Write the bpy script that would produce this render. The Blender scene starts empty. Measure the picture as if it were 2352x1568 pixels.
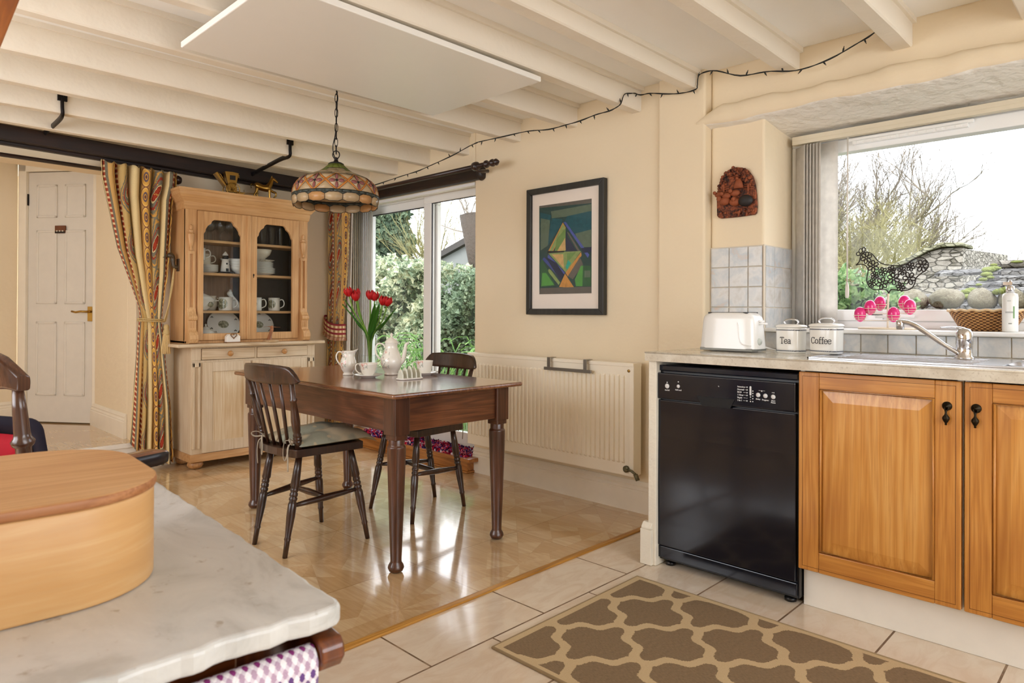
import bpy, bmesh, math, random
from mathutils import Vector, Matrix
random.seed(7)
PI = math.pi
C = bpy.context.scene.collection
SC = bpy.context.scene

# ------------------------------------------------------------------ camera
def make_camera():
    yaw, pitch, roll = math.radians(45.71), math.radians(.222), math.radians(.26)
    F = Vector((math.sin(yaw)*math.cos(pitch), math.cos(yaw)*math.cos(pitch), math.sin(pitch)))
    R0 = Vector((math.cos(yaw), -math.sin(yaw), 0)); U0 = R0.cross(F)
    c, s = math.cos(roll), math.sin(roll)
    R = c*R0+s*U0; U = -s*R0+c*U0
    cd = bpy.data.cameras.new('camera'); co = bpy.data.objects.new('camera', cd); C.objects.link(co)
    m = Matrix((R, U, -F)).transposed().to_4x4(); m.translation = Vector((0, 0, 1.07))
    co.matrix_world = m
    cd.sensor_width = 36; cd.lens = 1553.4/2352*36; cd.shift_y = -73/2352; cd.clip_start = .02; cd.clip_end = 200
    cd.dof.use_dof = True; cd.dof.focus_distance = 3.3; cd.dof.aperture_fstop = 9
    SC.camera = co
make_camera()

# ------------------------------------------------------------------ sky, daylight, fill lights, exposure
def make_world():
    w = bpy.data.worlds.new('overcast_sky'); SC.world = w; w.use_nodes = True
    nt = w.node_tree; nt.nodes.clear()
    out = nt.nodes.new('ShaderNodeOutputWorld'); bg = nt.nodes.new('ShaderNodeBackground')
    tc = nt.nodes.new('ShaderNodeTexCoord'); no = nt.nodes.new('ShaderNodeTexNoise')
    mp = nt.nodes.new('ShaderNodeMapping'); mp.inputs['Scale'].default_value = (1, 1, 3.5)
    no.inputs['Scale'].default_value = 1.6; no.inputs['Detail'].default_value = 3
    cr = nt.nodes.new('ShaderNodeValToRGB')
    cr.color_ramp.elements[0].position = .38; cr.color_ramp.elements[0].color = (.80, .87, .98, 1)
    cr.color_ramp.elements[1].position = .66; cr.color_ramp.elements[1].color = (.97, .985, 1, 1)
    nt.links.new(tc.outputs['Generated'], mp.inputs[0]); nt.links.new(mp.outputs[0], no.inputs[0])
    nt.links.new(no.outputs[0], cr.inputs[0]); nt.links.new(cr.outputs[0], bg.inputs[0])
    bg.inputs[1].default_value = 4.0
    nt.links.new(bg.outputs[0], out.inputs[0])
make_world()
def area(name, loc, target, sx, sy, power, col=(1, 1, 1), portal=False):
    l = bpy.data.lights.new(name, 'AREA'); l.shape = 'RECTANGLE'; l.size = sx; l.size_y = sy
    l.energy = power; l.color = col
    o = bpy.data.objects.new(name, l); C.objects.link(o); o.location = loc
    d = Vector(target)-Vector(loc); o.rotation_euler = d.to_track_quat('-Z', 'Y').to_euler()
    if portal: l.cycles.is_portal = True
    return o
# unseen fill lights added behind and beside camera and in passage, then window portals
area('window_light', (1.1, -1.95, 1.45), (1.6, 3, 1.0), 2.6, 1.5, 15, (1, .985, .965))
area('window_light', (-1.45, 2.6, 1.5), (3, 3.0, 1.1), 2.6, 1.4, 22, (1, .985, .965))
area('window_light', (-.6, 5.9, 1.5), (2, 6.0, 1.2), 1.3, 1.4, 3.5, (1, .96, .92))
area('window_light', (3.52, .55, 1.45), (2, .55, 1.35), 1.6, .72, 10, portal=True)
area('window_light', (3.5, 4.2, 1.05), (2, 4.2, 1.0), 1.35, 1.75, 10, portal=True)
sl = bpy.data.lights.new('sun', 'SUN'); sl.energy = 1.8; sl.angle = math.radians(25); sl.color = (1, .97, .93)
so = bpy.data.objects.new('sun', sl); C.objects.link(so)
so.rotation_euler = Vector((.62, .35, -.75)).to_track_quat('-Z', 'Y').to_euler()
vs = SC.view_settings; vs.view_transform = 'Standard'; vs.look = 'None'; vs.exposure = .24; vs.gamma = 1; vs.use_curve_mapping = False
SC.cycles.max_bounces = 10; SC.cycles.diffuse_bounces = 5; SC.cycles.glossy_bounces = 4
SC.cycles.transmission_bounces = 8; SC.cycles.transparent_max_bounces = 24
SC.cycles.caustics_reflective = False; SC.cycles.caustics_refractive = False
SC.cycles.use_denoising = True; SC.cycles.sample_clamp_indirect = 6

# ------------------------------------------------------------------ mesh collector
class MB:
    def __init__(s, T=None):
        s.v = []; s.f = []; s.m = []; s.s = []; s.uv = {}; s.T = T or Matrix.Identity(4)
    def add(s, vs, fs, mi=0, sm=False, uvs=None):
        b = len(s.v)
        for i, p in enumerate(vs):
            s.v.append(tuple(s.T @ Vector(p)))
            if uvs: s.uv[b+i] = uvs[i]
        for q in fs:
            s.f.append([b+i for i in q]); s.m.append(mi); s.s.append(sm)
        return s
    def box(s, x0, y0, z0, x1, y1, z1, mi=0):
        if x0 > x1: x0, x1 = x1, x0
        if y0 > y1: y0, y1 = y1, y0
        if z0 > z1: z0, z1 = z1, z0
        return s.add([(x0,y0,z0),(x1,y0,z0),(x1,y1,z0),(x0,y1,z0),(x0,y0,z1),(x1,y0,z1),(x1,y1,z1),(x0,y1,z1)],
              [(0,3,2,1),(4,5,6,7),(0,1,5,4),(1,2,6,5),(2,3,7,6),(3,0,4,7)], mi)
    def prism(s, poly, a, b, axis='z', mi=0, sm=False):
        # poly: 2D points; axis z -> (x,y), axis x -> (y,z), axis y -> (x,z)
        n = len(poly)
        ar = sum(poly[i][0]*poly[(i+1) % n][1]-poly[(i+1) % n][0]*poly[i][1] for i in range(n))
        if ar < 0: poly = poly[::-1]
        def P(p, t):
            return {'z': (p[0], p[1], t), 'x': (t, p[0], p[1]), 'y': (p[0], t, p[1])}[axis]
        vs = [P(p, a) for p in poly]+[P(p, b) for p in poly]
        fl = (axis == 'y') != (a > b)
        fs = [tuple(range(n))[::-1], tuple(range(n, 2*n))]+[(i, (i+1) % n, n+(i+1) % n, n+i) for i in range(n)]
        if fl: fs = [q[::-1] for q in fs]
        b0 = len(s.f)
        s.add(vs, fs, mi)
        if sm:
            for k in range(b0+2, len(s.f)): s.s[k] = True
        return s
    def lathe(s, prof, n=24, loc=(0, 0, 0), mi=0, frame=None, sm=True, sx=1, sy=1, cap=True):
        fr = frame or Matrix.Identity(3)
        vs = []; fs = []; L = Vector(loc)
        for r, z in prof:
            for k in range(n):
                a = 2*PI*k/n
                vs.append(tuple(L+fr @ Vector((r*math.cos(a)*sx, r*math.sin(a)*sy, z))))
        for j in range(len(prof)-1):
            for k in range(n):
                k2 = (k+1) % n
                fs.append((j*n+k, j*n+k2, (j+1)*n+k2, (j+1)*n+k))
        b0 = len(s.f)
        if cap:
            if prof[0][0] > 1e-5: fs.append(tuple(range(n))[::-1])
            if prof[-1][0] > 1e-5: fs.append(tuple(range((len(prof)-1)*n, len(prof)*n)))
        s.add(vs, fs, mi, sm)
        if cap:
            for k in range(b0+(len(prof)-1)*n, len(s.f)): s.s[k] = False
        return s
    def turned(s, p0, p1, prof, n=16, mi=0, scale=1):
        # prof: (t 0..1, radius) along p0->p1
        p0 = Vector(p0); d = Vector(p1)-p0; L = d.length
        q = d.to_track_quat('Z', 'Y').to_matrix()
        return s.lathe([(r*scale, t*L) for t, r in prof], n, p0, mi, q)
    def tube(s, pts, r, n=8, mi=0, closed=False, flat=1.0):
        pts = [Vector(p) for p in pts]; m = len(pts)
        rs = r if isinstance(r, (list, tuple)) else [r]*m
        vs = []; fs = []; up = None
        for i, p in enumerate(pts):
            if closed: t = pts[(i+1) % m]-pts[i-1]
            else: t = pts[min(i+1, m-1)]-pts[max(i-1, 0)]
            if t.length < 1e-9: t = Vector((0, 0, 1))
            t.normalize()
            if up is None:
                up = Vector((0, 0, 1)) if abs(t.z) < .9 else Vector((1, 0, 0))
            a = t.cross(up)
            if a.length < 1e-6: a = t.orthogonal()
            a.normalize(); b = a.cross(t).normalized(); up = b
            for k in range(n):
                an = 2*PI*k/n
                vs.append(tuple(p+a*math.cos(an)*rs[i]+b*math.sin(an)*rs[i]*flat))
        mm = m if closed else m-1
        for i in range(mm):
            for k in range(n):
                k2 = (k+1) % n; j = (i+1) % m
                fs.append((i*n+k, i*n+k2, j*n+k2, j*n+k))
        if not closed:
            fs.append(tuple(range(n))[::-1]); fs.append(tuple(range((m-1)*n, m*n)))
        return s.add(vs, fs, mi, n > 4)
    def grid(s, fn, nu, nv, cu=False, mi=0, sm=True, uvf=None):
        vs = []; uv = []
        for j in range(nv+1):
            for i in range(nu+(0 if cu else 1)):
                vs.append(tuple(fn(i/nu, j/nv))); uv.append(uvf(i/nu, j/nv) if uvf else (i/nu, j/nv))
        w = nu if cu else nu+1; fs = []
        for j in range(nv):
            for i in range(nu):
                i2 = (i+1) % w
                fs.append((j*w+i, j*w+i2, (j+1)*w+i2, (j+1)*w+i))
        return s.add(vs, fs, mi, sm, uv)
    def ball(s, c, r, n=16, mi=0, sx=1, sy=1, sz=1):
        m = n//2
        return s.lathe([(r*math.sin(PI*i/m), -r*math.cos(PI*i/m)*sz) for i in range(m+1)], n, c, mi, None, True, sx, sy, False)
    def build(s, name, mat, parent=None, loc=None, rotz=0, bev=0, seg=2, sub=0, solid=0, ang=35, off=0):
        me = bpy.data.meshes.new(name); me.from_pydata(s.v, [], s.f)
        for mm in (mat if isinstance(mat, (list, tuple)) else [mat]): me.materials.append(mm)
        me.polygons.foreach_set('material_index', s.m); me.polygons.foreach_set('use_smooth', s.s)
        if s.uv:
            ul = me.uv_layers.new(name='UVMap')
            for lp in me.loops: ul.data[lp.index].uv = s.uv.get(lp.vertex_index, (0, 0))
        me.validate(); me.update()
        o = bpy.data.objects.new(name, me); C.objects.link(o)
        if parent: o.parent = parent
        if loc: o.location = loc
        o.rotation_euler.z = rotz
        if solid:
            md = o.modifiers.new('solidify', 'SOLIDIFY'); md.thickness = solid; md.offset = off
        if bev:
            md = o.modifiers.new('bevel', 'BEVEL'); md.width = bev; md.segments = seg; md.limit_method = 'ANGLE'; md.angle_limit = math.radians(ang)
            md.harden_normals = False
        if sub:
            md = o.modifiers.new('subsurf', 'SUBSURF'); md.levels = sub; md.render_levels = sub
        return o
def thing(name, label, cat, loc=(0, 0, 0), rotz=0, group=None):
    o = bpy.data.objects.new(name, None); C.objects.link(o); o.location = loc; o.rotation_euler.z = rotz
    o.empty_display_size = .1
    return tag(o, label, cat, group)
def tag(o, label, cat, group=None, kind=None):
    o['label'] = label; o['category'] = cat
    if group: o['group'] = group
    if kind: o['kind'] = kind
    return o
def struct(o, label=None):
    o['kind'] = 'structure'
    if label: o['label'] = label
    return o
def dup(o, parent=None):
    c = o.copy(); C.objects.link(c)
    if parent: c.parent = parent
    for ch in list(o.children): dup(ch, c)
    return c
def rrect(x0, y0, x1, y1, r, n=5):
    pts = []
    for cx, cy, a0 in ((x1-r, y0+r, -90), (x1-r, y1-r, 0), (x0+r, y1-r, 90), (x0+r, y0+r, 180)):
        for k in range(n+1):
            a = math.radians(a0+90*k/n); pts.append((cx+r*math.cos(a), cy+r*math.sin(a)))
    return pts
def smooth_path(pts, k=4):
    pts = [Vector(p) for p in pts]; out = []
    for i in range(len(pts)-1):
        p0 = pts[max(i-1, 0)]; p1 = pts[i]; p2 = pts[i+1]; p3 = pts[min(i+2, len(pts)-1)]
        for j in range(k):
            t = j/k
            out.append(.5*((2*p1)+(p2-p0)*t+(2*p0-5*p1+4*p2-p3)*t*t+(3*p1-p0-3*p2+p3)*t**3))
    out.append(pts[-1]); return out

# ------------------------------------------------------------------ material helpers
def lin(h):
    if isinstance(h, (tuple, list)): return tuple(h)+(1,) if len(h) == 3 else tuple(h)
    h = h.lstrip('#'); r = [int(h[i:i+2], 16)/255 for i in (0, 2, 4)]
    return tuple(c/12.92 if c <= .04045 else ((c+.055)/1.055)**2.4 for c in r)+(1,)
class NM:
    def __init__(s, name, rough=.5, spec=.5):
        s.mat = bpy.data.materials.new(name); s.mat.use_nodes = True; s.nt = s.mat.node_tree
        s.b = s.nt.nodes['Principled BSDF']; s.b.inputs['Roughness'].default_value = rough
        s.b.inputs['Specular IOR Level'].default_value = spec
        s.tc = s.nt.nodes.new('ShaderNodeTexCoord'); s.obj = s.tc.outputs['Object']; s.uv = s.tc.outputs['UV']
    def put(s, node, i, v):
        if v is None: return
        if hasattr(v, 'is_output') or isinstance(v, bpy.types.NodeSocket): s.nt.links.new(v, node.inputs[i])
        else: node.inputs[i].default_value = v
    def node(s, t, **k):
        n = s.nt.nodes.new(t)
        for a, b in k.items(): setattr(n, a, b)
        return n
    def map(s, vec, scale=(1, 1, 1), loc=(0, 0, 0), rot=(0, 0, 0)):
        n = s.node('ShaderNodeMapping'); s.put(n, 'Vector', vec); n.inputs['Scale'].default_value = scale
        n.inputs['Location'].default_value = loc; n.inputs['Rotation'].default_value = rot; return n.outputs[0]
    def noise(s, vec, scale=5, detail=3, rough=.5, dist=0, col=False):
        n = s.node('ShaderNodeTexNoise'); s.put(n, 'Vector', vec); n.inputs['Scale'].default_value = scale
        n.inputs['Detail'].default_value = detail; n.inputs['Roughness'].default_value = rough; n.inputs['Distortion'].default_value = dist
        return n.outputs[1 if col else 0]
    def vor(s, vec, scale=5, feature='F1', out='Distance', rnd=1):
        n = s.node('ShaderNodeTexVoronoi', feature=feature); s.put(n, 'Vector', vec); n.inputs['Scale'].default_value = scale
        n.inputs['Randomness'].default_value = rnd
        return n.outputs[out]
    def wave(s, vec, scale=5, dist=0, detail=2, axis='X', prof='SIN', kind='BANDS'):
        n = s.node('ShaderNodeTexWave', wave_type=kind, wave_profile=prof)
        if kind == 'BANDS': n.bands_direction = axis
        s.put(n, 'Vector', vec); n.inputs['Scale'].default_value = scale; n.inputs['Distortion'].default_value = dist
        n.inputs['Detail'].default_value = detail; return n.outputs[0]
    def ramp(s, fac, els, interp='LINEAR'):
        n = s.node('ShaderNodeValToRGB'); n.color_ramp.interpolation = interp; s.put(n, 0, fac)
        e = n.color_ramp.elements
        while len(e) < len(els): e.new(.5)
        for i, (p, c) in enumerate(els): e[i].position = p; e[i].color = lin(c) if not isinstance(c, (int, float)) else (c, c, c, 1)
        return n.outputs[0]
    def math(s, op, a, b=None, c=None):
        n = s.node('ShaderNodeMath', operation=op); s.put(n, 0, a); s.put(n, 1, b); s.put(n, 2, c); return n.outputs[0]
    def mix(s, fac, a, b, mode='MIX'):
        n = s.node('ShaderNodeMix', data_type='RGBA', blend_type=mode)
        s.put(n, 0, fac); s.put(n, 6, a if hasattr(a, 'is_output') else lin(a)); s.put(n, 7, b if hasattr(b, 'is_output') else lin(b)); return n.outputs[2]
    def sep(s, vec):
        n = s.node('ShaderNodeSeparateXYZ'); s.put(n, 0, vec); return n.outputs
    def comb(s, x, y, z=0.0):
        n = s.node('ShaderNodeCombineXYZ'); s.put(n, 0, x); s.put(n, 1, y); s.put(n, 2, z); return n.outputs[0]
    def white(s, vec):
        n = s.node('ShaderNodeTexWhiteNoise'); s.put(n, 'Vector', vec); return n.outputs[0]
    def bump(s, h, strength=.3, dist=.01):
        n = s.node('ShaderNodeBump'); s.put(n, 'Height', h); n.inputs['Strength'].default_value = strength; n.inputs['Distance'].default_value = dist
        s.nt.links.new(n.outputs[0], s.b.inputs['Normal']); return s
    def col(s, c): s.put(s.b, 'Base Color', c if hasattr(c, 'is_output') else lin(c)); return s
    def set(s, **k):
        for a, v in k.items(): s.put(s.b, a.replace('_', ' '), v)
        return s
_mc = {}
def plain(name, c, rough=.5, metal=0, spec=.5, var=.06, vs=12, bump=0, bs=60, bd=.002, coat=0):
    if name in _mc: return _mc[name]
    n = NM(name, rough, spec); n.b.inputs['Metallic'].default_value = metal
    L = lin(c)
    hi = tuple(min(1, x*(1+var)) for x in L[:3]); lo = tuple(x*(1-var) for x in L[:3])
    n.col(n.mix(n.noise(n.obj, vs, 3), lo, hi))
    if bump: n.bump(n.noise(n.obj, bs, 4, .6), bump, bd)
    if coat: n.b.inputs['Coat Weight'].default_value = coat; n.b.inputs['Coat Roughness'].default_value = .08
    _mc[name] = n.mat; return n.mat
def wood(name, dark, mid, light, axis='z', rough=.4, gs=1.0, coat=0, streak=.5, knots=0):
    if name in _mc: return _mc[name]
    n = NM(name, rough)
    a = {'x': (.07, 1, 1), 'y': (1, .07, 1), 'z': (1, 1, .07)}[axis]
    v = n.map(n.obj, tuple(k*gs for k in a))
    d = n.noise(v, 9, 3, .5, .6)
    ring = n.math('FRACT', n.math('MULTIPLY', d, 9.0))
    ring = n.math('ABSOLUTE', n.math('SUBTRACT', ring, .5))
    fine = n.noise(n.map(n.obj, tuple(k*gs*(1 if k == 1 else .35) for k in a)), 170, 3, .6)
    big = n.noise(n.obj, 3*gs, 2)
    base = n.ramp(n.math('ADD', n.math('MULTIPLY', ring, .9*streak), n.math('MULTIPLY', big, .75)), [(.18, dark), (.48, mid), (.8, light)])
    c = n.mix(n.math('MULTIPLY', n.ramp(fine, [(.38, 1.0), (.55, 0.0)]), .45), base, dark)
    if knots:
        k = n.vor(n.map(n.obj, tuple((1.0 if q == 1 else .45) for q in a)), knots)
        c = n.mix(n.ramp(k, [(.03, 1.0), (.075, 0.0)]), c, dark)
    n.col(c); n.bump(fine, .12, .0015)
    if coat: n.b.inputs['Coat Weight'].default_value = coat; n.b.inputs['Coat Roughness'].default_value = .15
    _mc[name] = n.mat; return n.mat
def glassy(name, tint=(1, 1, 1), refl=.08, rough=.0):
    if name in _mc: return _mc[name]
    m = bpy.data.materials.new(name); m.use_nodes = True; nt = m.node_tree; nt.nodes.clear()
    o = nt.nodes.new('ShaderNodeOutputMaterial'); t = nt.nodes.new('ShaderNodeBsdfTransparent'); g = nt.nodes.new('ShaderNodeBsdfGlossy')
    mx = nt.nodes.new('ShaderNodeMixShader'); lw = nt.nodes.new('ShaderNodeLayerWeight'); pw = nt.nodes.new('ShaderNodeMath'); pw.operation = 'POWER'; pw.inputs[1].default_value = 4; ma = nt.nodes.new('ShaderNodeMath'); ma.operation = 'MULTIPLY_ADD'
    lw.inputs[0].default_value = .5; t.inputs[0].default_value = tuple(tint)+(1,); g.inputs[1].default_value = rough
    nt.links.new(lw.outputs['Facing'], pw.inputs[0]); nt.links.new(pw.outputs[0], ma.inputs[0]); ma.inputs[1].default_value = .6; ma.inputs[2].default_value = refl*.12
    nt.links.new(ma.outputs[0], mx.inputs[0]); nt.links.new(t.outputs[0], mx.inputs[1]); nt.links.new(g.outputs[0], mx.inputs[2]); nt.links.new(mx.outputs[0], o.inputs[0])
    _mc[name] = m; return m
def translucent(name, c, w=.4, rough=.6, nz=None):
    if name in _mc: return _mc[name]
    n = NM(name, rough); tr = n.node('ShaderNodeBsdfTranslucent'); mx = n.node('ShaderNodeMixShader'); mx.inputs[0].default_value = w
    cc = lin(c)
    k = n.mix(n.noise(n.obj, nz or 30, 3), tuple(x*.82 for x in cc[:3]), tuple(min(1, x*1.12) for x in cc[:3]))
    n.col(k); n.nt.links.new(k, tr.inputs[0])
    o = n.nt.nodes['Material Output']
    n.nt.links.new(n.b.outputs[0], mx.inputs[1]); n.nt.links.new(tr.outputs[0], mx.inputs[2]); n.nt.links.new(mx.outputs[0], o.inputs[0])
    _mc[name] = n.mat; return n.mat
# ------------------------------------------------------------------ shared materials
def plaster(name, c, bump=.35, scale=7, fine=45):
    n = NM(name, .75, .25); L = lin(c)[:3]
    big = n.noise(n.obj, 1.6, 3)
    n.col(n.mix(big, tuple(x*.95 for x in L), tuple(min(1, x*1.05) for x in L)))
    h = n.math('ADD', n.noise(n.obj, scale, 3, .5), n.math('MULTIPLY', n.noise(n.obj, fine, 3, .6), .12))
    n.bump(h, bump, .02); return n.mat
CREAM = plaster('cream_wall_paint', '#ead9bb')
CEIL = plaster('ceiling_paint', '#faf8f4', .15)
BEAMW = plaster('beam_paint', '#ece3d3', .3, 10)
ROUGHW = plaster('rough_white_plaster', '#eee8de', 1.0, 14, 38)
WHITEP = plain('white_gloss_paint', '#e9e3d8', .35)
SKIRT = plain('cream_gloss_paint', '#ece2cf', .35, bump=.1, bs=15, bd=.004)
UPVC = plain('white_upvc', '#f1f1ef', .25, var=.02)
DOORW = plain('door_white', '#ddd6ca', .4)
DARKW = wood('dark_beam_wood', '#120a07', '#24140d', '#3a2114', 'x', .5)
DARKWY = wood('dark_lintel_wood', '#120a07', '#24140d', '#3a2114', 'y', .45)
BLACKIRON = plain('black_iron', '#15100f', .45, .6, bump=.3, bs=80)
GLASS = glassy('window_glass')
CHROME = plain('chrome', '#d8d8da', .08, 1, var=.01)
BRASS = plain('brass', '#b08a45', .28, 1, var=.15, bump=.1)

def laminate_floor():
    n = NM('star_laminate', .1, .8)
    S = .62
    p = n.map(n.obj, (1/S, 1/S, 1), (.14, .30, 0))
    x, y, z = n.sep(p)
    fx = n.math('FRACT', x); fy = n.math('FRACT', y)
    cx = n.math('SUBTRACT', fx, .5); cy = n.math('SUBTRACT', fy, .5)
    ang = n.math('DIVIDE', n.math('ARCTAN2', cy, cx), PI/8)
    sec = n.math('FLOOR', ang)
    ix = n.math('FLOOR', x); iy = n.math('FLOOR', y)
    r = n.math('ADD', n.math('ABSOLUTE', cx), n.math('ABSOLUTE', cy))
    ringi = n.math('FLOOR', n.math('MULTIPLY', r, 3.2))
    k = n.white(n.comb(n.math('ADD', sec, n.math('MULTIPLY', ringi, 31.0)), ix, iy))
    # planks run with alternating direction inside each triangle
    par = n.math('MODULO', n.math('ABSOLUTE', sec), 2.0)
    g1 = n.noise(n.map(n.obj, (1, .06, 1), (0, 0, 0), (0, 0, .785)), 60, 3, .6)
    g2 = n.noise(n.map(n.obj, (1, .06, 1), (0, 0, 0), (0, 0, -.785)), 60, 3, .6)
    g = n.mix(par, g1, g2)
    base = n.ramp(k, [(0, '#c7a477'), (.35, '#d0af83'), (.7, '#d7b98f'), (1, '#dec49d')])
    c = n.mix(n.math('MULTIPLY', n.ramp(g, [(.35, 1.0), (.62, 0.0)]), .32), base, '#a87c4c')
    ef = n.math('ABSOLUTE', n.math('SUBTRACT', n.math('FRACT', ang), .5))
    line = n.math('GREATER_THAN', ef, .485)
    ex = n.math('MAXIMUM', n.math('ABSOLUTE', cx), n.math('ABSOLUTE', cy))
    line2 = n.math('GREATER_THAN', ex, .496)
    c = n.mix(n.math('MULTIPLY', n.math('MAXIMUM', n.math('MULTIPLY', line, .35), line2), .6), c, '#9a7448')
    n.col(c)
    gg = n.noise(n.map(n.obj, (1, .12, 1), (0, 0, 0), (0, 0, .5)), 130, 3, .7, 1.2)
    n.set(Coat_Weight=.6, Coat_Roughness=.06); n.bump(gg, .12, .001)
    n.set(Roughness=n.ramp(n.noise(n.obj, 4, 3), [(.3, .09), (.7, .16)]))
    return n.mat
def stone_tile_floor():
    n = NM('cream_floor_tile', .15, .6)
    b = n.node('ShaderNodeTexBrick'); n.put(b, 'Vector', n.map(n.obj, (1, 1, 1), (-1.555, -1.60, 0)))
    b.offset = .5; b.inputs['Scale'].default_value = 1; b.inputs['Brick Width'].default_value = .512; b.inputs['Row Height'].default_value = .31
    b.inputs['Mortar Size'].default_value = .0035; b.inputs['Mortar Smooth'].default_value = .1
    b.inputs['Color1'].default_value = lin('#e0d2be'); b.inputs['Color2'].default_value = lin('#d9c8b1'); b.inputs['Mortar'].default_value = lin('#6d543c')
    v = n.noise(n.map(n.obj, (1, 2.2, 1), rot=(0, 0, .5)), 6, 5, .62, 1.5)
    c = n.mix(n.math('MULTIPLY', n.ramp(v, [(.42, 0.0), (.62, 1.0)]), .35), b.outputs[0], '#c7a98a')
    n.col(c); n.bump(n.math('MULTIPLY', b.outputs[1], -1.0), .4, .003)
    n.set(Roughness=n.math('ADD', n.math('MULTIPLY', b.outputs[1], .5), .13))
    return n.mat

# ------------------------------------------------------------------ floors
m = MB(); m.box(-1.6, 1.884, -.1, 3.3, 5.06, 0)
struct(m.build('floor', laminate_floor()), 'glossy floor of tan star-pattern wood laminate under the dining table')
m = MB(); m.box(-1.6, -2.1, -.1, 3.3, 1.884, -.001)
struct(m.build('floor', stone_tile_floor()), 'cream stone tile floor of the kitchen side')
m = MB(); m.box(-1.6, 5.0, .0, 1.52, 7.6, .18)
struct(m.build('floor', bpy.data.materials['star_laminate']), 'raised wood laminate floor of the passage behind the curtain')
m = MB(); m.box(-1.0, 1.862, -.001, 3.05, 1.89, .008)
m.box(-1.0, 1.886, 0, 3.05, 1.896, .004)
struct(m.build('trim_1', wood('strip_oak', '#8f5f20', '#b98336', '#d8a553', 'x', .35), bev=.003), 'narrow golden wooden strip between laminate and floor tiles')
m = MB(); m.box(-1.6, 4.975, .155, 1.5, 5.0, .185); m.box(-1.6, 4.99, 0, 1.5, 5.004, .16)
struct(m.build('trim_2', WHITEP, bev=.004), 'white painted step riser below the passage floor')

# ------------------------------------------------------------------ walls
WR = MB()
WR.box(3.09, 1.93, 0, 3.56, 3.37, 2.29)
WR.box(3.09, 3.37, 1.97, 3.56, 5.6, 2.29)
WR.box(3.09, 4.93, -.05, 3.31, 5.6, 1.97); WR.box(3.31, 5.45, -.05, 3.56, 5.6, 1.97)
WR.box(3.14, 3.37, -.05, 3.56, 4.93, .085)
WR.box(3.07, 1.66, 0, 3.56, 1.93, 2.29)
WR.box(3.13, 1.384, 0, 3.56, 1.66, 2.07)
WR.box(3.13, -.4, 0, 3.56, 1.384, .985)
WR.box(3.07, -2.1, 0, 3.56, -.4, 2.29)
WR.box(3.13, -.4, 2.05, 3.56, 1.66, 2.29)
wall_right = struct(WR.build('wall_right', CREAM, bev=.012, seg=3), 'cream plastered wall with the patio door, radiator and kitchen window')
# lumpy plastered lintel over the kitchen window
L = MB(); random.seed(3)
ys = [1.71-.035*i for i in range(62)]
def lum(y, k, a): return a*math.sin(y*9+k)+a*.7*math.sin(y*23+2*k)+a*.4*math.sin(y*51+k*3)
vs = []; fs = []
for i, y in enumerate(ys):
    e = min(1, (i+.3)/4)
    ztop = 2.10+lum(y, 1, .006)-(1-e)*.05
    zb = 2.0+lum(y, 4, .004)
    xf = 3.062+lum(y, 2, .003)+(1-e)*.01
    ring = [(3.2, ztop+.004), (3.135, ztop), (xf+.02, ztop-.012), (xf, ztop-.03), (xf, zb+.02), (xf+.012, zb+.003), (xf+.03, zb-.002), (3.2, 1.985), (3.3, 1.972), (3.42, 1.962), (3.5, 1.962), (3.5, ztop+.004)]
    for x, z in ring: vs.append((x, y, z))
nr = 12
for i in range(len(ys)-1):
    for k in range(nr):
        k2 = (k+1) % nr; fs.append((i*nr+k, (i+1)*nr+k, (i+1)*nr+k2, i*nr+k2))
fs.append(tuple(range(nr))); fs.append(tuple(range((len(ys)-1)*nr, len(ys)*nr))[::-1])
L.add(vs, fs, 0, True)
for i, q in enumerate(L.f):
    if len(q) == 4:
        k = i % nr
        if 5 <= k <= 9: L.m[i] = 1
lin_o = L.build('lintel', [CREAM, ROUGHW], wall_right)
WB = MB()
WB.box(1.5, 5.03, 0, 3.2, 5.2, 2.29); WB.box(-1.6, 5.03, 1.985, 1.5, 5.2, 2.29)
WB.box(1.5, 5.2, .18, 1.62, 6.013, 2.29)
struct(WB.build('wall_back', CREAM, bev=.006), 'cream end wall behind the pine dresser with a wide curtained opening')
# walls of the passage behind, door on the diagonal
dA = Vector((1.501, 6.013, 0)); dB = Vector((1.153, 6.496, 0)); dd = (dB-dA).normalized(); dn = Vector((-dd.y, dd.x, 0))
if dn.y > 0: dn = -dn
ang = math.atan2(dd.y, dd.x)
W = MB(Matrix.Translation(dA) @ Matrix.Rotation(ang, 4, 'Z'))
# local x runs dA->dB, local -y... behind
sgn = -1 if (Matrix.Rotation(ang, 3, 'Z') @ Vector((0, 1, 0))).dot(dn) > 0 else 1
W.box(-.12, 0, .18, -.005, sgn*.1, 2.29); W.box(.60, 0, .18, .68, sgn*.1, 2.29); W.box(-.12, 0, 2.17, .68, sgn*.1, 2.29)
W.box(-.12, sgn*.06, .1, .68, sgn*.1, 2.29)  # unseen backing added behind the leaf to block light leaking under the door
W.T = Matrix.Identity(4)
W.add([(1.10, 6.57, .18), (.25, 6.30, .18), (.25, 6.30, 2.3), (1.10, 6.57, 2.3), (1.06, 6.67, .18), (.21, 6.40, .18), (.21, 6.40, 2.3), (1.06, 6.67, 2.3)],
      [(0, 1, 2, 3), (7, 6, 5, 4), (0, 3, 7, 4), (1, 5, 6, 2), (3, 2, 6, 7), (0, 4, 5, 1)])
W.box(-1.6, 7.5, 0, 1.6, 7.6, 2.3)
struct(W.build('wall_passage', CREAM), 'cream walls of the passage around the white panel door')
WL = MB()
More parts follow.
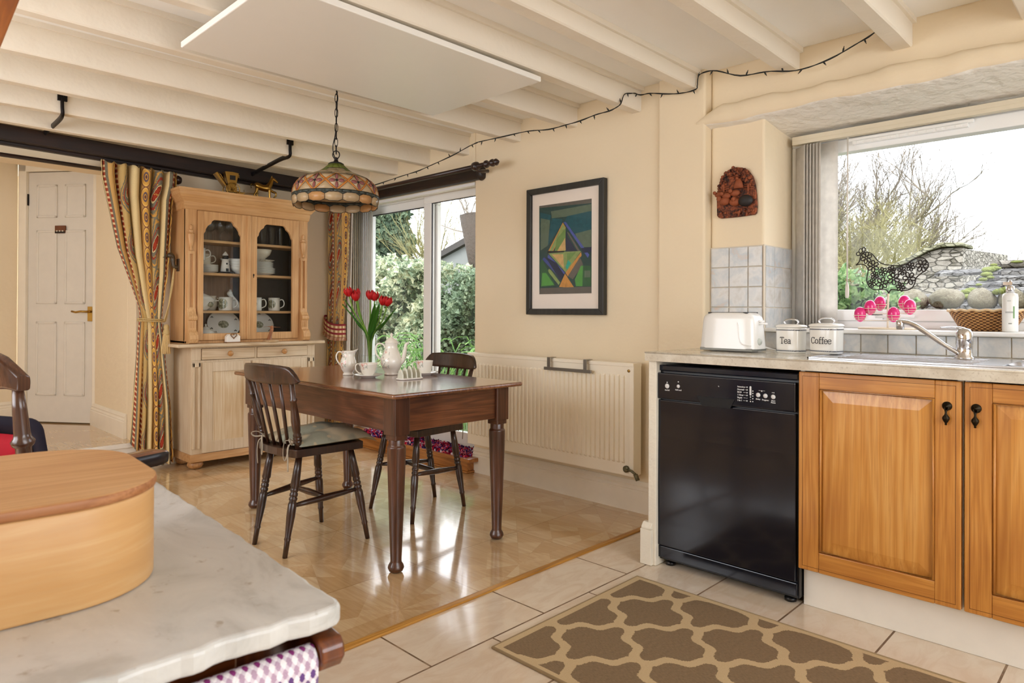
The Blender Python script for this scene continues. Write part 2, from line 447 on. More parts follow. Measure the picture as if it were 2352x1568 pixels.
WL.box(-1.6, -2.1, 0, -1.5, 7.6, .75); WL.box(-1.6, -2.1, 2.05, -1.5, 7.6, 2.29); WL.box(-1.6, -2.1, .75, -1.5, 1.25, 2.05); WL.box(-1.6, 3.95, .75, -1.5, 7.6, 2.05)  # unseen opening added in this wall for the side fill light
struct(WL.build('wall_left', CREAM), 'cream wall on the left side of the room')
WF = MB()
WF.box(-1.6, -2.1, 0, 3.1, -2.0, .65); WF.box(-1.6, -2.1, 2.15, 3.1, -2.0, 2.29); WF.box(-1.6, -2.1, .65, -.25, -2.0, 2.15); WF.box(2.45, -2.1, .65, 3.1, -2.0, 2.15)  # unseen opening added for the fill light behind the camera
struct(WF.build('wall_front', CREAM), 'cream wall on the camera side of the kitchen')
m = MB(); m.box(-1.6, -2.1, 2.285, 3.56, 7.6, 2.36)
struct(m.build('ceiling', CEIL), 'off-white ceiling boards between the painted beams')

# ------------------------------------------------------------------ ceiling beams
random.seed(11)
beams = [(-.12, -.03, 2.17, 3.13), (.335, .405, 2.17, 3.13), (.764, .835, 2.166, 3.14), (1.22, 1.30, 2.185, 3.14), (1.70, 1.77, 2.195, 3.08), (2.045, 2.11, 2.155, 3.1), (2.485, 2.55, 2.155, 3.1),
         (2.945, 3.01, 2.148, 3.1), (3.43, 3.495, 2.142, 3.1), (3.85, 3.915, 2.13, 3.1), (4.24, 4.305, 2.12, 3.1), (4.62, 4.685, 2.115, 3.1)]
for i, (a, b, z, xe) in enumerate(beams):
    vs = []; fs = []; N = 24
    for j in range(N+1):
        x = -1.55+(xe+1.55)*j/N
        w = [.0025*math.sin(x*3+i)+.0015*math.sin(x*11+2*i), .002*math.sin(x*5+i*2), .003*math.sin(x*2.3+i*3)]
        c = .006
        for y, zz in ((a+w[0], 2.29), (a+w[0], z+c+w[2]), (a+c+w[0], z+w[2]), (b-c+w[1], z+w[2]), (b+w[1], z+c+w[2]), (b+w[1], 2.29)): vs.append((x, y, zz))
    for j in range(N):
        for k in range(5): fs.append((j*6+k, j*6+k+1, j*6+k+7, j*6+k+6))
    fs.append(tuple(range(6))[::-1]); fs.append(tuple(range(N*6, N*6+6)))
    m = MB(); m.add(vs, fs, 0, False)
    m.box(-1.5, a-.016, 2.262, xe, a, 2.286, 0); m.box(-1.5, b, 2.262, xe, b+.014, 2.286, 0)
    struct(m.build('trim_%d' % (i+3), BEAMW), 'off-white painted ceiling beam')
for o in list(C.objects):
    if o.name.startswith('trim_') and o.get('label') == 'off-white painted ceiling beam':
        k = int(o.name.split('_')[1])-3; o['label'] = 'off-white painted ceiling beam, ' + ['first', 'second', 'third', 'fourth', 'fifth', 'sixth', 'seventh', 'eighth', 'ninth', 'tenth', 'eleventh', 'twelfth'][k]+' counted from the kitchen side'
# dark beam over the opening
m = MB()
def slant(m, x0, x1, y0, y1, za0, za1, zb0, zb1, mi=0):
    m.add([(x0, y0, za0), (x1, y0, zb0), (x1, y1, zb0), (x0, y1, za0), (x0, y0, za1), (x1, y0, zb1), (x1, y1, zb1), (x0, y1, za1)],
          [(0,3,2,1),(4,5,6,7),(0,1,5,4),(1,2,6,5),(2,3,7,6),(3,0,4,7)], mi)
slant(m, -1.5, 3.09, 4.93, 5.03, 2.122, 2.215, 2.03, 2.118)
slant(m, -1.5, 3.09, 4.985, 5.03, 2.105, 2.13, 2.01, 2.03)
struct(m.build('trim_15', DARKW, bev=.006), 'dark brown wooden beam running along the end wall')
# skirtings
def skirting(name, pts, h, lab, z0=0, t=.022):
    m = MB()
    for (x0, y0), (x1, y1) in pts:
        d = Vector((x1-x0, y1-y0, 0)); Ln = d.length; a = math.atan2(d.y, d.x)
        m.T = Matrix.Translation((x0, y0, z0)) @ Matrix.Rotation(a, 4, 'Z')
        m.prism([(0, 0), (t, 0), (t, h*.66), (t*.75, h*.70), (t*.9, h*.74), (t*.55, h*.82), (t*.7, h*.88), (t*.3, h), (0, h)], 0, Ln, 'x')
    return struct(m.build(name, SKIRT), lab)
# local +y lies left of travel direction
skirting('baseboard_right', [((3.09, 1.9), (3.09, 3.36))], .165, 'tall cream moulded skirting board under the radiator')
skirting('baseboard_back', [((3.09, 5.03), (1.5, 5.03))], .15, 'cream skirting board behind the pine dresser')
skirting('baseboard_passage', [((1.5, 5.2), (1.5, 6.02))], .17, 'cream moulded skirting board in the passage', .18)
skirting('baseboard_left', [((1.12, 6.58), (.25, 6.305))], .17, 'white skirting board left of the panel door', .18)

# wall tiles
def tilemat():
    n = NM('mottled_wall_tile', .25)
    b = n.noise(n.obj, 9, 4, .6, .4); f = n.noise(n.obj, 60, 3, .7)
    c = n.ramp(b, [(.3, '#b9b2a7'), (.45, '#cfcdc9'), (.6, '#b3b9bd'), (.72, '#c7ad98')])
    n.col(n.mix(n.math('MULTIPLY', f, .35), c, '#e2e0dc')); n.bump(b, .25, .004); return n.mat
GROUT = plain('grout', '#d6cbb8', .8)
m = MB(); g = MB()
def tiles(axis, a0, a1, z0, z1, plane, step=.0975, nrm=-1, astart=None):
    n = int(math.ceil((a1-a0)/step-.05)); r = int(round((z1-z0)/step))
    for i in range(n):
        for k in range(r):
            u1 = a1-i*step; u0 = max(a0, u1-step); v0 = z0+k*(z1-z0)/r; v1 = v0+(z1-z0)/r
            if astart == 'lo': u0 = a0+i*step; u1 = min(a1, u0+step)
            if u1-u0 < .012: continue
            q = .0018
            if axis == 'Y': m.box(plane, u0+q, v0+q, plane-.006, u1-q, v1-q)
            else: m.box(u0+q, plane, v0+q, u1-q, plane-.006, v1-q)
tiles('Y', 1.388, 1.655, .905, 1.393, 3.127, astart=None)
tiles('X', 3.132, 3.44, 1.0, 1.393, 1.381, astart='lo')
tiles('Y', -.4, 1.375, .905, .985, 3.127, .105)
g.box(3.1265, -.4, .9, 3.131, 1.384, .985); g.box(3.1265, 1.384, .9, 3.131, 1.66, 1.397); g.box(3.12, 1.379, 1.0, 3.45, 1.3845, 1.397)
tl = m.build('wall_tiles', tilemat(), wall_right, bev=.002); tl['label'] = 'mottled grey glazed wall tiles'
g.build('grout', GROUT, wall_right)

# window sill and kitchen window
m = MB(); m.box(3.09, -.39, .985, 3.46, 1.379, 1.003)
struct(m.build('trim_16', UPVC, bev=.006), 'white kitchen window sill')
win = MB(); X0, X1 = 3.44, 3.51; y0, y1, z0, z1 = -.39, 1.378, 1.003, 1.955
def frame_yz(m, x0, x1, y0, y1, z0, z1, w, wb=None, wt=None, mi=0):
    wb = wb or w; wt = wt or w
    m.box(x0, y0, z0, x1, y1, z0+wb, mi); m.box(x0, y0, z1-wt, x1, y1, z1, mi)
    m.box(x0, y0, z0+wb, x1, y0+w, z1-wt, mi); m.box(x0, y1-w, z0+wb, x1, y1, z1-wt, mi)
frame_yz(win, X0, X1, y0, y1, z0, z1, .06, .035, .05)
frame_yz(win, X0-.012, X1-.01, y0+.06, y1-.06, z0+.035, z1-.05, .05, .052, .06)
win.box(X0-.03, 1.02, 1.06, X0-.01, .90, 1.072); win.box(X0-.035, .60, 1.885, X0-.012, 1.10, 1.9)
wo = struct(win.build('window_1', UPVC, bev=.004), 'white framed kitchen window above the sink')
g = MB(); g.box(3.475, y0+.1, z0+.08, 3.481, y1-.1, z1-.1); g.build('pane', GLASS, wo)
v = MB(); v.box(X0-.04, .62, 1.868, X0-.012, 1.08, 1.884)
for k in range(12): v.box(X0-.043, .64+k*.036, 1.870, X0-.039, .665+k*.036, 1.882)
v.build('trickle_vent', UPVC, wo, bev=.002)
h = MB(); h.tube([(X0-.03, .98, 1.058), (X0-.036, .9, 1.058), (X0-.03, .82, 1.058)], .007, 8); h.box(X0-.03, .95, 1.045, X0-.01, 1.01, 1.072)
h.build('handle', UPVC, wo)

# patio door
pd = MB(); frame_yz(pd, 3.19, 3.30, 3.30, 4.93, .085, 1.975, .05, .04, .035)
po = struct(pd.build('door_1', UPVC, bev=.004), 'white sliding patio door with two glass leaves looking on the garden')
lf = MB(); frame_yz(lf, 3.195, 3.235, 3.32, 4.055, .12, 1.945, .085, .10, .06)
lo = lf.build('door_leaf', UPVC, po, bev=.005)
g = MB(); g.box(3.212, 3.40, .22, 3.216, 3.975, 1.887); g.build('pane', GLASS, lo)
g = MB(); 
for yy in (3.967, 3.405): g.box(3.205, yy-.004, .22, 3.2105, yy+.004, 1.887)
g.box(3.205, 3.4, 1.88, 3.2105, 3.97, 1.887)
g.build('seal', plain('rubber_seal', '#1c1a26', .6), lo)
lf = MB(); frame_yz(lf, 3.245, 3.285, 3.955, 4.90, .12, 1.94, .085, .10, .065)
lo = lf.build('door_leaf', UPVC, po, bev=.005)
g = MB(); g.box(3.262, 4.035, .22, 3.266, 4.82, 1.876); g.build('pane', GLASS, lo)
g = MB(); g.box(3.24, 4.808, .22, 3.2475, 4.816, 1.875); g.box(3.24, 4.05, 1.868, 3.2475, 4.81, 1.875)
g.build('seal', plain('rubber_seal', '#1c1a26', .6), lo)
# wooden step with moulding in front of the patio door
pine = wood('step_pine', '#7a4518', '#a8692c', '#c98c4a', 'y', .3, coat=.3)
m = MB(); m.box(2.985, 3.30, .075, 3.19, 4.98, .102); m.box(3.01, 3.345, .012, 3.19, 4.98, .076)
m.box(2.998, 3.335, 0, 3.19, 4.98, .014)
struct(m.build('trim_17', pine, bev=.006, seg=3), 'polished wooden step with rounded nosing below the patio door')
# dark lintel above the patio door
m = MB(); pr = [(3.05, 2.018), (3.05, 1.975), (3.065, 1.958), (3.10, 1.955), (3.10, 2.03), (3.06, 2.035)]
m.prism([(x, z) for x, z in pr], 3.31, 4.93, 'y')
m.lathe([(.001, 0), (.045, .0), (.05, .02), (.04, .045), (.001, .05)], 16, (3.075, 3.31, 1.995), 0, Matrix.Rotation(PI/2, 3, 'X'), sx=.7)
struct(m.build('trim_18', DARKWY, bev=.005), 'dark stained wooden lintel above the patio door')

# six panel door in the passage
T0 = Matrix.Translation(dA) @ Matrix.Rotation(ang, 4, 'Z')
def dbox(m, x0, a, z0, x1, b, z1): m.box(x0, a*sgn, z0, x1, b*sgn, z1)
fr = MB(T0); 
dbox(fr, -.06, -.018, .18, .004, .02, 2.235); dbox(fr, .596, -.018, .18, .66, .02, 2.235); dbox(fr, -.06, -.018, 2.165, .66, .02, 2.235)
do = struct(fr.build('door_2', SKIRT, bev=.004), 'white six panel door with brass lever handle in the passage')
dm = MB(T0); dbox(dm, .006, .008, .19, .594, .045, 2.16)
leaf = dm.build('door_leaf', DOORW, do)
pm = MB(T0)
for (x0, x1) in ((.085, .265), (.335, .515)):
    for (z0, z1) in ((.40, .98), (1.12, 1.70), (1.80, 2.06)):
        dbox(pm, x0, .0025, z0, x1, .01, z1)
        for q, w in ((.0, .018), ):
            dbox(pm, x0, -.003, z0, x1, .008, z0+w); dbox(pm, x0, -.003, z1-w, x1, .008, z1)
            dbox(pm, x0, -.003, z0, x0+w, .008, z1); dbox(pm, x1-w, -.003, z0, x1, .008, z1)
pm.build('panel', DOORW, leaf, bev=.005)
hm = MB(T0); dbox(hm, .02, 0, .985, .06, .008, 1.10)
hm.tube([tuple(v) for v in [(.04, -.002*sgn, 1.06), (.04, -.045*sgn, 1.06), (.08, -.05*sgn, 1.062), (.12, -.05*sgn, 1.055), (.155, -.05*sgn, 1.062)]], .008, 8)
hm.build('handle', BRASS, leaf)
hg = MB(T0)
for z in (.45, 1.9): dbox(hg, .590, -.004, z, .602, .01, z+.09)
hg.build('hinge', BLACKIRON, leaf)
# little sign on the passage door
sg = MB(T0); dbox(sg, .255, -.008, 1.675, .345, .002, 1.735)
si = sg.build('door_sign', plain('sign_wood', '#6b3b1c', .6, var=.25)); tag(si, 'small brown wooden sign with white sheep hanging on the passage door', 'sign')
b = MB(T0); dbox(b, .256, -.0095, 1.676, .344, -.007, 1.690); b.build('grass_strip', plain('sign_dark', '#1d1408', .7), si)
b = MB(T0)
for x in (.275, .3, .325): b.ball((x, -.0105*sgn, 1.6925), .009, 10, 0, 1, .3, .65)
b.build('sheep', plain('sheep_white', '#cfc4b2', .8), si)
# ------------------------------------------------------------------ dining table
OAKD_Z = wood('dark_oak_z', '#2c170e', '#4f2d1c', '#704630', 'z', .3, coat=.35)
OAKD_Y = wood('dark_oak_y', '#34190e', '#5a321e', '#7c4c33', 'y', .3, coat=.35)
OAKD_X = wood('dark_oak_x', '#34190e', '#64391f', '#885535', 'x', .3, coat=.35)
TABTOP = wood('table_top_oak', '#4c2b1a', '#7a4c30', '#9c6b48', 'y', .16, coat=.9)
def rootmb(root, T=None): return MB((T or Matrix.Identity(4)))
tb = thing('dining_table', 'dark oak farmhouse dining table with turned legs and deep apron', 'table', (1.955, 2.93, 0))
m = MB(); m.box(-.372, -.735, .722, .372, .735, .742)
m.build('table_top', TABTOP, tb, bev=.009, seg=3)
for s in (-1, 1):
    m = MB(); m.box(-.25, s*.66-.011, .575, .25, s*.66+.011, .722); m.build('apron', OAKD_X, tb, bev=.002)
    m = MB(); m.box(s*.305-.011, -.605, .575, s*.305+.011, .605, .722); m.build('apron', OAKD_Y, tb, bev=.002)
prof = [(.000, .018), (.012, .028), (.035, .034), (.055, .031), (.075, .024), (.09, .023), (.30, .0275), (.60, .0335), (.88, .0385), (.915, .0385), (.925, .0385), (.94, .0325), (1, .0325)]
for sx in (-1, 1):
    for sy in (-1, 1):
        x, y = sx*.29, sy*.645
        m = MB(); m.turned((x, y, 0), (x, y, .556), prof, 20)
        m.prism(rrect(x-.04, y-.04, x+.04, y+.04, .006, 2), .565, .722)
        m.prism(rrect(x-.034, y-.034, x+.034, y+.034, .008, 2), .545, .566)
        m.build('leg', OAKD_Z, tb, bev=.002)

# ------------------------------------------------------------------ kitchen chairs
CHW = wood('chair_dark_wood', '#1c0f0a', '#382014', '#553220', 'z', .32, coat=.4)
def chair(label, loc, rot, W=CHW):
    t = thing('kitchen_chair', label, 'chair', loc, rot, 'spindle back kitchen chairs')
    m = MB(); pl = []
    def sw(u): return .158+.034*u
    N = 8
    for i in range(N+1):
        a = i/N; pl.append((-.165+.33*a, -sw(a)))
    for i in range(5):
        a = -PI/2+PI*i/4*.98; pl.append((.165+.022*math.cos(a), sw(1)*math.sin(a)*.98))
    for i in range(N, -1, -1): pl.append((-.165+.33*i/N, sw(i/N)))
    for k in (-.10, -.04, .04, .10): pl.append((-.165-.025*math.cos(k/.16*PI/2), -k))
    m.prism(pl, .430, .465); m.build('seat', W, t, bev=.007, seg=3)
    lp = [(0, .0105), (.16, .012), (.18, .015), (.20, .0125), (.40, .019), (.52, .019), (.55, .0145), (.56, .018), (.58, .018), (.59, .0135), (.60, .018), (.625, .018), (.635, .0135), (.645, .0175), (.665, .0175), (.68, .0155), (.70, .020), (.85, .017), (1, .0135)]
    legs = {}
    for s in (-1, 1):
        for k, (tx, ty, bx, by) in {'r': (-.125, .118, -.20, .13), 'f': (.13, .14, .195, .19)}.items():
            m = MB(); m.turned((bx, s*by, 0), (tx, s*ty, .432), lp, 14); m.build('leg', W, t)
            legs[k, s] = (Vector((bx, s*by, 0)), Vector((tx, s*ty, .432)))
    sp = [(0, .008), (.2, .012), (.5, .0155), (.8, .012), (1, .008)]
    mids = []
    for s in (-1, 1):
        a = legs['r', s][0].lerp(legs['r', s][1], .50); b = legs['f', s][0].lerp(legs['f', s][1], .55)
        m = MB(); m.turned(a, b, sp, 10); m.build('stretcher', W, t); mids.append(a.lerp(b, .5))
    m = MB(); m.turned(mids[0], mids[1], sp, 10); m.build('stretcher', W, t)
    def crx(y): return -.235+.45*y*y*1.6
    stp = [(0, .015), (.12, .0155), (.14, .019), (.16, .019), (.17, .0155), (.18, .019), (.205, .019), (.215, .0155), (.225, .018), (.25, .018), (.27, .0145), (.30, .017), (.45, .0195), (.60, .016), (.72, .0115), (.735, .0165), (.76, .0165), (.775, .012), (1, .011)]
    for s in (-1, 1):
        y1 = .185; m = MB(); m.turned((-.14, s*.138, .455), (crx(y1)+.004, s*y1, .765), stp, 12); m.build('stile', W, t)
    for yb, yt in ((-.085, -.115), (-.03, -.04), (.03, .04), (.085, .115)):
        m = MB(); m.turned((-.158, yb, .46), (crx(yt)+.004, yt, .77), [(0, .0075), (.5, .0085), (1, .0065)], 8); m.build('spindle', W, t)
    m = MB()
    def top(y): 
        q = min(1, abs(y)/.228); return .838-.012*q*q-(.055*max(0, (q-.72)/.28)**2)
    def fn(u, v):
        y = -.228+.456*u; q = abs(y)/.228
        zb = .752+.006*q*q+(.012*max(0, (q-.9)/.1)); zt = top(y)
        ang = v*2*PI
        th = .0105*(1-.4*max(0, (q-.9)/.1))
        zz = (zt+zb)/2+(zt-zb)/2*max(-1, min(1, 1.25*math.sin(ang)))
        xx = crx(y)+th*max(-1, min(1, 1.5*math.cos(ang)))-.02*(zz-.79)/.04*.25
        return (xx, y, zz)
    m.grid(lambda u, v: fn(v, u), 20, 24, True)
    n0 = len(m.f); m.f.append(list(range(20))[::-1]); m.m.append(0); m.s.append(False)
    m.f.append(list(range(24*20, 25*20))); m.m.append(0); m.s.append(False)
    m.build('crest_rail', W, t)
    return t
chair('dark wooden spindle back chair at the near long side of the dining table', (1.61, 2.895, 0), .06)
chair('dark wooden spindle back chair behind the dining table, in front of the radiator', (2.297, 2.93, 0), PI-.02)
def cushmat():
    n = NM('heart_cushion_fabric', .9, .1)
    v = n.vor(n.obj, 17, rnd=.75); big = n.noise(n.obj, 7, 2)
    c = n.ramp(big, [(.42, '#8b9284'), (.5, '#7b8277'), (.58, '#bcae92')])
    c = n.mix(n.ramp(v, [(.14, 1.0), (.2, 0.0)]), c, '#b3a184')
    c = n.mix(n.math('MULTIPLY', n.noise(n.obj, 400, 2), .4), c, '#d4c8ae')
    n.col(c); n.bump(n.noise(n.obj, 300, 2), .3, .001); return n.mat
CUSH = cushmat(); TIE = plain('tie_fabric', '#a39886', .9)
def cushion(label, loc, rot, over=.0):
    t = thing('seat_cushion', label, 'cushion', loc, rot, 'padded seat cushions')
    m = MB()
    def fn(u, v):
        x = -.15+(.355+over)*u; y = (-.17+.34*v)*(1+.08*u)
        e = (math.sin(PI*min(1, max(0, u)))**.32)*(math.sin(PI*v)**.35)
        tuft = .022*abs(math.sin(PI*v*3.0))**.7+.004*math.sin(u*13+v*5)
        h = .028*e+tuft*e+.008*math.sin(PI*u*1.3+.4)*e+.012*math.sin(PI*max(0, (u-.45)/.55))*e
        dr = -.028*max(0, (u-.86)/.14)**1.5 if over else 0
        return x, y, h, dr
    m.grid(lambda u, v: (fn(u, v)[0], fn(u, v)[1], .012+fn(u, v)[2]+fn(u, v)[3]), 34, 34)
    m.grid(lambda u, v: (fn(1-u, v)[0], fn(1-u, v)[1], .012-.0115*(math.sin(PI*u)**.3)*(math.sin(PI*v)**.3)+fn(1-u, v)[3]), 34, 34)
    m.build('pad', CUSH, t)
    random.seed(int(loc[0]*100))
    for s in (-1, 1):
        m = MB(); c = Vector((-.155, s*.118, .03))
        m.ball(c, .013, 8, 0, .8, 1.2, .8)
        m.tube(smooth_path([c, c+Vector((-.03, s*.02, .02)), c+Vector((-.045, s*.045, .012)), c+Vector((-.03, s*.04, -.005)), c]), .0035, 6, flat=.5)
        m.tube(smooth_path([c, c+Vector((-.028, -s*.02, .004)), c+Vector((-.032, -s*.03, -.05)), c+Vector((-.03, -s*.02, -.082)), c+Vector((-.026, -s*.008, -.06)), c+Vector((-.022, 0, -.01))]), .0035, 6, flat=.5)
        m.tube(smooth_path([c, c+Vector((-.03, s*.006, -.02)), c+Vector((-.034, s*.012, -.07)), c+Vector((-.032, s*.01, -.125))]), .0045, 6, flat=.4)
        m.tube(smooth_path([c+Vector((.012, 0, -.008)), c+Vector((.03, 0, -.01)), c+Vector((.045, 0, -.008))]), .005, 6, flat=.5)
        m.build('tie', TIE, t)
    return t
cushion('sage green padded seat cushion with heart print tied on the near chair', (1.61, 2.895, .466), .06, .05)
cushion('sage green padded seat cushion mostly hidden under the table on the far chair', (2.297, 2.93, .466), PI-.02, .03)

# ------------------------------------------------------------------ pine dresser
PINE = wood('waxed_pine', '#b58450', '#d3a673', '#e1bb8a', 'z', .42, knots=3.2, streak=.35)
PINEX = wood('waxed_pine_x', '#b58450', '#d3a673', '#e1bb8a', 'x', .42, knots=3, streak=.35)
PALE = wood('limed_pine', '#c2a987', '#d6c4a9', '#e3d6c2', 'z', .6, streak=.3, knots=2.6)
PALEX = wood('limed_pine_x', '#b39672', '#d3be9f', '#e2d3bb', 'x', .6, knots=2)
PANELW = wood('worn_panel_pine', '#c7a67a', '#dac5a3', '#eadfca', 'z', .6, streak=.45)
KNOBW = wood('knob_pine', '#9c6534', '#bd8a52', '#d3a873', 'x', .35)
dr = thing('pine_dresser', 'tall stripped pine dresser with two glazed doors over drawers and cupboards', 'dresser', (2.2, 4.86, 0))
D = Matrix.Translation((-2.2, -4.86, 0))
m = MB(D)
m.box(1.745, 4.70, .10, 2.655, 4.72, .725); m.box(1.745, 4.715, .10, 1.765, 5.02, .825); m.box(2.635, 4.715, .10, 2.655, 5.02, .825)
m.box(1.745, 4.70, .724, 2.655, 4.72, .735); m.box(1.745, 4.70, .815, 2.655, 4.72, .825); m.box(2.18, 4.699, .735, 2.198, 4.72, .815)
m.box(1.745, 4.70, .735, 1.81, 4.72, .815); m.box(2.59, 4.70, .735, 2.655, 4.72, .815); m.box(1.76, 5.0, .1, 2.64, 5.02, .83)
for x0 in (1.752, 2.597): # pilasters with chamfered grooves
    m.box(x0, 4.690, .14, x0+.014, 4.702, .72); m.box(x0+.036, 4.690, .14, x0+.05, 4.702, .72); m.box(x0, 4.690, .69, x0+.05, 4.702, .72)
m.build('base_cabinet', PALE, dr, bev=.003)
m = MB(D); m.box(1.735, 4.688, .052, 2.665, 5.02, .104)
m.build('plinth', wood('plinth_pine', '#a87845', '#c89c6c', '#dcb98e', 'x', .5), dr, bev=.003)
for x, y in ((1.79, 4.745), (2.61, 4.745), (1.79, 4.96), (2.61, 4.96)):
    m = MB(D); m.lathe([(.02, 0), (.04, .008), (.052, .026), (.048, .044), (.035, .055)], 20, (x, y, 0)); m.build('bun_foot', wood('foot_pine', '#8d5f33', '#b98a58', '#d8b58a', 'z', .4), dr)
m = MB(D); m.box(1.640, 4.650, .826, 2.716, 5.025, .848); m.build('worktop', PALEX, dr, bev=.006, seg=3)
for x0, x1 in ((1.813, 2.178), (2.2, 2.588)):
    m = MB(D); m.box(x0, 4.694, .738, x1, 4.71, .813); d = m.build('drawer', PALEX, dr, bev=.002)
    m = MB(D); c = (x0+x1)/2; m.lathe([(.008, 0), (.008, .012), (.018, .018), (.02, .026), (.014, .033), (.001, .035)], 16, (c, 4.694, .776), 0, Matrix.Rotation(PI/2, 3, 'X')); m.build('knob', KNOBW, d)
for x0, x1 in ((1.815, 2.15), (2.163, 2.586)):
    m = MB(D)
    for a, b, c_, e in ((x0, x0+.066, .108, .72), (x1-.05, x1, .108, .72)): m.box(a, 4.688, c_, b, 4.702, e)
    m.box(x0+.066, 4.688, .655, x1-.05, 4.702, .72); m.box(x0+.066, 4.688, .108, x1-.05, 4.702, .182)
    d = m.build('cupboard_door', PALE, dr, bev=.002)
    m = MB(D); m.box(x0+.06, 4.697, .175, x1-.045, 4.705, .66); m.build('door_panel', PANELW, d)
# upper part
m = MB(D)
yf = 4.755
m.box(1.72, yf, .85, 1.738, 5.02, 1.80); m.box(2.602, yf, .85, 2.62, 5.02, 1.80)
m.box(1.72, yf-.001, .865, 1.797, yf+.02, 1.80); m.box(2.543, yf-.001, .865, 2.62, yf+.02, 1.80); m.box(1.72, yf, 1.757, 2.62, yf+.02, 1.80); m.box(1.72, yf, .848, 2.62, 5.02, .866)
m.box(1.72, yf+.02, 1.785, 2.62, 5.02, 1.80)
m.build('top_cabinet', PINE, dr, bev=.002)
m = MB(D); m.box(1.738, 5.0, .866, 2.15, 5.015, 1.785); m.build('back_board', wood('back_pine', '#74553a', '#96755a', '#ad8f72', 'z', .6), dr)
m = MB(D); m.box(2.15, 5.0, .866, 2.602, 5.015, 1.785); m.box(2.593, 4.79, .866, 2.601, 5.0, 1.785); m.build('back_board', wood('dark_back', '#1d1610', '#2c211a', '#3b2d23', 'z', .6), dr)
for z in (1.565, 1.337, 1.072):
    m = MB(D); m.box(1.74, 4.80, z-.018, 2.60, 5.0, z); m.build('shelf', PINEX, dr, bev=.002)
m = MB(D) # cornice
cp = [(0, 0), (.006, .006), (.012, .03), (.012, .052), (.02, .058), (.032, .075), (.05, .095), (.052, .118), (.06, .124), (.06, .138), (0, .138)]
z0 = 1.757
def crown(m):
    vs = []; n = len(cp)
    for o, z in cp:
        for x, y in ((1.718-o, 5.025), (1.718-o, yf-o), (2.622+o, yf-o), (2.622+o, 5.025)): vs.append((x, y, z0+z))
    fs = [(j*4+k, j*4+k+1, (j+1)*4+k+1, (j+1)*4+k) for j in range(n-1) for k in range(3)]
    fs.append(((n-1)*4, (n-1)*4+1, (n-1)*4+2, (n-1)*4+3))
    fs.append((3, 2, 1, 0)); 
    m.add(vs, fs, 0)
crown(m); m.build('cornice', PINEX, dr)
def gdoor(x0, x1, gx0, gx1, z0, z1, gz0, gz1):
    m = MB(D); y0, y1 = yf-.012, yf+.012
    m.box(x0, y0, z0, gx0, y1, z1); m.box(gx1, y0, z0, x1, y1, z1); m.box(gx0, y0, z0, gx1, y1, gz0)
    L = [(gx0, z1), (gx1, z1), (gx1, gz1-.10)]
    c = [(0, -.10), (.012, -.085), (.014, -.07), (.028, -.045), (.05, -.028), (.056, -.012), (.072, 0)]
    L += [(gx1-a, gz1+b) for a, b in c]+[(gx0+a, gz1+b) for a, b in c[::-1]]+[(gx0, gz1-.10)]
    m.prism(L, y0, y1, 'y')
    d = m.build('glazed_door', PINE, dr, bev=.003)
    g = MB(D); g.box(gx0-.005, yf+.006, gz0-.005, gx1+.005, yf+.009, gz1+.005); g.build('pane', glassy('cabinet_glass', (.93, .95, .95), .12), d)
    return d
d = gdoor(1.799, 2.143, 1.838, 2.098, .868, 1.755, .915, 1.70)
d2 = gdoor(2.163, 2.541, 2.216, 2.492, .868, 1.755, .918, 1.705)
m = MB(D); m.box(2.140, yf-.02, .868, 2.166, yf-.004, 1.755); m.build('closing_bead', PINE, d, bev=.003)
m = MB(D); m.lathe([(.0, 0), (.009, .001), (.009, .003), (.0, .004)], 10, (2.19, yf-.012, 1.33), 0, Matrix.Rotation(PI/2, 3, 'X'), sx=.5); m.box(2.1885, yf-.015, 1.31, 2.1915, yf-.012, 1.33); m.build('keyhole', BLACKIRON, d2)
# carved pilaster ornaments
for xc in (1.757, 2.583):
    m = MB(D)
    m.lathe([(.001, 1.475), (.008, 1.48), (.011, 1.49), (.007, 1.50), (.012, 1.51), (.018, 1.54), (.022, 1.575), (.022, 1.59), (.012, 1.60), (.016, 1.615), (.008, 1.622), (.011, 1.635), (.009, 1.65), (.001, 1.656)], 16, (xc, yf-.004, 0), sy=.8)
    m.box(xc-.024, yf-.012, 1.60, xc+.024, yf, 1.604)
    for s in (-1, 1): m.box(xc+s*.017-.007, yf-.014, 1.08, xc+s*.017+.007, yf, 1.46)
    m.box(xc-.026, yf-.012, 1.455, xc+.026, yf, 1.475); m.box(xc-.026, yf-.012, 1.07, xc+.026, yf, 1.095)
    # scroll bracket
    sc = [(yf, 1.09), (yf-.014, 1.085), (yf-.02, 1.065), (yf-.034, 1.045), (yf-.046, 1.035), (yf-.05, 1.02), (yf-.046, 1.008), (yf-.034, 1.004), (yf-.034, .945), (yf-.04, .935), (yf-.056, .925), (yf-.068, .905), (yf-.07, .88), (yf-.06, .855), (yf-.045, .849), (yf, .849)]
    m.prism(sc, xc-.028, xc+.028, 'x')
    for s in (-1, 0, 1): m.box(xc+s*.013-.003, yf-.037, .955, xc+s*.013+.003, yf-.033, .995)
    m.build('carved_bracket', PINE, dr, bev=.003)

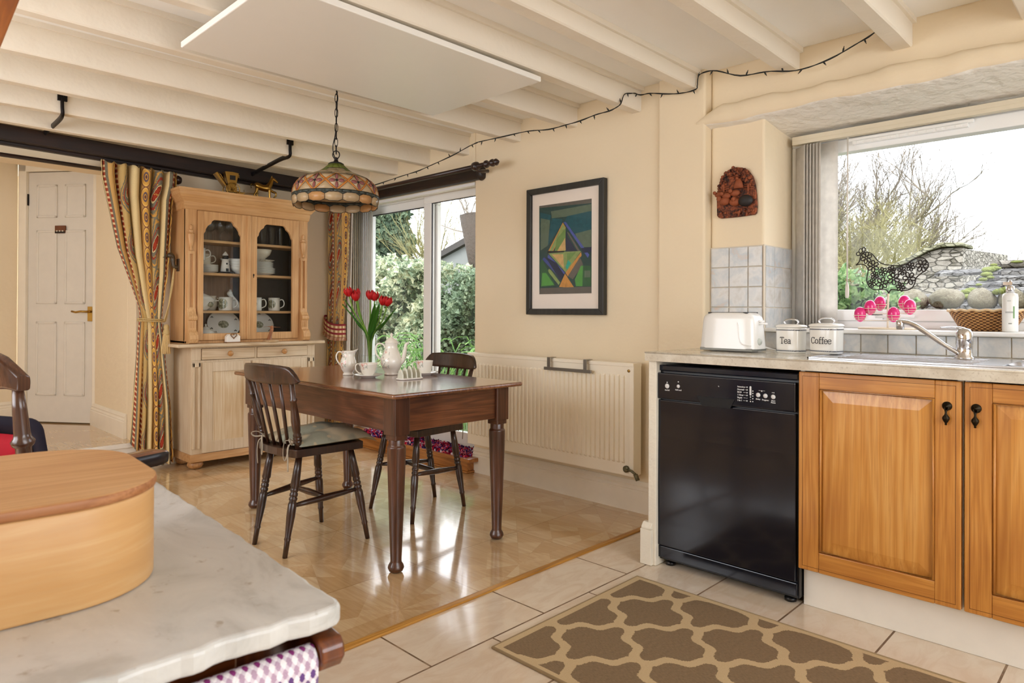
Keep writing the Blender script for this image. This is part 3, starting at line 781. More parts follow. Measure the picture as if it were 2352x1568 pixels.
# china and glass in the dresser
CHINA = plain('white_china', '#ece8e0', .12, var=.02)
CREAMC = plain('cream_china', '#e3d9c6', .15, var=.03)
def picmat(name, a, b, c):
    n = NM(name, .2); n.col(n.ramp(n.noise(n.obj, 70, 4, .7), [(.35, a), (.5, b), (.62, c)])); return n.mat
PIC = picmat('printed_cottage_scene', '#4b4836', '#87866a', '#c4bda8')
DGLASS = glassy('drinking_glass', (.93, .95, .96), .35)
def plate(label, loc, r, h=.014, grp=None, mat=CHINA, name='plate'):
    m = MB(); m.lathe([(.0, .001), (r*.55, 0), (r*.58, .003), (r*.95, h-.002), (r, h), (r*.94, h+.001), (r*.6, .006), (0, .005)], 28)
    return tag(m.build(name, mat, loc=loc), label, 'plate', grp)
k = 0
for i in range(8):
    plate('small white side plate, number %s up from the shelf in the left stack' % 'one two three four five six seven eight'.split()[i], (1.925, 4.885, 1.338+i*.0065), .068, .012, 'small plates stacked on the middle shelf')
for i in range(6): plate('white dinner plate in the right stack, %s from the bottom' % 'first second third fourth fifth sixth'.split()[i], (2.315, 4.895, 1.338+i*.0075), .104, .016, 'dinner plates stacked on the right')
for i in range(6): plate('white dessert plate above the dinner plates, %s from the bottom' % 'first second third fourth fifth sixth'.split()[i], (2.315, 4.895, 1.384+i*.0075), .092, .013, 'dessert plates stacked on the right')
plate('speckled wide rimmed plate on top of the right hand stack', (2.315, 4.895, 1.430), .1, .022, None, picmat('speckled', '#b7aa98', '#d8cfc0', '#ece6da'))
def bowl(label, loc, r, h, mat=CHINA, grp=None):
    m = MB(); m.lathe([(0, .002), (r*.42, 0), (r*.45, .008), (r*.8, h*.45), (r, h), (r*.97, h), (r*.76, h*.47), (r*.4, .012), (0, .01)], 28)
    return tag(m.build('bowl', mat, loc=loc), label, 'bowl', grp)
bowl('cream bowl standing on top of the right hand plate stack', (2.31, 4.895, 1.458), .085, .072, CREAMC)
for i in range(4): bowl('white bowl nested in the stack behind the left door, %s from the bottom' % 'first second third fourth'.split()[i], (2.145, 4.87, 1.338+i*.018), .072, .055, CHINA, 'bowls nested behind the left door')
def mug(label, loc, r=.038, h=.092, rot=0, pic=True, grp=None, flare=1.0, mat=CHINA):
    t = thing('mug', label, 'mug', loc, rot, grp)
    m = MB(); m.lathe([(0, .001), (r*.9, 0), (r, .004), (r*.97, h*.5), (r*flare, h), (r*flare-.003, h), (r*.93, h*.5), (r*.9, .006), (0, .005)], 28); m.build('body', mat, t)
    m = MB(); m.tube(smooth_path([(r*.9, 0, h*.83), (r+.018, 0, h*.86), (r+.03, 0, h*.62), (r+.024, 0, h*.35), (r*.9, 0, h*.2)]), .0042, 8); m.build('handle', mat, t)
    if pic:
        m = MB()
        m.grid(lambda u, v: (lambda a, rr: ((r+.0012)*math.cos(a), (r+.0012)*math.sin(a), h*.5+rr*math.sin(u*2*PI)))(-2.2+rr_(v, r)*math.cos(u*2*PI)/r, rr_(v, r)), 20, 5, True)
        m.build('picture', PIC, t)
    return t
def rr_(v, r): return v*r*.78
mug('white mug with a round cottage picture, right hand one behind the right door', (2.405, 4.86, 1.073), .042, .098, -.35, grp='picture mugs behind the right door')
mug('white mug with a round cottage picture, left hand one behind the right door', (2.262, 4.86, 1.073), .042, .098, -.35, grp='picture mugs behind the right door')
mug('white picture mug in front of the cat ornament behind the left door', (2.035, 4.85, 1.073), .048, .096, -.3)
mug('white mug with a coloured picture standing on another mug behind the left door', (1.858, 4.87, 1.425), .04, .085, -.3)
mug('plain white tall mug at the left end of the middle shelf', (1.845, 4.87, 1.338), .036, .086, 2.6, False)
mug('patterned cream cup piled behind the picture mug at left', (1.915, 4.93, 1.395), .044, .08, -.2, False, mat=CREAMC)
def teapot(name, label, loc, s, rot=0, cat='teapot'):
    t = thing(name, label, cat, loc, rot)
    m = MB(); m.lathe([(0, .0), (.55*s, 0), (.6*s, .06*s), (.9*s, .4*s), (1*s, .75*s), (.85*s, 1.1*s), (.5*s, 1.32*s), (.45*s, 1.36*s)], 24); m.build('body', CHINA, t)
    m = MB(); m.lathe([(.5*s, 1.34*s), (.42*s, 1.48*s), (.16*s, 1.62*s), (.08*s, 1.68*s), (.14*s, 1.8*s), (.1*s, 1.9*s), (0, 1.95*s)], 20); m.build('lid', CHINA, t)
    m = MB(); m.tube(smooth_path([(-.8*s, 0, .5*s), (-1.25*s, 0, .8*s), (-1.35*s, 0, 1.2*s), (-1.6*s, 0, 1.35*s)]), [.2*s]*4+[.15*s]*4+[.1*s]*5, 10); m.build('spout', CHINA, t)
    m = MB(); m.tube(smooth_path([(.8*s, 0, 1.1*s), (1.3*s, 0, 1.15*s), (1.4*s, 0, .8*s), (.95*s, 0, .45*s)]), .09*s, 8); m.build('handle', CHINA, t)
    return t
teapot('teapot', 'small white china teapot on the lowest shelf of the dresser', (1.90, 4.86, .867), .058, .1)
t = thing('tureen', 'white oval soup tureen with lid behind the left door', 'tureen', (1.86, 4.87, 1.073))
m = MB(); m.lathe([(0, 0), (.045, 0), (.05, .008), (.085, .045), (.09, .07), (.096, .074), (.09, .078)], 28, sx=1.1); m.box(-.13, -.012, .066, -.09, .012, .074); m.box(.09, -.012, .066, .13, .012, .074); m.build('bowl', CHINA, t)
m = MB(); m.lathe([(.088, .078), (.07, .1), (.03, .118), (.022, .122), (.025, .132), (.0, .138)], 28, sx=1.1); m.build('lid', CHINA, t)
m = MB(); m.lathe([(0, 0), (.016, 0), (.018, .002), (0, .003)], 16, (.045, -.079, .042), 0, Matrix.Rotation(PI/2, 3, 'X')); m.build('picture', PIC, t)
m = MB(); m.lathe([(0, 0), (.03, 0), (.042, .04), (.04, .075), (.03, .09), (.036, .105), (.033, .105), (.028, .09), (0, .02)], 20); m.tube(smooth_path([(.038, 0, .09), (.06, 0, .08), (.055, 0, .04), (.04, 0, .03)]), .004, 6)
tag(m.build('milk_jug', CREAMC, loc=(1.965, 4.93, 1.073)), 'pale cream jug between the tureen and the picture mug', 'jug')
# cat shaped ornament
t = thing('cat_ornament', 'white cat shaped china ornament rising behind the picture mug', 'ornament', (2.115, 4.91, 1.073))
m = MB(); m.lathe([(0, 0), (.045, 0), (.05, .03), (.042, .06), (.028, .08)], 18); m.tube(smooth_path([(.0, 0, .07), (-.004, 0, .085), (-.012, 0, .10), (-.02, 0, .115)]), [.03, .028, .026, .024, .022, .02, .018, .017, .016, .016, .016, .017, .018], 12); m.ball((-.026, 0, .125), .02, 12)
m.build('body', CHINA, t)
m = MB(); 
for s in (-1, 1): m.lathe([(.007, 0), (.001, .016)], 6, (-.026+.004, s*.011, .139))
m.build('ear', CHINA, t)
# lighthouse
t = thing('lighthouse_ornament', 'small white and black lighthouse ornament behind the left door', 'ornament', (2.035, 4.86, 1.338))
m = MB(); m.lathe([(.035, .008), (.028, .06), (.024, .095), (.028, .097), (.028, .103)], 20); m.build('tower', CHINA, t)
m = MB(); m.lathe([(.055, 0), (.05, .012), (.0, .014)], 20, sx=1.1); m.lathe([(.021, .103), (.021, .128), (.0, .128)], 16); m.box(-.009, -.034, .014, .009, -.028, .036); m.lathe([(.007, 0), (.0, .003)], 10, (0, -.028, .07), 0, Matrix.Rotation(PI/2, 3, 'X')); m.build('black_trim', plain('black_glaze', '#1b1b1f', .2), t)
m = MB(); m.lathe([(.02, .128), (.018, .138), (.008, .15), (.004, .157), (0, .158)], 16); m.build('dome', CHINA, t)
m = MB(); m.lathe([(0, 0), (.02, 0), (.03, .03), (.045, .06), (.058, .075), (.055, .076), (.03, .04), (0, .02)], 20, sx=1.2)
tag(m.build('sauce_boat', CHINA, loc=(2.095, 4.93, 1.375)), 'white sauce boat between lighthouse and stacked bowls', 'sauce boat')
# standing plates
for lab, x, r in (('large oval plate with printed rim leaning behind the left door', 2.05, .105), ('large plate with printed rim leaning behind the right door', 2.315, .1)):
    t = thing('serving_plate', lab, 'plate', (x, 4.90, .868), 0, 'plates leaning on the lowest shelf')
    F = Matrix.Rotation(math.radians(72), 3, 'X')
    F4 = Matrix.Translation((0, .03, r*.98)) @ F.to_4x4()
    m = MB(F4); m.lathe([(0, .004), (r*.6, 0), (r*.65, .004), (r, .016), (r*.96, .018), (r*.62, .008), (0, .007)], 32, sx=1.15); m.build('plate_body', CHINA, t)
    m = MB(F4); m.lathe([(r*.36, .0085), (0, .009)], 24, sx=1.0, sy=.75, cap=False); 
    m.build('picture', PIC, t)
    m = MB(F4)
    for k in range(6):
        a = k*PI/3+.4
        for q in range(3): m.ball((r*.82*1.15*math.cos(a)+.006*(q-1), r*.82*math.sin(a)+.005*(q % 2), .0155), .005, 6, 0, 1, 1, .3)
    m.build('rim_motif', plain('rim_print', '#3c3b36', .3), t)
def wineglass(label, loc, s=1, grp='stemmed glasses on the top shelf'):
    m = MB(); m.lathe([(.03*s, 0), (.03*s, .002), (.004*s, .006), (.0035*s, .06*s), (.012*s, .068*s), (.032*s, .09*s), (.036*s, .115*s), (.029*s, .15*s)], 18, cap=False)
    return tag(m.build('wine_glass', DGLASS, loc=loc), label, 'glass', grp)
for i in range(8): wineglass('stemmed wine glass on the top shelf behind the left door', (1.865+.068*(i % 4)+.02*(i//4), 4.86+.07*(i//4), 1.566))
for i in range(4):
    m = MB(); m.lathe([(.02, 0), (.022, .01), (.032, .13), (.034, .14)], 16, cap=False)
    tag(m.build('tumbler_glass', DGLASS, loc=(2.255+.07*i, 4.88, 1.566)), 'tall tumbler on the top shelf behind the right door', 'glass', 'tumblers on the top shelf')
for x in (2.27, 2.345, 2.43):
    m = MB(); m.lathe([(.032, 0), (.03, .1), (.004, .125), (.004, .17), (.03, .176)], 16, cap=False)
    tag(m.build('goblet_glass', DGLASS, loc=(x, 4.955, 1.073)), 'upturned goblet standing behind the picture mugs', 'glass', 'upturned goblets behind the mugs')
# ornaments on the worktop
t = thing('house_ornament', 'small white wooden house with a heart on the dresser worktop', 'ornament', (2.02, 4.70, .848))
m = MB(); m.prism([(-.048, 0), (.048, 0), (.048, .045), (.03, .062), (.0, .05), (-.03, .062), (-.048, .045)], -.02, .015, 'y'); m.build('house', plain('white_chalk_paint', '#efe9e0', .7), t, bev=.002)
m = MB(); hp = []
for i in range(24):
    a = 2*PI*i/24; hp.append((.0013*16*math.sin(a)**3, .052+.0013*(13*math.cos(a)-5*math.cos(2*a)-2*math.cos(3*a)-math.cos(4*a))))
m.tube([(p[0], -.024, p[1]) for p in hp], .0035, 6, closed=True); m.box(-.05, -.028, .0, .05, .02, .008); m.build('heart', wood('brown_trim', '#5a3a22', '#8a6542', '#a98560', 'x'), t)
t = thing('wooden_bird_carving', 'carved wooden figure with thin spread wings on a round base on the dresser', 'ornament', (2.30, 4.69, .848))
CARV = wood('carving_wood', '#6b3a1c', '#9c623a', '#bd8458', 'z', .4)
m = MB(); m.lathe([(.05, 0), (.048, .012), (.03, .016), (0, .017)], 20, sx=1.1); m.build('base', wood('carving_base', '#9c7a50', '#c3a27a', '#d8bf9a', 'x'), t)
m = MB(); m.tube(smooth_path([(-.015, 0, .012), (-.008, 0, .05), (.004, 0, .085), (.006, 0, .1)]), [.02, .018, .016, .014, .012, .012, .012, .012, .012, .012, .011, .011, .01], 10); m.ball((.004, 0, .105), .013, 10); m.build('body', CARV, t)
m = MB(); m.tube(smooth_path([(-.06, 0, .108), (-.02, -.004, .112), (.004, 0, .108), (.035, .004, .106), (.07, 0, .104)]), [.002]*4+[.005]*9+[.002]*4, 8, flat=.5); m.build('wing', CARV, t)

# brass carriage and horse on the cornice
ZT = 1.896
t = thing('brass_carriage', 'brass carriage ornament with spoked wheels on top of the dresser', 'ornament', (2.075, 4.86, ZT), -.12)
def wheel(c, r):
    m = MB(); m.tube([(c[0]+r*math.cos(a), c[1], c[2]+r*math.sin(a)) for a in [2*PI*i/28 for i in range(28)]], .0035, 6, closed=True)
    for i in range(12):
        a = 2*PI*i/12; m.tube([c, (c[0]+r*math.cos(a), c[1], c[2]+r*math.sin(a))], .0016, 5)
    m.ball(c, .007, 8); return m
for y in (-.045, .045): wheel((.0, y, .048), .045).build('wheel', BRASS, t)
m = MB(); m.prism([(-.028, .07), (.025, .07), (.038, .145), (.044, .168), (.0, .174), (-.052, .172), (-.048, .155)], -.03, .03, 'y')
m.build('cab', BRASS, t, bev=.002)
m = MB(); 
for y in (-.0305, .0285): m.box(-.02, y, .115, .02, y+.002, .148)
m.build('cab_window', plain('dark_window', '#14120e', .3), t)['kind'] = 'stuff'
m = MB(); m.tube([(-.03, 0, .075), (-.075, 0, .15), (-.1, 0, .165)], .004, 6); m.add([(-.04, -.028, .07), (-.04, .028, .07), (-.105, .028, .16), (-.105, -.028, .16), (-.05, -.028, .066), (-.05, .028, .066), (-.12, .028, .15), (-.12, -.028, .15)], [(0, 1, 2, 3), (7, 6, 5, 4), (0, 3, 7, 4), (1, 5, 6, 2), (2, 6, 7, 3), (0, 4, 5, 1)])
m.box(-.03, -.03, .03, .03, .03, .072); m.prism([(.03, .0), (.085, .028), (.085, .032), (.03, .04)], -.028, .028, 'y')
for y in (-.03, .03): m.tube([(.05, y, .03), (.10, y*.8, .034), (.19, y*.6, .04)], .0022, 6)
m.tube([(.085, -.02, .03), (.082, -.02, .055)], .002, 5); m.ball((.042, -.032, .15), .006, 8); m.ball((.042, -.032, .138), .005, 8)
m.build('shafts_and_seat', BRASS, t)
t = thing('brass_horse', 'brass trotting horse ornament in front of the carriage on the dresser', 'ornament', (2.305, 4.835, ZT), -.12)
m = MB()
m.tube(smooth_path([(-.062, 0, .092), (-.045, 0, .098), (-.01, 0, .09), (.025, 0, .09), (.045, 0, .1)], 4), [.012, .02, .025, .027, .027, .026, .025, .024, .024, .024, .025, .026, .027, .027, .026, .022, .014], 14, flat=1.0)
m.tube(smooth_path([(.035, 0, .1), (.052, 0, .13), (.06, 0, .155), (.066, 0, .168)], 4), [.024, .022, .02, .019, .017, .016, .015, .014, .0135, .013, .013, .012, .011], 12)
m.tube([(.058, 0, .168), (.075, 0, .162), (.095, 0, .148), (.105, 0, .141)], [.011, .012, .0085, .006], 10)
for s in (-1, 1): m.lathe([(.004, 0), (.001, .014)], 6, (.06, s*.006, .174))
def lg(p, r): m.tube(smooth_path(p, 3), [r[0]+(r[1]-r[0])*i/((len(p)-1)*3) for i in range((len(p)-1)*3+1)], 8)
lg([(-.05, -.012, .085), (-.058, -.013, .055), (-.072, -.013, .03), (-.076, -.013, .0)], (.013, .0045))
lg([(-.045, .012, .085), (-.045, .013, .055), (-.045, .013, .035), (-.025, .013, .0)], (.013, .0045))
lg([(.04, -.012, .085), (.04, -.013, .045), (.042, -.013, .01), (.05, -.013, .0)], (.012, .0045))
lg([(.048, .012, .085), (.075, .013, .07), (.095, .013, .065), (.095, .013, .04), (.08, .013, .028)], (.011, .0045))
m.build('body', BRASS, t)
m = MB(); m.tube(smooth_path([(-.065, 0, .1), (-.08, 0, .112), (-.092, 0, .1), (-.09, 0, .078)], 4), [.005]*4+[.009]*5+[.003]*4, 8); m.build('tail', plain('dark_brass', '#4b3a1e', .4, 1), t)

# duck head hook on the side of the dresser
t = thing('duck_head_hook', 'carved duck head coat hook fixed to the left side of the dresser', 'hook', (1.719, 4.87, 1.38))
DUCK = wood('duck_wood', '#241a10', '#54452e', '#77694c', 'z', .4)
m = MB(); m.box(-.008, -.02, -.04, .0, .02, .045); m.build('back_plate', wood('hook_plate', '#1f140b', '#3a2817', '#523a22', 'z'), t, bev=.002)
m = MB(); m.tube(smooth_path([(-.004, 0, -.01), (-.028, 0, -.01), (-.035, 0, .02), (-.038, 0, .05), (-.05, 0, .068)], 4), [.013]*5+[.014]*4+[.016]*4+[.018]*4, 12); m.ball((-.052, 0, .066), .021, 12, 0, 1.1, .85, .95); m.tube([(-.062, 0, .064), (-.08, 0, .055), (-.1, 0, .05)], [.009, .007, .003], 8, flat=.5); m.build('duck_head', DUCK, t)
# ------------------------------------------------------------------ kitchen run
def speckle():
    n = NM('speckled_laminate_worktop', .14, .8); a = n.noise(n.obj, 14, 4, .6); b = n.noise(n.obj, 120, 3, .7)
    c = n.mix(n.ramp(a, [(.4, 0.0), (.62, .6)]), '#d9d2c2', '#b5a893'); c = n.mix(n.ramp(b, [(.56, 0.0), (.7, .5)]), c, '#94856f'); n.col(c); return n.mat
WT = speckle()
t = thing('worktop', 'pale speckled kitchen worktop running under the window', 'worktop', (2.8, .6, .905))
D = Matrix.Translation((-2.8, -.6, -.905))
m = MB(D); xs = (2.459, 2.62, 2.98, 3.12); ys = (-.42, -.05, .38, 1.607)
m.box(xs[0], ys[0], .867, xs[1], ys[3], .905); m.box(xs[2], ys[0], .867, xs[3], ys[3], .905); m.box(xs[1], ys[0], .867, xs[2], ys[1], .905); m.box(xs[1], ys[2], .867, xs[2], ys[3], .905)
m.build('worktop_board', WT, t)
m = MB(D); m.tube([(2.459, -.42, .902), (2.459, 1.607, .902)], .0035, 8); m.build('front_edge', WT, t)
m = MB(); m.box(2.478, 1.562, .0, 3.06, 1.600, .866); m.box(2.462, 1.575, 0, 2.50, 1.63, .15); m.prism([(2.462, .15), (2.462, .158), (2.472, .172), (2.478, .178), (2.50, .178), (2.50, .15)], 1.578, 1.625, 'y')
struct(m.build('trim_19', plaster('end_panel_paint', '#e6dfcf', .25, 30, 90), bev=.003), 'pale painted end panel of the kitchen units beside the dishwasher')
STEEL = plain('brushed_steel', '#c9c9cc', .22, 1, var=.02)
t = thing('kitchen_sink', 'stainless steel inset sink with drainer below the window', 'sink', (2.8, .3, .905))
D = Matrix.Translation((-2.8, -.3, -.905))
m = MB(D); 
m.box(2.555, .38, .905, 3.0, .96, .9085); m.box(2.555, -.42, .905, 2.625, .38, .9085); m.box(2.97, -.42, .905, 3.0, .38, .9085); m.box(2.625, -.42, .905, 2.97, -.04, .9085)
m.box(2.552, -.42, .905, 2.558, .965, .911); m.box(2.552, .958, .905, 3.003, .965, .911)
for k in range(7): m.box(2.62+.045*k, .46, .908, 2.628+.045*k, .88, .9105)
m.build('sink_top', STEEL, t, bev=.0015)
m = MB(D)
def bowlf(u, v):
    a = 2*PI*u; q = 1-v*.12; cx, cy, hx, hy = 2.7975, .17, .1725*q, .21*q
    c, s = math.cos(a), math.sin(a); n = 7; r = (abs(c)**n+abs(s)**n)**(-1/n)
    return (cx+hx*c*r, cy+hy*s*r, .9085-.15*v)
m.grid(bowlf, 40, 4, True); m.box(2.65, 0, .756, 2.945, .34, .759); m.build('bowl', STEEL, t)
t = thing('mixer_tap', 'chrome mixer tap with long angled spout behind the sink', 'tap', (2.895, .537, .909))
m = MB(); m.lathe([(.032, 0), (.032, .006), (.026, .01), (.0255, .05), (.027, .052), (.027, .08), (.026, .095), (.018, .108), (0, .112)], 28); m.build('body', CHROME, t)
m = MB(); m.tube(smooth_path([(-.01, .015, .018), (-.02, .06, .05), (-.03, .13, .105), (-.035, .165, .126), (-.038, .195, .132)], 5), [.0115]*6+[.0125]*10+[.013]*5, 14, flat=.75)
m.lathe([(.013, -.022), (.0145, -.002), (.0145, .01), (.012, .013)], 16, (-.038, .198, .125)); m.build('spout', CHROME, t)
m = MB(); m.tube(smooth_path([(0, -.018, .085), (0, -.005, .105), (0, .03, .113), (0, .075, .112)], 5), [.018]*5+[.015]*4+[.010]*4+[.007]*3, 12, flat=.4); m.build('lever', CHROME, t)
# dishwasher
BLK = plain('gloss_black_enamel', '#050a18', .16, 0, .45, var=.0, coat=.25)
BLK2 = plain('black_plastic', '#08090d', .28)
WM = plain('white_print', '#d9d9d9', .4)
t = thing('dishwasher', 'freestanding black dishwasher with white printed controls', 'dishwasher', (2.8, 1.27, 0))
D = Matrix.Translation((-2.8, -1.27, 0))
m = MB(D); m.box(2.512, .975, .025, 3.04, 1.575, .848); m.build('casing', BLK2, t, bev=.003)
m = MB(D); m.box(2.504, .98, .825, 2.52, 1.572, .85); m.build('top_lip', BLK, t, bev=.004)
m = MB(D)
pr = []
m.grid(lambda u, v: (2.494+.010*math.sin(PI*v)**.0*0+.004*(1-math.sin(PI*min(1, v*1.1))), .984+.585*u, .088+.615*v), 12, 10)
m.box(2.496, .984, .088, 2.514, 1.569, .703)
m.build('door', BLK, t, bev=.004, seg=3)
m = MB(D); m.box(2.489, .983, .708, 2.515, 1.57, .818); m.build('control_panel', BLK, t, bev=.006, seg=3)
m = MB(D); m.prism([(1.375, .735), (1.215, .735), (1.235, .698), (1.355, .698)], 2.486, 2.492, 'x'); m.build('handle_recess', plain('matte_black', '#020203', .7), t)
m = MB(D); m.box(2.500, .98, .035, 2.515, 1.572, .084); m.build('kick_plate', BLK, t, bev=.003)
for y in (1.02, 1.53):
    m = MB(D); m.lathe([(.022, 0), (.022, .012), (.01, .016), (.01, .036)], 14, (2.545, y, 0)); m.build('foot', BLK2, t)
TD = Matrix.Rotation(-PI/2, 3, 'Z') @ Matrix.Rotation(PI/2, 3, 'X')
def disc_yz(m, y, z, r, x=2.4885, sy=1): m.lathe([(r, 0), (r*.9, .0016), (0, .002)], 16, (x, y, z), 0, Matrix.Rotation(-PI/2, 3, 'Y'), sy=sy)
for y, z, r in ((1.516, .764, .0105), (1.463, .767, .0075), (1.122, .761, .0088), (1.094, .760, .0088), (1.064, .759, .0088)):
    m = MB(D); disc_yz(m, y, z, r); m.build('button', WM, t)
m = MB(D)
for k in range(6): disc_yz(m, 1.166, .787-.0105*k, .0028 if k != 4 else .0014)
for z in (.7505, .741, .7335): disc_yz(m, 1.152, z, .0026 if z != .741 else .0013)
disc_yz(m, 1.516, .779, .003); disc_yz(m, 1.463, .785, .0028); disc_yz(m, 1.108, .777, .003)
for z in (.774, .765, .755, .745, .734): disc_yz(m, 1.143, z, .0024)
for k in range(6): m.box(2.4878, 1.171, .7865-.0105*k, 2.489, 1.171+(.004, .004, .010, .006, .009, .010)[k], .7875-.0105*k)
m.box(2.4878, 1.112, .778, 2.489, 1.120, .779); m.box(2.4878, 1.096, .778, 2.489, 1.104, .779); m.box(2.4878, 1.283, .780, 2.489, 1.285, .783); m.box(2.4878, 1.281, .779, 2.489, 1.284, .780)
m.box(2.4878, 1.066, .773, 2.489, 1.069, .776); m.box(2.4878, 1.060, .773, 2.489, 1.063, .776)
m.prism(rrect(1.1485, .7565, 1.1555, .792, .0034, 5), 2.487, 2.489, 'x')
m.build('indicator_print', WM, t)
def text(s, size, parent, name, mat, M4, align='LEFT', ext=.0004, bold=0):
    cu = bpy.data.curves.new('t', 'FONT'); cu.body = s; cu.size = size; cu.align_x = align; cu.extrude = ext; cu.resolution_u = 2; cu.offset = bold
    o = bpy.data.objects.new('t', cu); C.objects.link(o); bpy.context.view_layer.update()
    me = bpy.data.meshes.new_from_object(o.evaluated_get(bpy.context.evaluated_depsgraph_get()))
    bpy.data.objects.remove(o); me.transform(M4); me.materials.clear(); me.materials.append(mat)
    q = bpy.data.objects.new(name, me); C.objects.link(q); q.parent = parent; return q
# text frame on a face looking to -X: text x -> world -Y, text y -> world Z
def FX(x, y, z): return D @ (Matrix.Translation((x, y, z)) @ Matrix(((0, 0, -1, 0), (-1, 0, 0, 0), (0, 1, 0, 0), (0, 0, 0, 1))))
for i, s in enumerate(('Intensive', 'Normal', 'ECO', '1 Hour', 'Rapid', '3 in 1')): text(s, .0085, t, 'printed_text', WM, FX(2.4885, 1.205, .784-.0105*i), bold=.0002)
for s, y, z in (('On/Off', 1.516, .744), ('Half Load', 1.463, .749), ('Delay', 1.122, .743), ('Program', 1.094, .742), ('Start', 1.064, .742), ('Pause', 1.064, .735)): text(s, .0075, t, 'printed_text', WM, FX(2.4885, y, z), 'CENTER', bold=.0002)
# cupboards
OAKC = wood('honey_oak', '#a5662a', '#c98a40', '#d9a25a', 'z', .32, 1.1, coat=.2, streak=.45)
OAKCY = wood('honey_oak_rail', '#a5662a', '#c98a40', '#d9a25a', 'y', .32, 1.1, coat=.2, streak=.45)
OAKP = wood('honey_oak_panel', '#b0702e', '#cf9246', '#dfab64', 'z', .3, .9, coat=.2, streak=.55)
GROOVE = plain('dark_groove', '#5c2f0e', .6)
WHT = plain('white_melamine', '#ebe7de', .4)
def cupboard(label, ya, yb, hy):
    t = thing('base_cupboard', label, 'kitchen cupboard', (2.8, (ya+yb)/2, 0), 0, 'oak kitchen base cupboards'); D = Matrix.Translation((-2.8, -(ya+yb)/2, 0))
    m = MB(D); m.box(2.512, ya, .15, 3.06, ya+.016, .866); m.box(2.512, yb-.016, .15, 3.06, yb, .866); m.box(2.512, ya+.016, .15, 3.06, yb-.016, .166); m.box(3.045, ya+.016, .166, 3.06, yb-.016, .866); m.build('carcass', WHT, t)
    a, b, z0, z1 = ya+.002, yb-.002, .148, .860; x0, x1 = 2.487, 2.507; w = .072
    m = MB(D); m.box(x1-.003, a, z0, x1, b, z1); dr_ = m.build('door', OAKC, t)
    for q0, q1 in ((a, a+w), (b-w, b)): m = MB(D); m.box(x0, q0, z0, x1-.002, q1, z1); m.build('door_stile', OAKC, dr_, bev=.004, seg=3)
    for q0, q1 in ((z0, z0+w), (z1-w*.8, z1)): m = MB(D); m.box(x0, a+w, q0, x1-.002, b-w, q1); m.build('door_rail', OAKCY, dr_, bev=.002)
    m = MB(D); A, B, Z0, Z1 = a+w, b-w, z0+w, z1-w*.8
    def bead(q, x, r):
        m.tube([(x, A+q, Z0+q), (x, B-q, Z0+q), (x, B-q, Z1-q), (x, A+q, Z1-q)], r, 8, closed=True)
    bead(.004, x0+.003, .005); m.build('moulding', OAKC, dr_)
    m = MB(D); e = .045
    vs = [(x0+.012, A, Z0), (x0+.012, B, Z0), (x0+.012, B, Z1), (x0+.012, A, Z1), (x0+.004, A+e, Z0+e), (x0+.004, B-e, Z0+e), (x0+.004, B-e, Z1-e), (x0+.004, A+e, Z1-e)]
    m.add(vs, [(1, 0, 4, 5), (2, 1, 5, 6), (3, 2, 6, 7), (0, 3, 7, 4), (5, 4, 7, 6), (0, 1, 2, 3)]); m.build('raised_panel', OAKP, dr_)
    m = MB(D)
    g = .0012; q = .014
    for (p, r_) in (((a+q, z0+q), (b-q, z1-q)),):
        m.box(x0-.0004, p[0], p[1], x0, p[0]+g, r_[1]); m.box(x0-.0004, r_[0]-g, p[1], x0, r_[0], r_[1]); m.box(x0-.0004, p[0], p[1], x0, r_[0], p[1]+g); m.box(x0-.0004, p[0], r_[1]-g, x0, r_[0], r_[1])
    m.build('scribed_line', GROOVE, dr_)
    m = MB(D); AB = plain('antique_brass', '#2b2419', .4, .9, bump=.3)
    m.lathe([(.014, 0), (.014, .002), (.011, .005), (.005, .006), (.004, .014), (0, .015)], 20, (x0, hy, .781), 0, Matrix.Rotation(-PI/2, 3, 'Y'))
    m.tube([(x0-.010, hy+.0055*math.cos(q_), .774+.0065*math.sin(q_)) for q_ in [2*PI*i/14 for i in range(14)]], .0018, 6, closed=True)
    m.lathe([(.0, -.048), (.0035, -.046), (.003, -.041), (.006, -.037), (.0105, -.028), (.010, -.022), (.004, -.014), (.003, -.008), (.0045, 0), (0, .002)], 14, (x0-.011, hy+.001, .769))
    m.build('drop_handle', AB, dr_)
    return t
cupboard('honey oak base cupboard next to the dishwasher', .467, .972, .507)
cupboard('honey oak base cupboard cut by the right edge of the photo', -.042, .463, .43)
m = MB(); m.box(2.545, -.42, 0, 2.56, .971, .149); struct(m.build('trim_20', WHT), 'white plinth board under the oak cupboards')

# toaster
TW = plain('white_toaster_plastic', '#f0efec', .22, var=.01, coat=.3)
t = thing('toaster', 'white two slot toaster on the worktop below the plaque', 'toaster', (2.80, 1.378, .905))
m = MB()
def tf(u, v):
    a = 2*PI*u; z = .014+.150*v
    hx = .078-.012*v; hy = .131-.012*v-.02*max(0, v-.75)**1.5*3; c, s = math.cos(a), math.sin(a); n = 4.5; r = (abs(c)**n+abs(s)**n)**(-1/n)
    k = 1-max(0, (v-.86)/.14)**2*.16
    return (hx*c*r*k, hy*s*r*k, z+(.004*math.sin(v*PI/2)))
m.grid(tf, 48, 16, True); n = 48
m.f.append([16*n+i for i in range(n)]); m.m.append(0); m.s.append(False)
m.build('body', TW, t)
m = MB(); m.prism([(math.cos(a)*.072, math.sin(a)*.122) for a in [2*PI*i/32 for i in range(32)]], .004, .016); m.box(-.074, -.118, .004, .074, .118, .016); m.build('base', plain('grey_plastic', '#8d8d86', .5), t, bev=.002)
m = MB(); m.box(-.052, -.09, .164, -.022, .09, .1705); m.box(.022, -.09, .164, .052, .09, .1705); m.build('slot', plain('slot_dark', '#2a2724', .5), t)
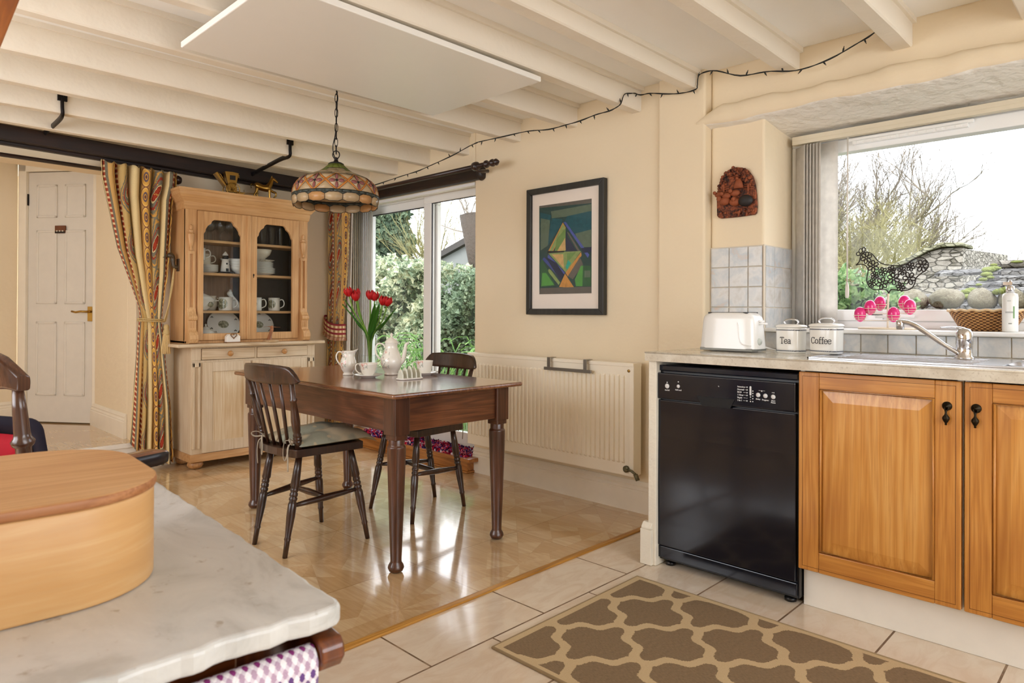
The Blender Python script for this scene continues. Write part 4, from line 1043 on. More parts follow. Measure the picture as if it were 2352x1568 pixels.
m = MB(); m.prism(rrect(-.014, .118, .014, .126, .003), -.122, -.15, 'y'); m.box(-.012, -.1375, .128, .012, -.118, .136); m.build('lever', TW, t)
m = MB(); m.lathe([(.016, 0), (.0155, .008), (.012, .014), (0, .015)], 20, (-.02, -.122, .045), 0, Matrix.Rotation(PI/2, 3, 'X')); m.build('dial', plain('dial_grey', '#c9cfc8', .3), t)
m = MB(); m.tube(smooth_path([(-.060, -.045, .145), (-.071, -.06, .11), (-.073, -.066, .06), (-.076, -.08, .035), (-.076, -.118, .028)], 5), .003, 8, flat=.6); m.build('side_crease', TW, t)
m = MB(); m.tube(smooth_path([(.05, -.12, .02), (.09, -.155, .006), (.14, -.17, .005), (.17, -.19, .005), (.21, -.21, .04), (.24, -.22, .09)], 5), .0035, 8); m.build('power_cord', TW, t)
# canisters
def stroke_letters(word, h, fx, parent, mat, w=.0016):
    m = MB()
    G = {'T': [[(0, 1), (.62, 1)], [(.31, 1), (.31, 0)], [(.16, 0), (.46, 0)], [(0, 1), (0, .84)], [(.62, 1), (.62, .84)]],
         'C': [[(.6, .78), (.5, .95), (.32, 1), (.12, .88), (.03, .62), (.03, .38), (.12, .12), (.32, 0), (.5, .05), (.62, .2)], [(.6, 1), (.6, .74)]],
         'e': [[(.02, .36), (.5, .36), (.49, .52), (.4, .66), (.26, .68), (.1, .6), (.02, .42), (.03, .2), (.12, .05), (.28, 0), (.42, .04), (.5, .14)]],
         'a': [[(.08, .56), (.2, .67), (.34, .66), (.42, .54), (.42, .08), (.47, 0), (.54, .02)], [(.42, .4), (.22, .38), (.07, .28), (.04, .14), (.14, .01), (.28, .02), (.42, .16)]],
         'o': [[(.26, .68), (.1, .6), (.02, .42), (.02, .24), (.1, .07), (.26, 0), (.42, .07), (.5, .24), (.5, .42), (.42, .6), (.26, .68)]],
         'f': [[(.46, .98), (.34, 1.04), (.23, .98), (.2, .82), (.2, 0)], [(.06, 0), (.38, 0)], [(.05, .64), (.4, .64)]]}
    x = 0
    W = {'T': .7, 'C': .74, 'e': .58, 'a': .6, 'o': .6, 'f': .44}
    tot = sum(W[c] for c in word)
    for c in word:
        for s in G[c]: m.tube([fx((x-tot/2+p[0])*h, p[1]*h) for p in s], w*h/.03, 6)
        x += W[c]
    return m.build('lettering', mat, parent)
INK = plain('black_ink', '#1b1c22', .4)
def canister(label, word, loc, rot, w):
    t = thing('storage_canister', label, 'canister', loc, rot, 'lidded kitchen canisters')
    def ring(u, s): 
        a = 2*PI*u; c, q = math.cos(a), math.sin(a); n = 3.2; r = (abs(c)**n+abs(q)**n)**(-1/n); return (w*s*c*r*.8, w*s*q*r)
    def shell(m, prof, N=40):
        m.grid(lambda u, v: (*ring(u, prof[int(round(v*(len(prof)-1)))][0]), prof[int(round(v*(len(prof)-1)))][1]), N, len(prof)-1, True)
        m.f.append([i for i in range(N)][::-1]); m.m.append(0); m.s.append(False)
        b = len(m.v)-N; m.f.append([b+i for i in range(N)]); m.m.append(0); m.s.append(False)
    m = MB(); shell(m, [(.9, 0), (.94, .003), (.95, .02), (.97, .10), (.97, .106)]); m.build('body', TW if False else plain('canister_enamel', '#eceae3', .12, var=.01, coat=.4), t)
    m = MB(); shell(m, [(1.0, .1065), (1.03, .109), (1.03, .113), (.9, .118), (.5, .121)]); m.build('lid', plain('canister_enamel', '#eceae3', .12), t)
    m = MB(); m.tube(smooth_path([(0, .026, .121), (0, .031, .13), (0, .02, .139), (0, 0, .141), (0, -.02, .139), (0, -.031, .13), (0, -.026, .121)], 4), .0035, 8); m.build('lid_handle', CHROME, t)
    for z in (.008, .094):
        m = MB(); m.grid(lambda u, v: (*ring(u, .975+.005*(z > .05)), z+.0045*v), 60, 1, True); 
        n = NM('rope_band', .4); n.col(n.mix(n.ramp(n.wave(n.map(n.obj, (1, 1, 1)), 90, 0, 0, 'DIAGONAL'), [(.45, 0.0), (.55, 1.0)]), '#23252c', '#8d8f95')); m.build('printed_band', n.mat if z < .05 else bpy.data.materials['rope_band'], t)
    def fx(a, b): 
        y = -a; q = min(.98, abs(y)/(w*.955)); x = -w*.8*.962*(1-q**3.2)**(1/3.2)-.0006; return (x, y, .040+b)
    stroke_letters(word, .026 if word == 'Tea' else .0245, fx, t, INK); return t
canister('white enamel canister lettered Tea beside the toaster', 'Tea', (2.86, 1.147, .905), -.12, .058)
canister('white enamel canister lettered Coffee at the end of the drainer', 'Coffee', (2.82, .99, .9115), -.12, .061)
# terracotta plaque
TERR = NM('terracotta_relief', .75); hh = TERR.noise(TERR.obj, 55, 4, .6)
TERR.col(TERR.ramp(hh, [(.36, '#1f100c'), (.48, '#63301a'), (.62, '#99502c')])); TERR.bump(TERR.noise(TERR.obj, 90, 3), .8, .006)
TERR2 = plain('terracotta', '#8f4a28', .7, var=.2, bump=.5, bs=60, bd=.004)
TDK = plain('dark_terracotta', '#1f1816', .6, var=.2, bump=.4)
t = thing('terracotta_plaque', 'arched terracotta relief plaque of a shepherd and flock hanging above the tiles', 'plaque', (3.118, 1.517, 1.655))
m = MB(); o = [(.094, -.11), (.1, -.1), (.102, -.02), (.096, .03), (.085, .07), (.06, .105), (.03, .122), (0, .126), (-.03, .12), (-.06, .102), (-.082, .07), (-.094, .03), (-.1, -.02), (-.103, -.08), (-.1, -.108), (-.09, -.114), (0, -.117), (.08, -.116)]
m.prism(o, -.008, .012, 'x'); m.build('slab', TERR.mat, t, bev=.004)
random.seed(5)
m = MB()
for s in range(70):
    a = random.uniform(.15, PI-.15); r = random.uniform(.075, .112); m.ball((-.012, r*math.cos(a)*.82, .012+r*math.sin(a)), random.uniform(.006, .011), 7)
for s in range(26): m.ball((-.012, random.uniform(-.09, .088), random.uniform(-.105, -.085)), random.uniform(.007, .012), 7)
m.build('foliage', TERR.mat, t)
for j, (y, z, s) in enumerate(((.055, -.035, 1), (.0, -.045, .95), (.045, -.01, .8), (.0, -.002, .8), (.085, .0, .7))):
    m = MB(); m.ball((-.016, y, z), .026*s, 12, 0, .7, 1.25, .8); m.ball((-.03, y+.022*s-(.02 if j == 1 else 0), z+.012*s), .013*s, 10); m.build('sheep', TERR2, t)
m = MB(); m.ball((-.02, -.055, -.045), .034, 14, 0, .7, 1.05, .85); m.build('dark_sheep', TDK, t)
m = MB(); m.lathe([(.026, -.012), (.02, .015), (.01, .035), (.0, .037)], 12, (-.018, -.018, .03), sx=.6); m.ball((-.022, -.012, .068), .009, 8); m.lathe([(.018, 0), (.006, .004), (.004, .012), (0, .012)], 12, (-.022, -.012, .074)); m.build('shepherd', TERR2, t)
m = MB()
for z in (.012, .024, .036): m.tube([(-.014, .095, z-.006), (-.014, .03, z)], .0022, 6); m.tube([(-.014, -.092, z-.004), (-.014, -.045, z)], .0022, 6)
m.box(-.018, .056, .0, -.012, .062, .045); m.box(-.018, -.07, .0, -.012, -.063, .045); m.build('fence', TERR2, t)

# wire hen egg stand
t = thing('wire_hen_egg_stand', 'dark wire hen figure with flower pattern on an egg stand on the window sill', 'egg stand', (3.25, .885, 1.0035), .0)
WIRE = plain('dark_wire', '#2a221d', .45, .5); CW = plain('cream_wire', '#e6d8c0', .4)
def hp(px, py): # zoom pixel -> local y,z
    return (-(px/7.129+1940-2038)*.00172+.0, (1.3545-(py/7.129+550-572)*.00193)-1.0035)
out = [(160,400),(215,350),(235,290),(245,240),(300,200),(370,200),(430,225),(480,280),(540,350),(620,400),(740,425),(880,435),(1000,415),(1090,355),(1180,325),(1260,335),(1320,390),(1340,450),(1300,520),(1230,570),(1150,640),(1130,720),(1080,800),(980,835),(860,825),(760,815),(725,850),(715,880),(700,845),(650,810),(560,810),(470,810),(390,760),(350,680),(355,580),(370,500),(345,430),(290,395),(220,388)]
m = MB(); m.tube([(0, *hp(*p)) for p in smooth_path([(a, b, 0) for a, b in out+[out[0]]], 3) for p in [(p[0], p[1])]], .0024, 6)
for cx, cy, rx, ry in ((200,215,32,30),(243,170,30,38),(295,150,26,38)): m.tube([(0, *hp(cx+rx*math.cos(a), cy+ry*math.sin(a))) for a in [2*PI*i/14 for i in range(14)]], .0024, 5, closed=True)
m.build('hen_outline', WIRE, t)
m = MB()
for cx, cy, r in ((340,285,95),(455,430,98),(615,525,72),(760,505,72),(925,520,72),(1060,460,72),(1240,455,98),(480,580,66),(435,705,70),(605,710,98),(790,640,102),(905,775,74),(1040,645,102)):
    for k in range(6):
        a = 2*PI*k/6+cx; ex, ey = cx+r*.58*math.cos(a), cy+r*.58*math.sin(a); pts = []
        for i in range(12):
            b = 2*PI*i/12; lx, ly = r*.40*math.cos(b), r*.25*math.sin(b)*(1+.35*math.cos(b)); pts.append((0, *hp(ex+lx*math.cos(a)-ly*math.sin(a), ey+lx*math.sin(a)+ly*math.cos(a))))
        m.tube(pts, .0027, 5, closed=True)
m.build('wire_flowers', WIRE, t)
m = MB(); zt = hp(715, 880)[1]; m.tube([(0, 0, .004), (0, 0, .08), (0, -.002, zt)], .0042, 8); m.build('stem', CW, t)
m = MB(); m.tube([(.09*math.cos(a), .115*math.sin(a), .004) for a in [2*PI*i/40 for i in range(40)]], .004, 8, closed=True); m.tube([(-.09, 0, .004), (.09, 0, .004)], .003, 6); m.tube([(0, -.115, .004), (0, .115, .004)], .003, 6); m.build('base_ring', CW, t)
PINK = plain('pink_egg_glaze', '#e0207a', .25, var=.04, coat=.4)
eggs = [(1985,722),(2002,704),(2011,693),(2066,691),(2094,702),(2066,723)]
lay = [(-.055, .095, .058), (-.03, .062, .088), (.05, .045, .107), (.05, -.052, .11), (-.01, -.088, .09), (-.05, -.036, .058)]
m = MB()
for x, y, z in lay:
    for zz, rr in ((.002, .026), (-.009, .024), (-.017, .018)):
        m.tube([(x+rr*math.cos(a), y+rr*math.sin(a), z+zz) for a in [2*PI*i/20 for i in range(20)]], .0013, 5, closed=True)
    m.tube([(0, 0, z-.02), (x*.6, y*.6, z-.02), (x, y, z-.022)], .0016, 5)
    for a in (0, PI/2, PI, 3*PI/2): m.tube([(x+.026*math.cos(a), y+.026*math.sin(a), z+.002), (x+.018*math.cos(a), y+.018*math.sin(a), z-.017), (x, y, z-.0245)], .001, 4)
m.build('egg_holders', CW, t)
for i, (x, y, z) in enumerate(lay):
    e = MB(); N = 12; e.lathe([(.0235*math.sin(PI*k/N)*(1-.12*math.cos(PI*k/N)*-1*-1), -.031*math.cos(PI*k/N)*(1.0 if k < 6 else 1.15)) for k in range(N+1)], 18, cap=False)
    tag(e.build('egg', PINK, loc=(3.25+x, .885+y, 1.0035+z+.004)), 'bright pink egg in the wire egg stand, ' + ['lowest on the left', 'middle one on the left', 'topmost at the back left', 'topmost at the right of the stem', 'furthest right', 'lowest right of the stem'][i], 'egg', 'pink eggs in the wire stand')
# woven basket
def weave():
    n = NM('woven_cane', .6); u, v, _ = n.sep(n.uv)
    a = n.math('SINE', n.math('MULTIPLY', u, 190.0)); b = n.math('SINE', n.math('MULTIPLY', v, 42.0)); p = n.math('MULTIPLY', a, b)
    n.col(n.ramp(n.math('MULTIPLY_ADD', p, .5, .5), [(.3, '#5d3716'), (.5, '#a06a33'), (.75, '#d0a063')])); n.bump(p, .9, .004); return n.mat
t = thing('woven_basket', 'shallow oval cane basket on the window sill behind the soap bottle', 'basket', (3.30, .535, 1.0035))
m = MB(); m.grid(lambda u, v: ((.052+.035*v)*math.cos(2*PI*u), (.088+.045*v)*math.sin(2*PI*u), .082*v), 60, 10, True); m.build('basket_side', weave(), t, solid=.004)
m = MB(); m.lathe([(0, .003), (.052, .003)], 40, sy=1.69, cap=False); m.build('basket_base', bpy.data.materials['woven_cane'], t)
m = MB(); m.tube([((.089)*math.cos(a), .135*math.sin(a), .083+.0025*math.sin(a*18)) for a in [2*PI*i/90 for i in range(90)]], .0045, 7, closed=True); m.build('rim', plain('cane_rim', '#d9b98c', .5), t)
t = thing('soap_bottle', 'white pump soap bottle with faint print standing on the window sill', 'bottle', (3.2, .445, 1.0035))
m = MB(); m.lathe([(.024, 0), (.026, .003), (.026, .135), (.023, .146), (.012, .150), (.012, .155)], 28); m.build('bottle', plain('white_bottle', '#e9e8e4', .25, var=.01), t)
m = MB(); m.lathe([(.014, .15), (.014, .175), (.006, .178), (.006, .198), (0, .199)], 20); m.box(-.006, -.007, .18, .006, .022, .192); m.build('pump', CHROME, t)
m = MB(); GP = plain('grey_print', '#8b8f88', .5)
def arc(m, a0, a1, z0, z1, r=.0264): m.grid(lambda u, v: (r*math.cos(a0+(a1-a0)*u), r*math.sin(a0+(a1-a0)*u), z0+(z1-z0)*v), 8, 1)
ac = math.atan2(-.445, -3.2)
arc(m, ac-.35, ac+.1, .118, .1195); arc(m, ac-.6, ac+.35, .075, .0775); arc(m, ac-.6, ac+.35, .072, .073); arc(m, ac-.2, ac+.2, .03, .034)
m.build('printed_lines', GP, t)
m = MB(); arc(m, ac+.36, ac+.55, .052, .098); m.build('green_mark', plain('green_print', '#6f9a5c', .5), t)

# vertical blind at the kitchen window
VANE = translucent('blind_fabric', '#f0ece6', .5)
t = thing('window_blind', 'white vertical blind drawn to the left side of the kitchen window', 'blind', (3.40, 1.2, 1.925))
D = Matrix.Translation((-3.40, -1.2, -1.925))
m = MB(D); m.box(3.375, -.38, 1.905, 3.41, 1.352, 1.945); m.box(3.374, -.38, 1.922, 3.376, 1.352, 1.925); m.build('head_rail', plain('cream_rail', '#d8cdb5', .4), t, bev=.003)
for i in range(8):
    y = 1.325-.015*i; m = MB(D); w = .045; a = math.radians(38)
    if i == 7: y = 1.19; a = math.radians(80); w = .055
    if i == 0: y = 1.318; a = math.radians(50)
    m.grid(lambda u, v: (3.392+w*(2*u-1)*math.cos(a)+.006*math.sin(PI*u)*math.sin(a), y+w*(2*u-1)*math.sin(a)*.98+.006*math.sin(PI*u), 1.895-.885*v), 6, 8)
    m.build('vane', VANE, t, solid=.0008)
m = MB(D); m.tube([(3.372, 1.09, 1.9), (3.368, 1.09, 1.5), (3.368, 1.09, 1.22)], .0035, 8); m.lathe([(.004, 0), (.008, -.02), (.009, -.06), (.006, -.075), (0, -.076)], 12, (3.368, 1.09, 1.22)); m.build('wand', plain('wand_plastic', '#d9d2c8', .3), t)

# chequered runner rug with trellis pattern
def trellis():
    n = NM('trellis_rug', .95, .1); S = .30
    x, y, _ = n.sep(n.obj)
    wv = lambda a: n.math('MULTIPLY', n.math('SINE', n.math('MULTIPLY', a, 2*PI*2)), .05)
    x0_ = n.math('SUBTRACT', x, .004); y0_ = n.math('SUBTRACT', y, .504); u = n.math('ADD', n.math('DIVIDE', x0_, .31), n.math('DIVIDE', y0_, .336))
    v = n.math('SUBTRACT', n.math('DIVIDE', x0_, .31), n.math('DIVIDE', y0_, .336))
    nz = n.math('MULTIPLY', n.math('SUBTRACT', n.noise(n.obj, 260, 1), .5), .05)
    u2 = n.math('ADD', n.math('ADD', u, wv(v)), nz); v2 = n.math('ADD', n.math('ADD', v, wv(u)), nz)
    du = n.math('ABSOLUTE', n.math('SUBTRACT', n.math('FRACT', u2), .5)); dv = n.math('ABSOLUTE', n.math('SUBTRACT', n.math('FRACT', v2), .5))
    ln = n.math('GREATER_THAN', n.math('MAXIMUM', du, dv), .425)
    bx = n.math('GREATER_THAN', n.math('ABSOLUTE', x), .385); by = n.math('GREATER_THAN', n.math('ABSOLUTE', y), .695); b = n.math('MAXIMUM', ln, n.math('MAXIMUM', bx, by))
    yarn = n.noise(n.map(n.obj, (1, .25, 1)), 330, 2, .7); yarn2 = n.noise(n.obj, 600, 2)
    dk = n.mix(yarn, '#65533f', '#a08a6e'); lt = n.mix(yarn2, '#bba27c', '#d6c19c')
    n.col(n.mix(b, dk, lt)); n.bump(n.math('ADD', yarn2, n.math('MULTIPLY', b, .6)), .5, .003); return n.mat
t = thing('runner_rug', 'brown flatweave rug with beige trellis pattern on the kitchen tiles', 'rug', (1.91, .825, 0))
m = MB(); m.box(-.405, -.72, .0, .405, .72, .006); m.build('pile', trellis(), t)
m = MB(); m.tube([(-.406, -.721, .004), (.406, -.721, .004), (.406, .721, .004), (-.406, .721, .004)], .005, 6, closed=True); m.build('binding', plain('rug_binding', '#a08a68', .9, bump=.8, bs=300), t)

# ------------------------------------------------------------------ radiator wall
RADM = plain('cream_radiator_enamel', '#f6ecd8', .35, var=.01)
t = thing('radiator', 'long cream convector radiator under the framed picture', 'radiator', (3.0, 2.66, .21))
D = Matrix.Translation((-3.0, -2.66, -.21)); y0, y1 = 2.012, 3.306
m = MB(D); m.box(2.975, y0, .21, 3.04, y1, .80); m.build('body', RADM, t, bev=.006)
m = MB(D); N = 39; p = (3.283-2.052)/N; pts = []
for i in range(N):
    a = 2.052+i*p; pts += [(2.974, a), (2.974, a+p*.42), (2.964, a+p*.52), (2.964, a+p*.90), (2.974, a+p)]
vs = []; fs = []
for x, y in pts: vs += [(2.978, y, .272), (x, y, .285), (x, y, .733), (2.978, y, .745)]
for i in range(len(pts)-1):
    for k in range(3): fs.append((i*4+k, (i+1)*4+k, (i+1)*4+k+1, i*4+k+1))
m.add(vs, fs, 0); m.build('fluted_panel', RADM, t)
m = MB(D); m.box(2.970, y0-.001, .785, 3.05, y1+.001, .806); m.box(2.972, y0-.002, .215, 3.045, y0+.028, .79); m.build('top_grille', RADM, t, bev=.004)
m = MB(D); m.lathe([(.008, 0), (.008, .004), (.003, .005)], 12, (2.972, 2.04, .765), 0, Matrix.Rotation(-PI/2, 3, 'Y')); m.build('bleed_plug', BRASS, t)
m = MB(D); m.lathe([(.018, 0), (.018, .01), (.008, .012)], 14, (2.97, 2.05, .25), 0, Matrix.Rotation(-PI/2, 3, 'Y')); m.tube([(2.965, 2.045, .25), (2.955, 2.01, .248), (2.955, 1.985, .235)], .007, 8); m.tube([(2.955, 1.985, .235), (2.955, 1.97, .205)], .011, 8); m.build('valve', plain('tarnished_brass', '#6f6a52', .45, .7, var=.4, vs=60), t)
t = thing('towel_bar', 'chrome over-radiator towel bar hooked on the radiator', 'towel rail', (2.96, 2.44, .8))
D = Matrix.Translation((-2.96, -2.44, -.8))
m = MB(D); STB = plain('satin_steel', '#9b948a', .35, .9)
m.box(2.935, 2.262, .739, 2.944, 2.605, .757); m.build('bar', STB, t, bev=.002)
for y in (2.30, 2.565): m = MB(D); m.box(2.944, y, .742, 2.9475, y+.022, .812); m.box(2.9475, y, .809, 3.0, y+.022, .812); m.build('bracket', STB, t)
# framed abstract print
t = thing('framed_picture', 'black framed abstract green and blue diamond print above the radiator', 'picture', (3.07, 2.561, 1.44))
D = Matrix.Translation((-3.07, -2.561, -1.44))
FRM = wood('black_frame_wood', '#1f1f1d', '#2b2b28', '#3a3a35', 'z', .4)
ya, yb, za, zb = 2.268, 2.858, 1.057, 1.826; w = .036
m = MB(D)
for P in ([(ya, za), (yb, za), (yb-w, za+w), (ya+w, za+w)], [(yb, za), (yb, zb), (yb-w, zb-w), (yb-w, za+w)], [(yb, zb), (ya, zb), (ya+w, zb-w), (yb-w, zb-w)], [(ya, zb), (ya, za), (ya+w, za+w), (ya+w, zb-w)]): m.prism(P, 3.052, 3.088, 'x')
m.build('frame', FRM, t, bev=.003)
m = MB(D); m.box(3.070, ya+w*.8, za+w*.8, 3.08, yb-w*.8, zb-w*.8); m.build('mount', plain('mount_board', '#efe3d6', .8, var=.01), t)
art = ['#22423f', '#5a6b58', '#14505a', '#1c2440', '#3c4a8c', '#6a8a48', '#c48a40', '#84985a', '#2c5a36', '#4f9440', '#c7a368', '#1b1b1f', '#5f5a52', '#4a57a0', '#2ba08c']
AM = [plain('paint_%d' % i, c, .5, var=.35, vs=45) for i, c in enumerate(art)]
A = MB(D)
def ap(pts, mi, k): # zoom pixels (1120x1568 crop) to picture plane
    q = []
    for x, y in pts:
        u = (x-262)/(798-262); tl = 375+(305-375)*u; bl = 1278+(1272-1278)*u; v = (y-tl)/(bl-tl); q.append((2.765-u*.40, 1.719-v*.538))
    A.prism(q, 3.0695-.0004*k-.001, 3.0697, 'x', mi)
ap([(262,375),(798,305),(800,1272),(268,1278)], 0, 0)
for k, (P, c) in enumerate([([(262,375),(798,305),(798,350),(262,395)],12),([(275,440),(390,470),(385,560),(275,540)],2),([(390,430),(798,360),(798,430),(600,480),(400,500)],1),([(560,480),(798,430),(798,620),(640,660),(530,540)],2),([(400,500),(510,510),(500,570),(360,780),(300,800),(380,600)],2),([(280,500),(380,520),(360,780),(280,830)],1),([(640,660),(798,620),(798,800),(700,800)],1),
    ([(515,545),(545,600),(410,845),(355,850)],6),([(515,560),(540,600),(400,850),(380,830)],7),([(545,600),(450,720),(430,850),(540,840)],5),([(540,700),(545,830),(455,840)],10),([(545,610),(548,845),(655,840),(560,690)],3),([(520,540),(545,540),(780,880),(765,910)],13),([(555,640),(575,650),(690,840),(670,845)],12),
    ([(355,850),(700,840),(550,1060)],7),([(365,870),(540,1060),(520,1085),(355,900)],13),([(400,870),(520,870),(530,1020)],10),([(560,860),(650,850),(560,960)],5),([(700,850),(705,885),(570,1100),(545,1060)],6),([(570,930),(600,960),(560,1030),(545,1000)],14),([(320,900),(480,1060),(500,1130),(300,920)],4),([(330,890),(450,960),(530,1080),(490,1140)],3),
    ([(370,1020),(390,1030),(490,1160),(475,1185),(360,1045)],7),([(275,960),(300,920),(440,1190),(285,1205)],8),([(300,1060),(340,1060),(430,1185),(290,1195)],9),([(540,1070),(560,1100),(545,1210),(480,1205)],6),([(560,1100),(630,1210),(548,1210)],6),([(570,1095),(690,900),(720,980),(620,1130)],12),([(640,1130),(700,990),(720,990),(715,1200),(650,1200)],9),([(720,990),(798,990),(798,1200),(715,1200)],8),
    ([(735,1040),(790,1040),(790,1110),(735,1110)],1),([(280,1215),(798,1205),(800,1272),(268,1278)],12),([(355,835),(535,838),(530,850),(355,860)],11),([(700,810),(798,800),(798,850),(720,860)],3)]): ap(P, c, 1+k*.1)
A.build('artwork', AM, t)
m = MB(D); m.box(3.0645, ya+w*.85, za+w*.85, 3.0655, yb-w*.85, zb-w*.85); m.build('glazing', glassy('picture_glass', (1, 1, 1), .03), t)

# heater panel, iron brackets
t = tag(MB().box(1.0, 2.052, 2.117, 2.287, 2.826, 2.142).build('ceiling_heater_panel', plain('white_panel_enamel', '#f2f0ea', .35, var=.01), bev=.004), 'large flat white heating panel fixed under the ceiling beams', 'heater panel')
for i, (x, lab) in enumerate(((.9, 'black bent iron bracket on the ceiling beams, left one'), (2.2, 'black bent iron bracket on the ceiling beams, nearer the lamp'))):
    xe = x+.06; m = MB(); ze = 2.165 if i == 0 else 2.105
    m.tube(smooth_path([(x, 4.238, 2.212), (x, 4.232, 2.15), (x+.004, 4.25, 2.115), (x+.02, 4.42, 2.118), (xe, 4.935, ze-.01)], 4), .016, 8, flat=.55)
    m.box(x-.022, 4.226, 2.185, x+.022, 4.24, 2.225)
    tag(m.build('iron_bracket', BLACKIRON), lab, 'bracket', 'iron brackets on the beams')
# curtain poles
DKP = plain('dark_pole_wood', '#2a1612', .35, coat=.3)
t = thing('curtain_pole', 'thin dark curtain pole across the passage opening', 'curtain pole', (1.0, 4.93, 1.985)); D = Matrix.Translation((-1.0, -4.93, -1.985))
m = MB(D); m.tube([(-1.4, 4.93, 2.006), (1.70, 4.93, 1.975)], .013, 12); m.build('pole', DKP, t)
m = MB(D); m.lathe([(.013, 0), (.02, .006), (.02, .012), (.012, .018), (.016, .024), (.03, .042), (.031, .055), (.022, .072), (0, .08)], 18, (1.68, 4.93, 1.975), 0, Matrix.Rotation(PI/2, 3, 'Y')); m.build('finial', DKP, t)
m = MB(D); m.lathe([(.022, 0), (.022, .01), (.012, .02), (.01, .1)], 12, (1.655, 5.03, 1.99), 0, Matrix.Rotation(PI/2, 3, 'X')); m.build('bracket', DKP, t)
t = thing('curtain_pole', 'dark turned curtain pole with finial above the patio door', 'curtain pole', (2.95, 4.0, 2.005)); D = Matrix.Translation((-2.95, -4.0, -2.005))
m = MB(D); m.tube([(2.95, 5.0, 2.0), (2.95, 3.1, 2.008)], .015, 14); m.build('pole', DKP, t)
m = MB(D); m.lathe([(.015, 0), (.024, .004), (.024, .016), (.016, .02), (.018, .05), (.022, .055), (.024, .07), (.014, .078), (.012, .084), (.02, .09), (.022, .1), (.012, .114), (.006, .122), (0, .126)], 18, (2.95, 3.12, 2.008), 0, Matrix.Rotation(PI/2, 3, 'X')); m.build('finial', DKP, t)
m = MB(D); m.lathe([(.017, -.022), (.028, -.016), (.03, 0), (.028, .016), (.017, .022)], 18, (2.95, 3.21, 2.008), 0, Matrix.Rotation(PI/2, 3, 'X')); m.tube([(2.95, 3.21, 1.99), (3.0, 3.21, 1.985), (3.06, 3.21, 1.995)], .012, 8); m.build('bracket', DKP, t)

# string lights
t = thing('string_lights', 'dark cable of small fairy lights strung along the beams and wall', 'fairy lights', (3.05, 2.2, 2.2)); D = Matrix.Translation((-3.05, -2.2, -2.2))
CAB = plain('dark_green_cable', '#1d1e1a', .6)
K_ = lambda x, y, z, k=.93: (x*k, y*k, 1.07+(z-1.07)*k)
pth = [K_(*p) for p in [(3.07, 4.9, 2.055), (3.075, 4.5, 2.078), (3.075, 4.1, 2.10), (3.07, 3.86, 2.118), (3.07, 3.55, 2.165), (3.07, 3.35, 2.203), (3.07, 3.28, 2.204), (3.075, 2.925, 2.200), (3.075, 2.70, 2.178), (3.075, 2.53, 2.178), (3.07, 2.35, 2.190), (3.06, 2.22, 2.194)]]
pth += [(2.875, 2.035, 2.142), (2.913, 2.033, 2.203), (2.985, 2.033, 2.226), (3.06, 2.033, 2.236), (3.055, 1.952, 2.224), (3.055, 1.80, 2.188), (3.045, 1.70, 2.186), (3.04, 1.688, 2.2), (3.055, 1.685, 2.255)]
pth += [(3.03, 1.60, 2.25), (3.05, 1.468, 2.20), (3.05, 1.321, 2.183), (3.06, 1.183, 2.16), (3.06, 1.035, 2.185), (3.05, .922, 2.22), (3.04, .86, 2.243), (3.02, .84, 2.25), (2.95, .838, 2.265), (2.9, .838, 2.28)]
sp_ = smooth_path(pth, 5); m = MB(D); m.tube(sp_, .0024, 6); m.tube([p+Vector((.002, 0, .003*math.sin(i*.9))) for i, p in enumerate(sp_)], .0022, 6); m.build('cable', CAB, t)
acc = 0; random.seed(9)
for i in range(1, len(sp_)):
    acc += (sp_[i]-sp_[i-1]).length
    if acc > .082:
        acc = 0; c = sp_[i]; a = random.choice((-1, 1))*random.uniform(.2, .8)+(0 if random.random() < .6 else PI); d = Vector((-.1, math.sin(a), -math.cos(a))).normalized(); L = .024
        m = MB(D); m.turned(c, c+d*L, [(0, .002), (.1, .0035), (.6, .0035), (.65, .0022), (1, .0012)], 8); m.build('bulb', CAB, t)

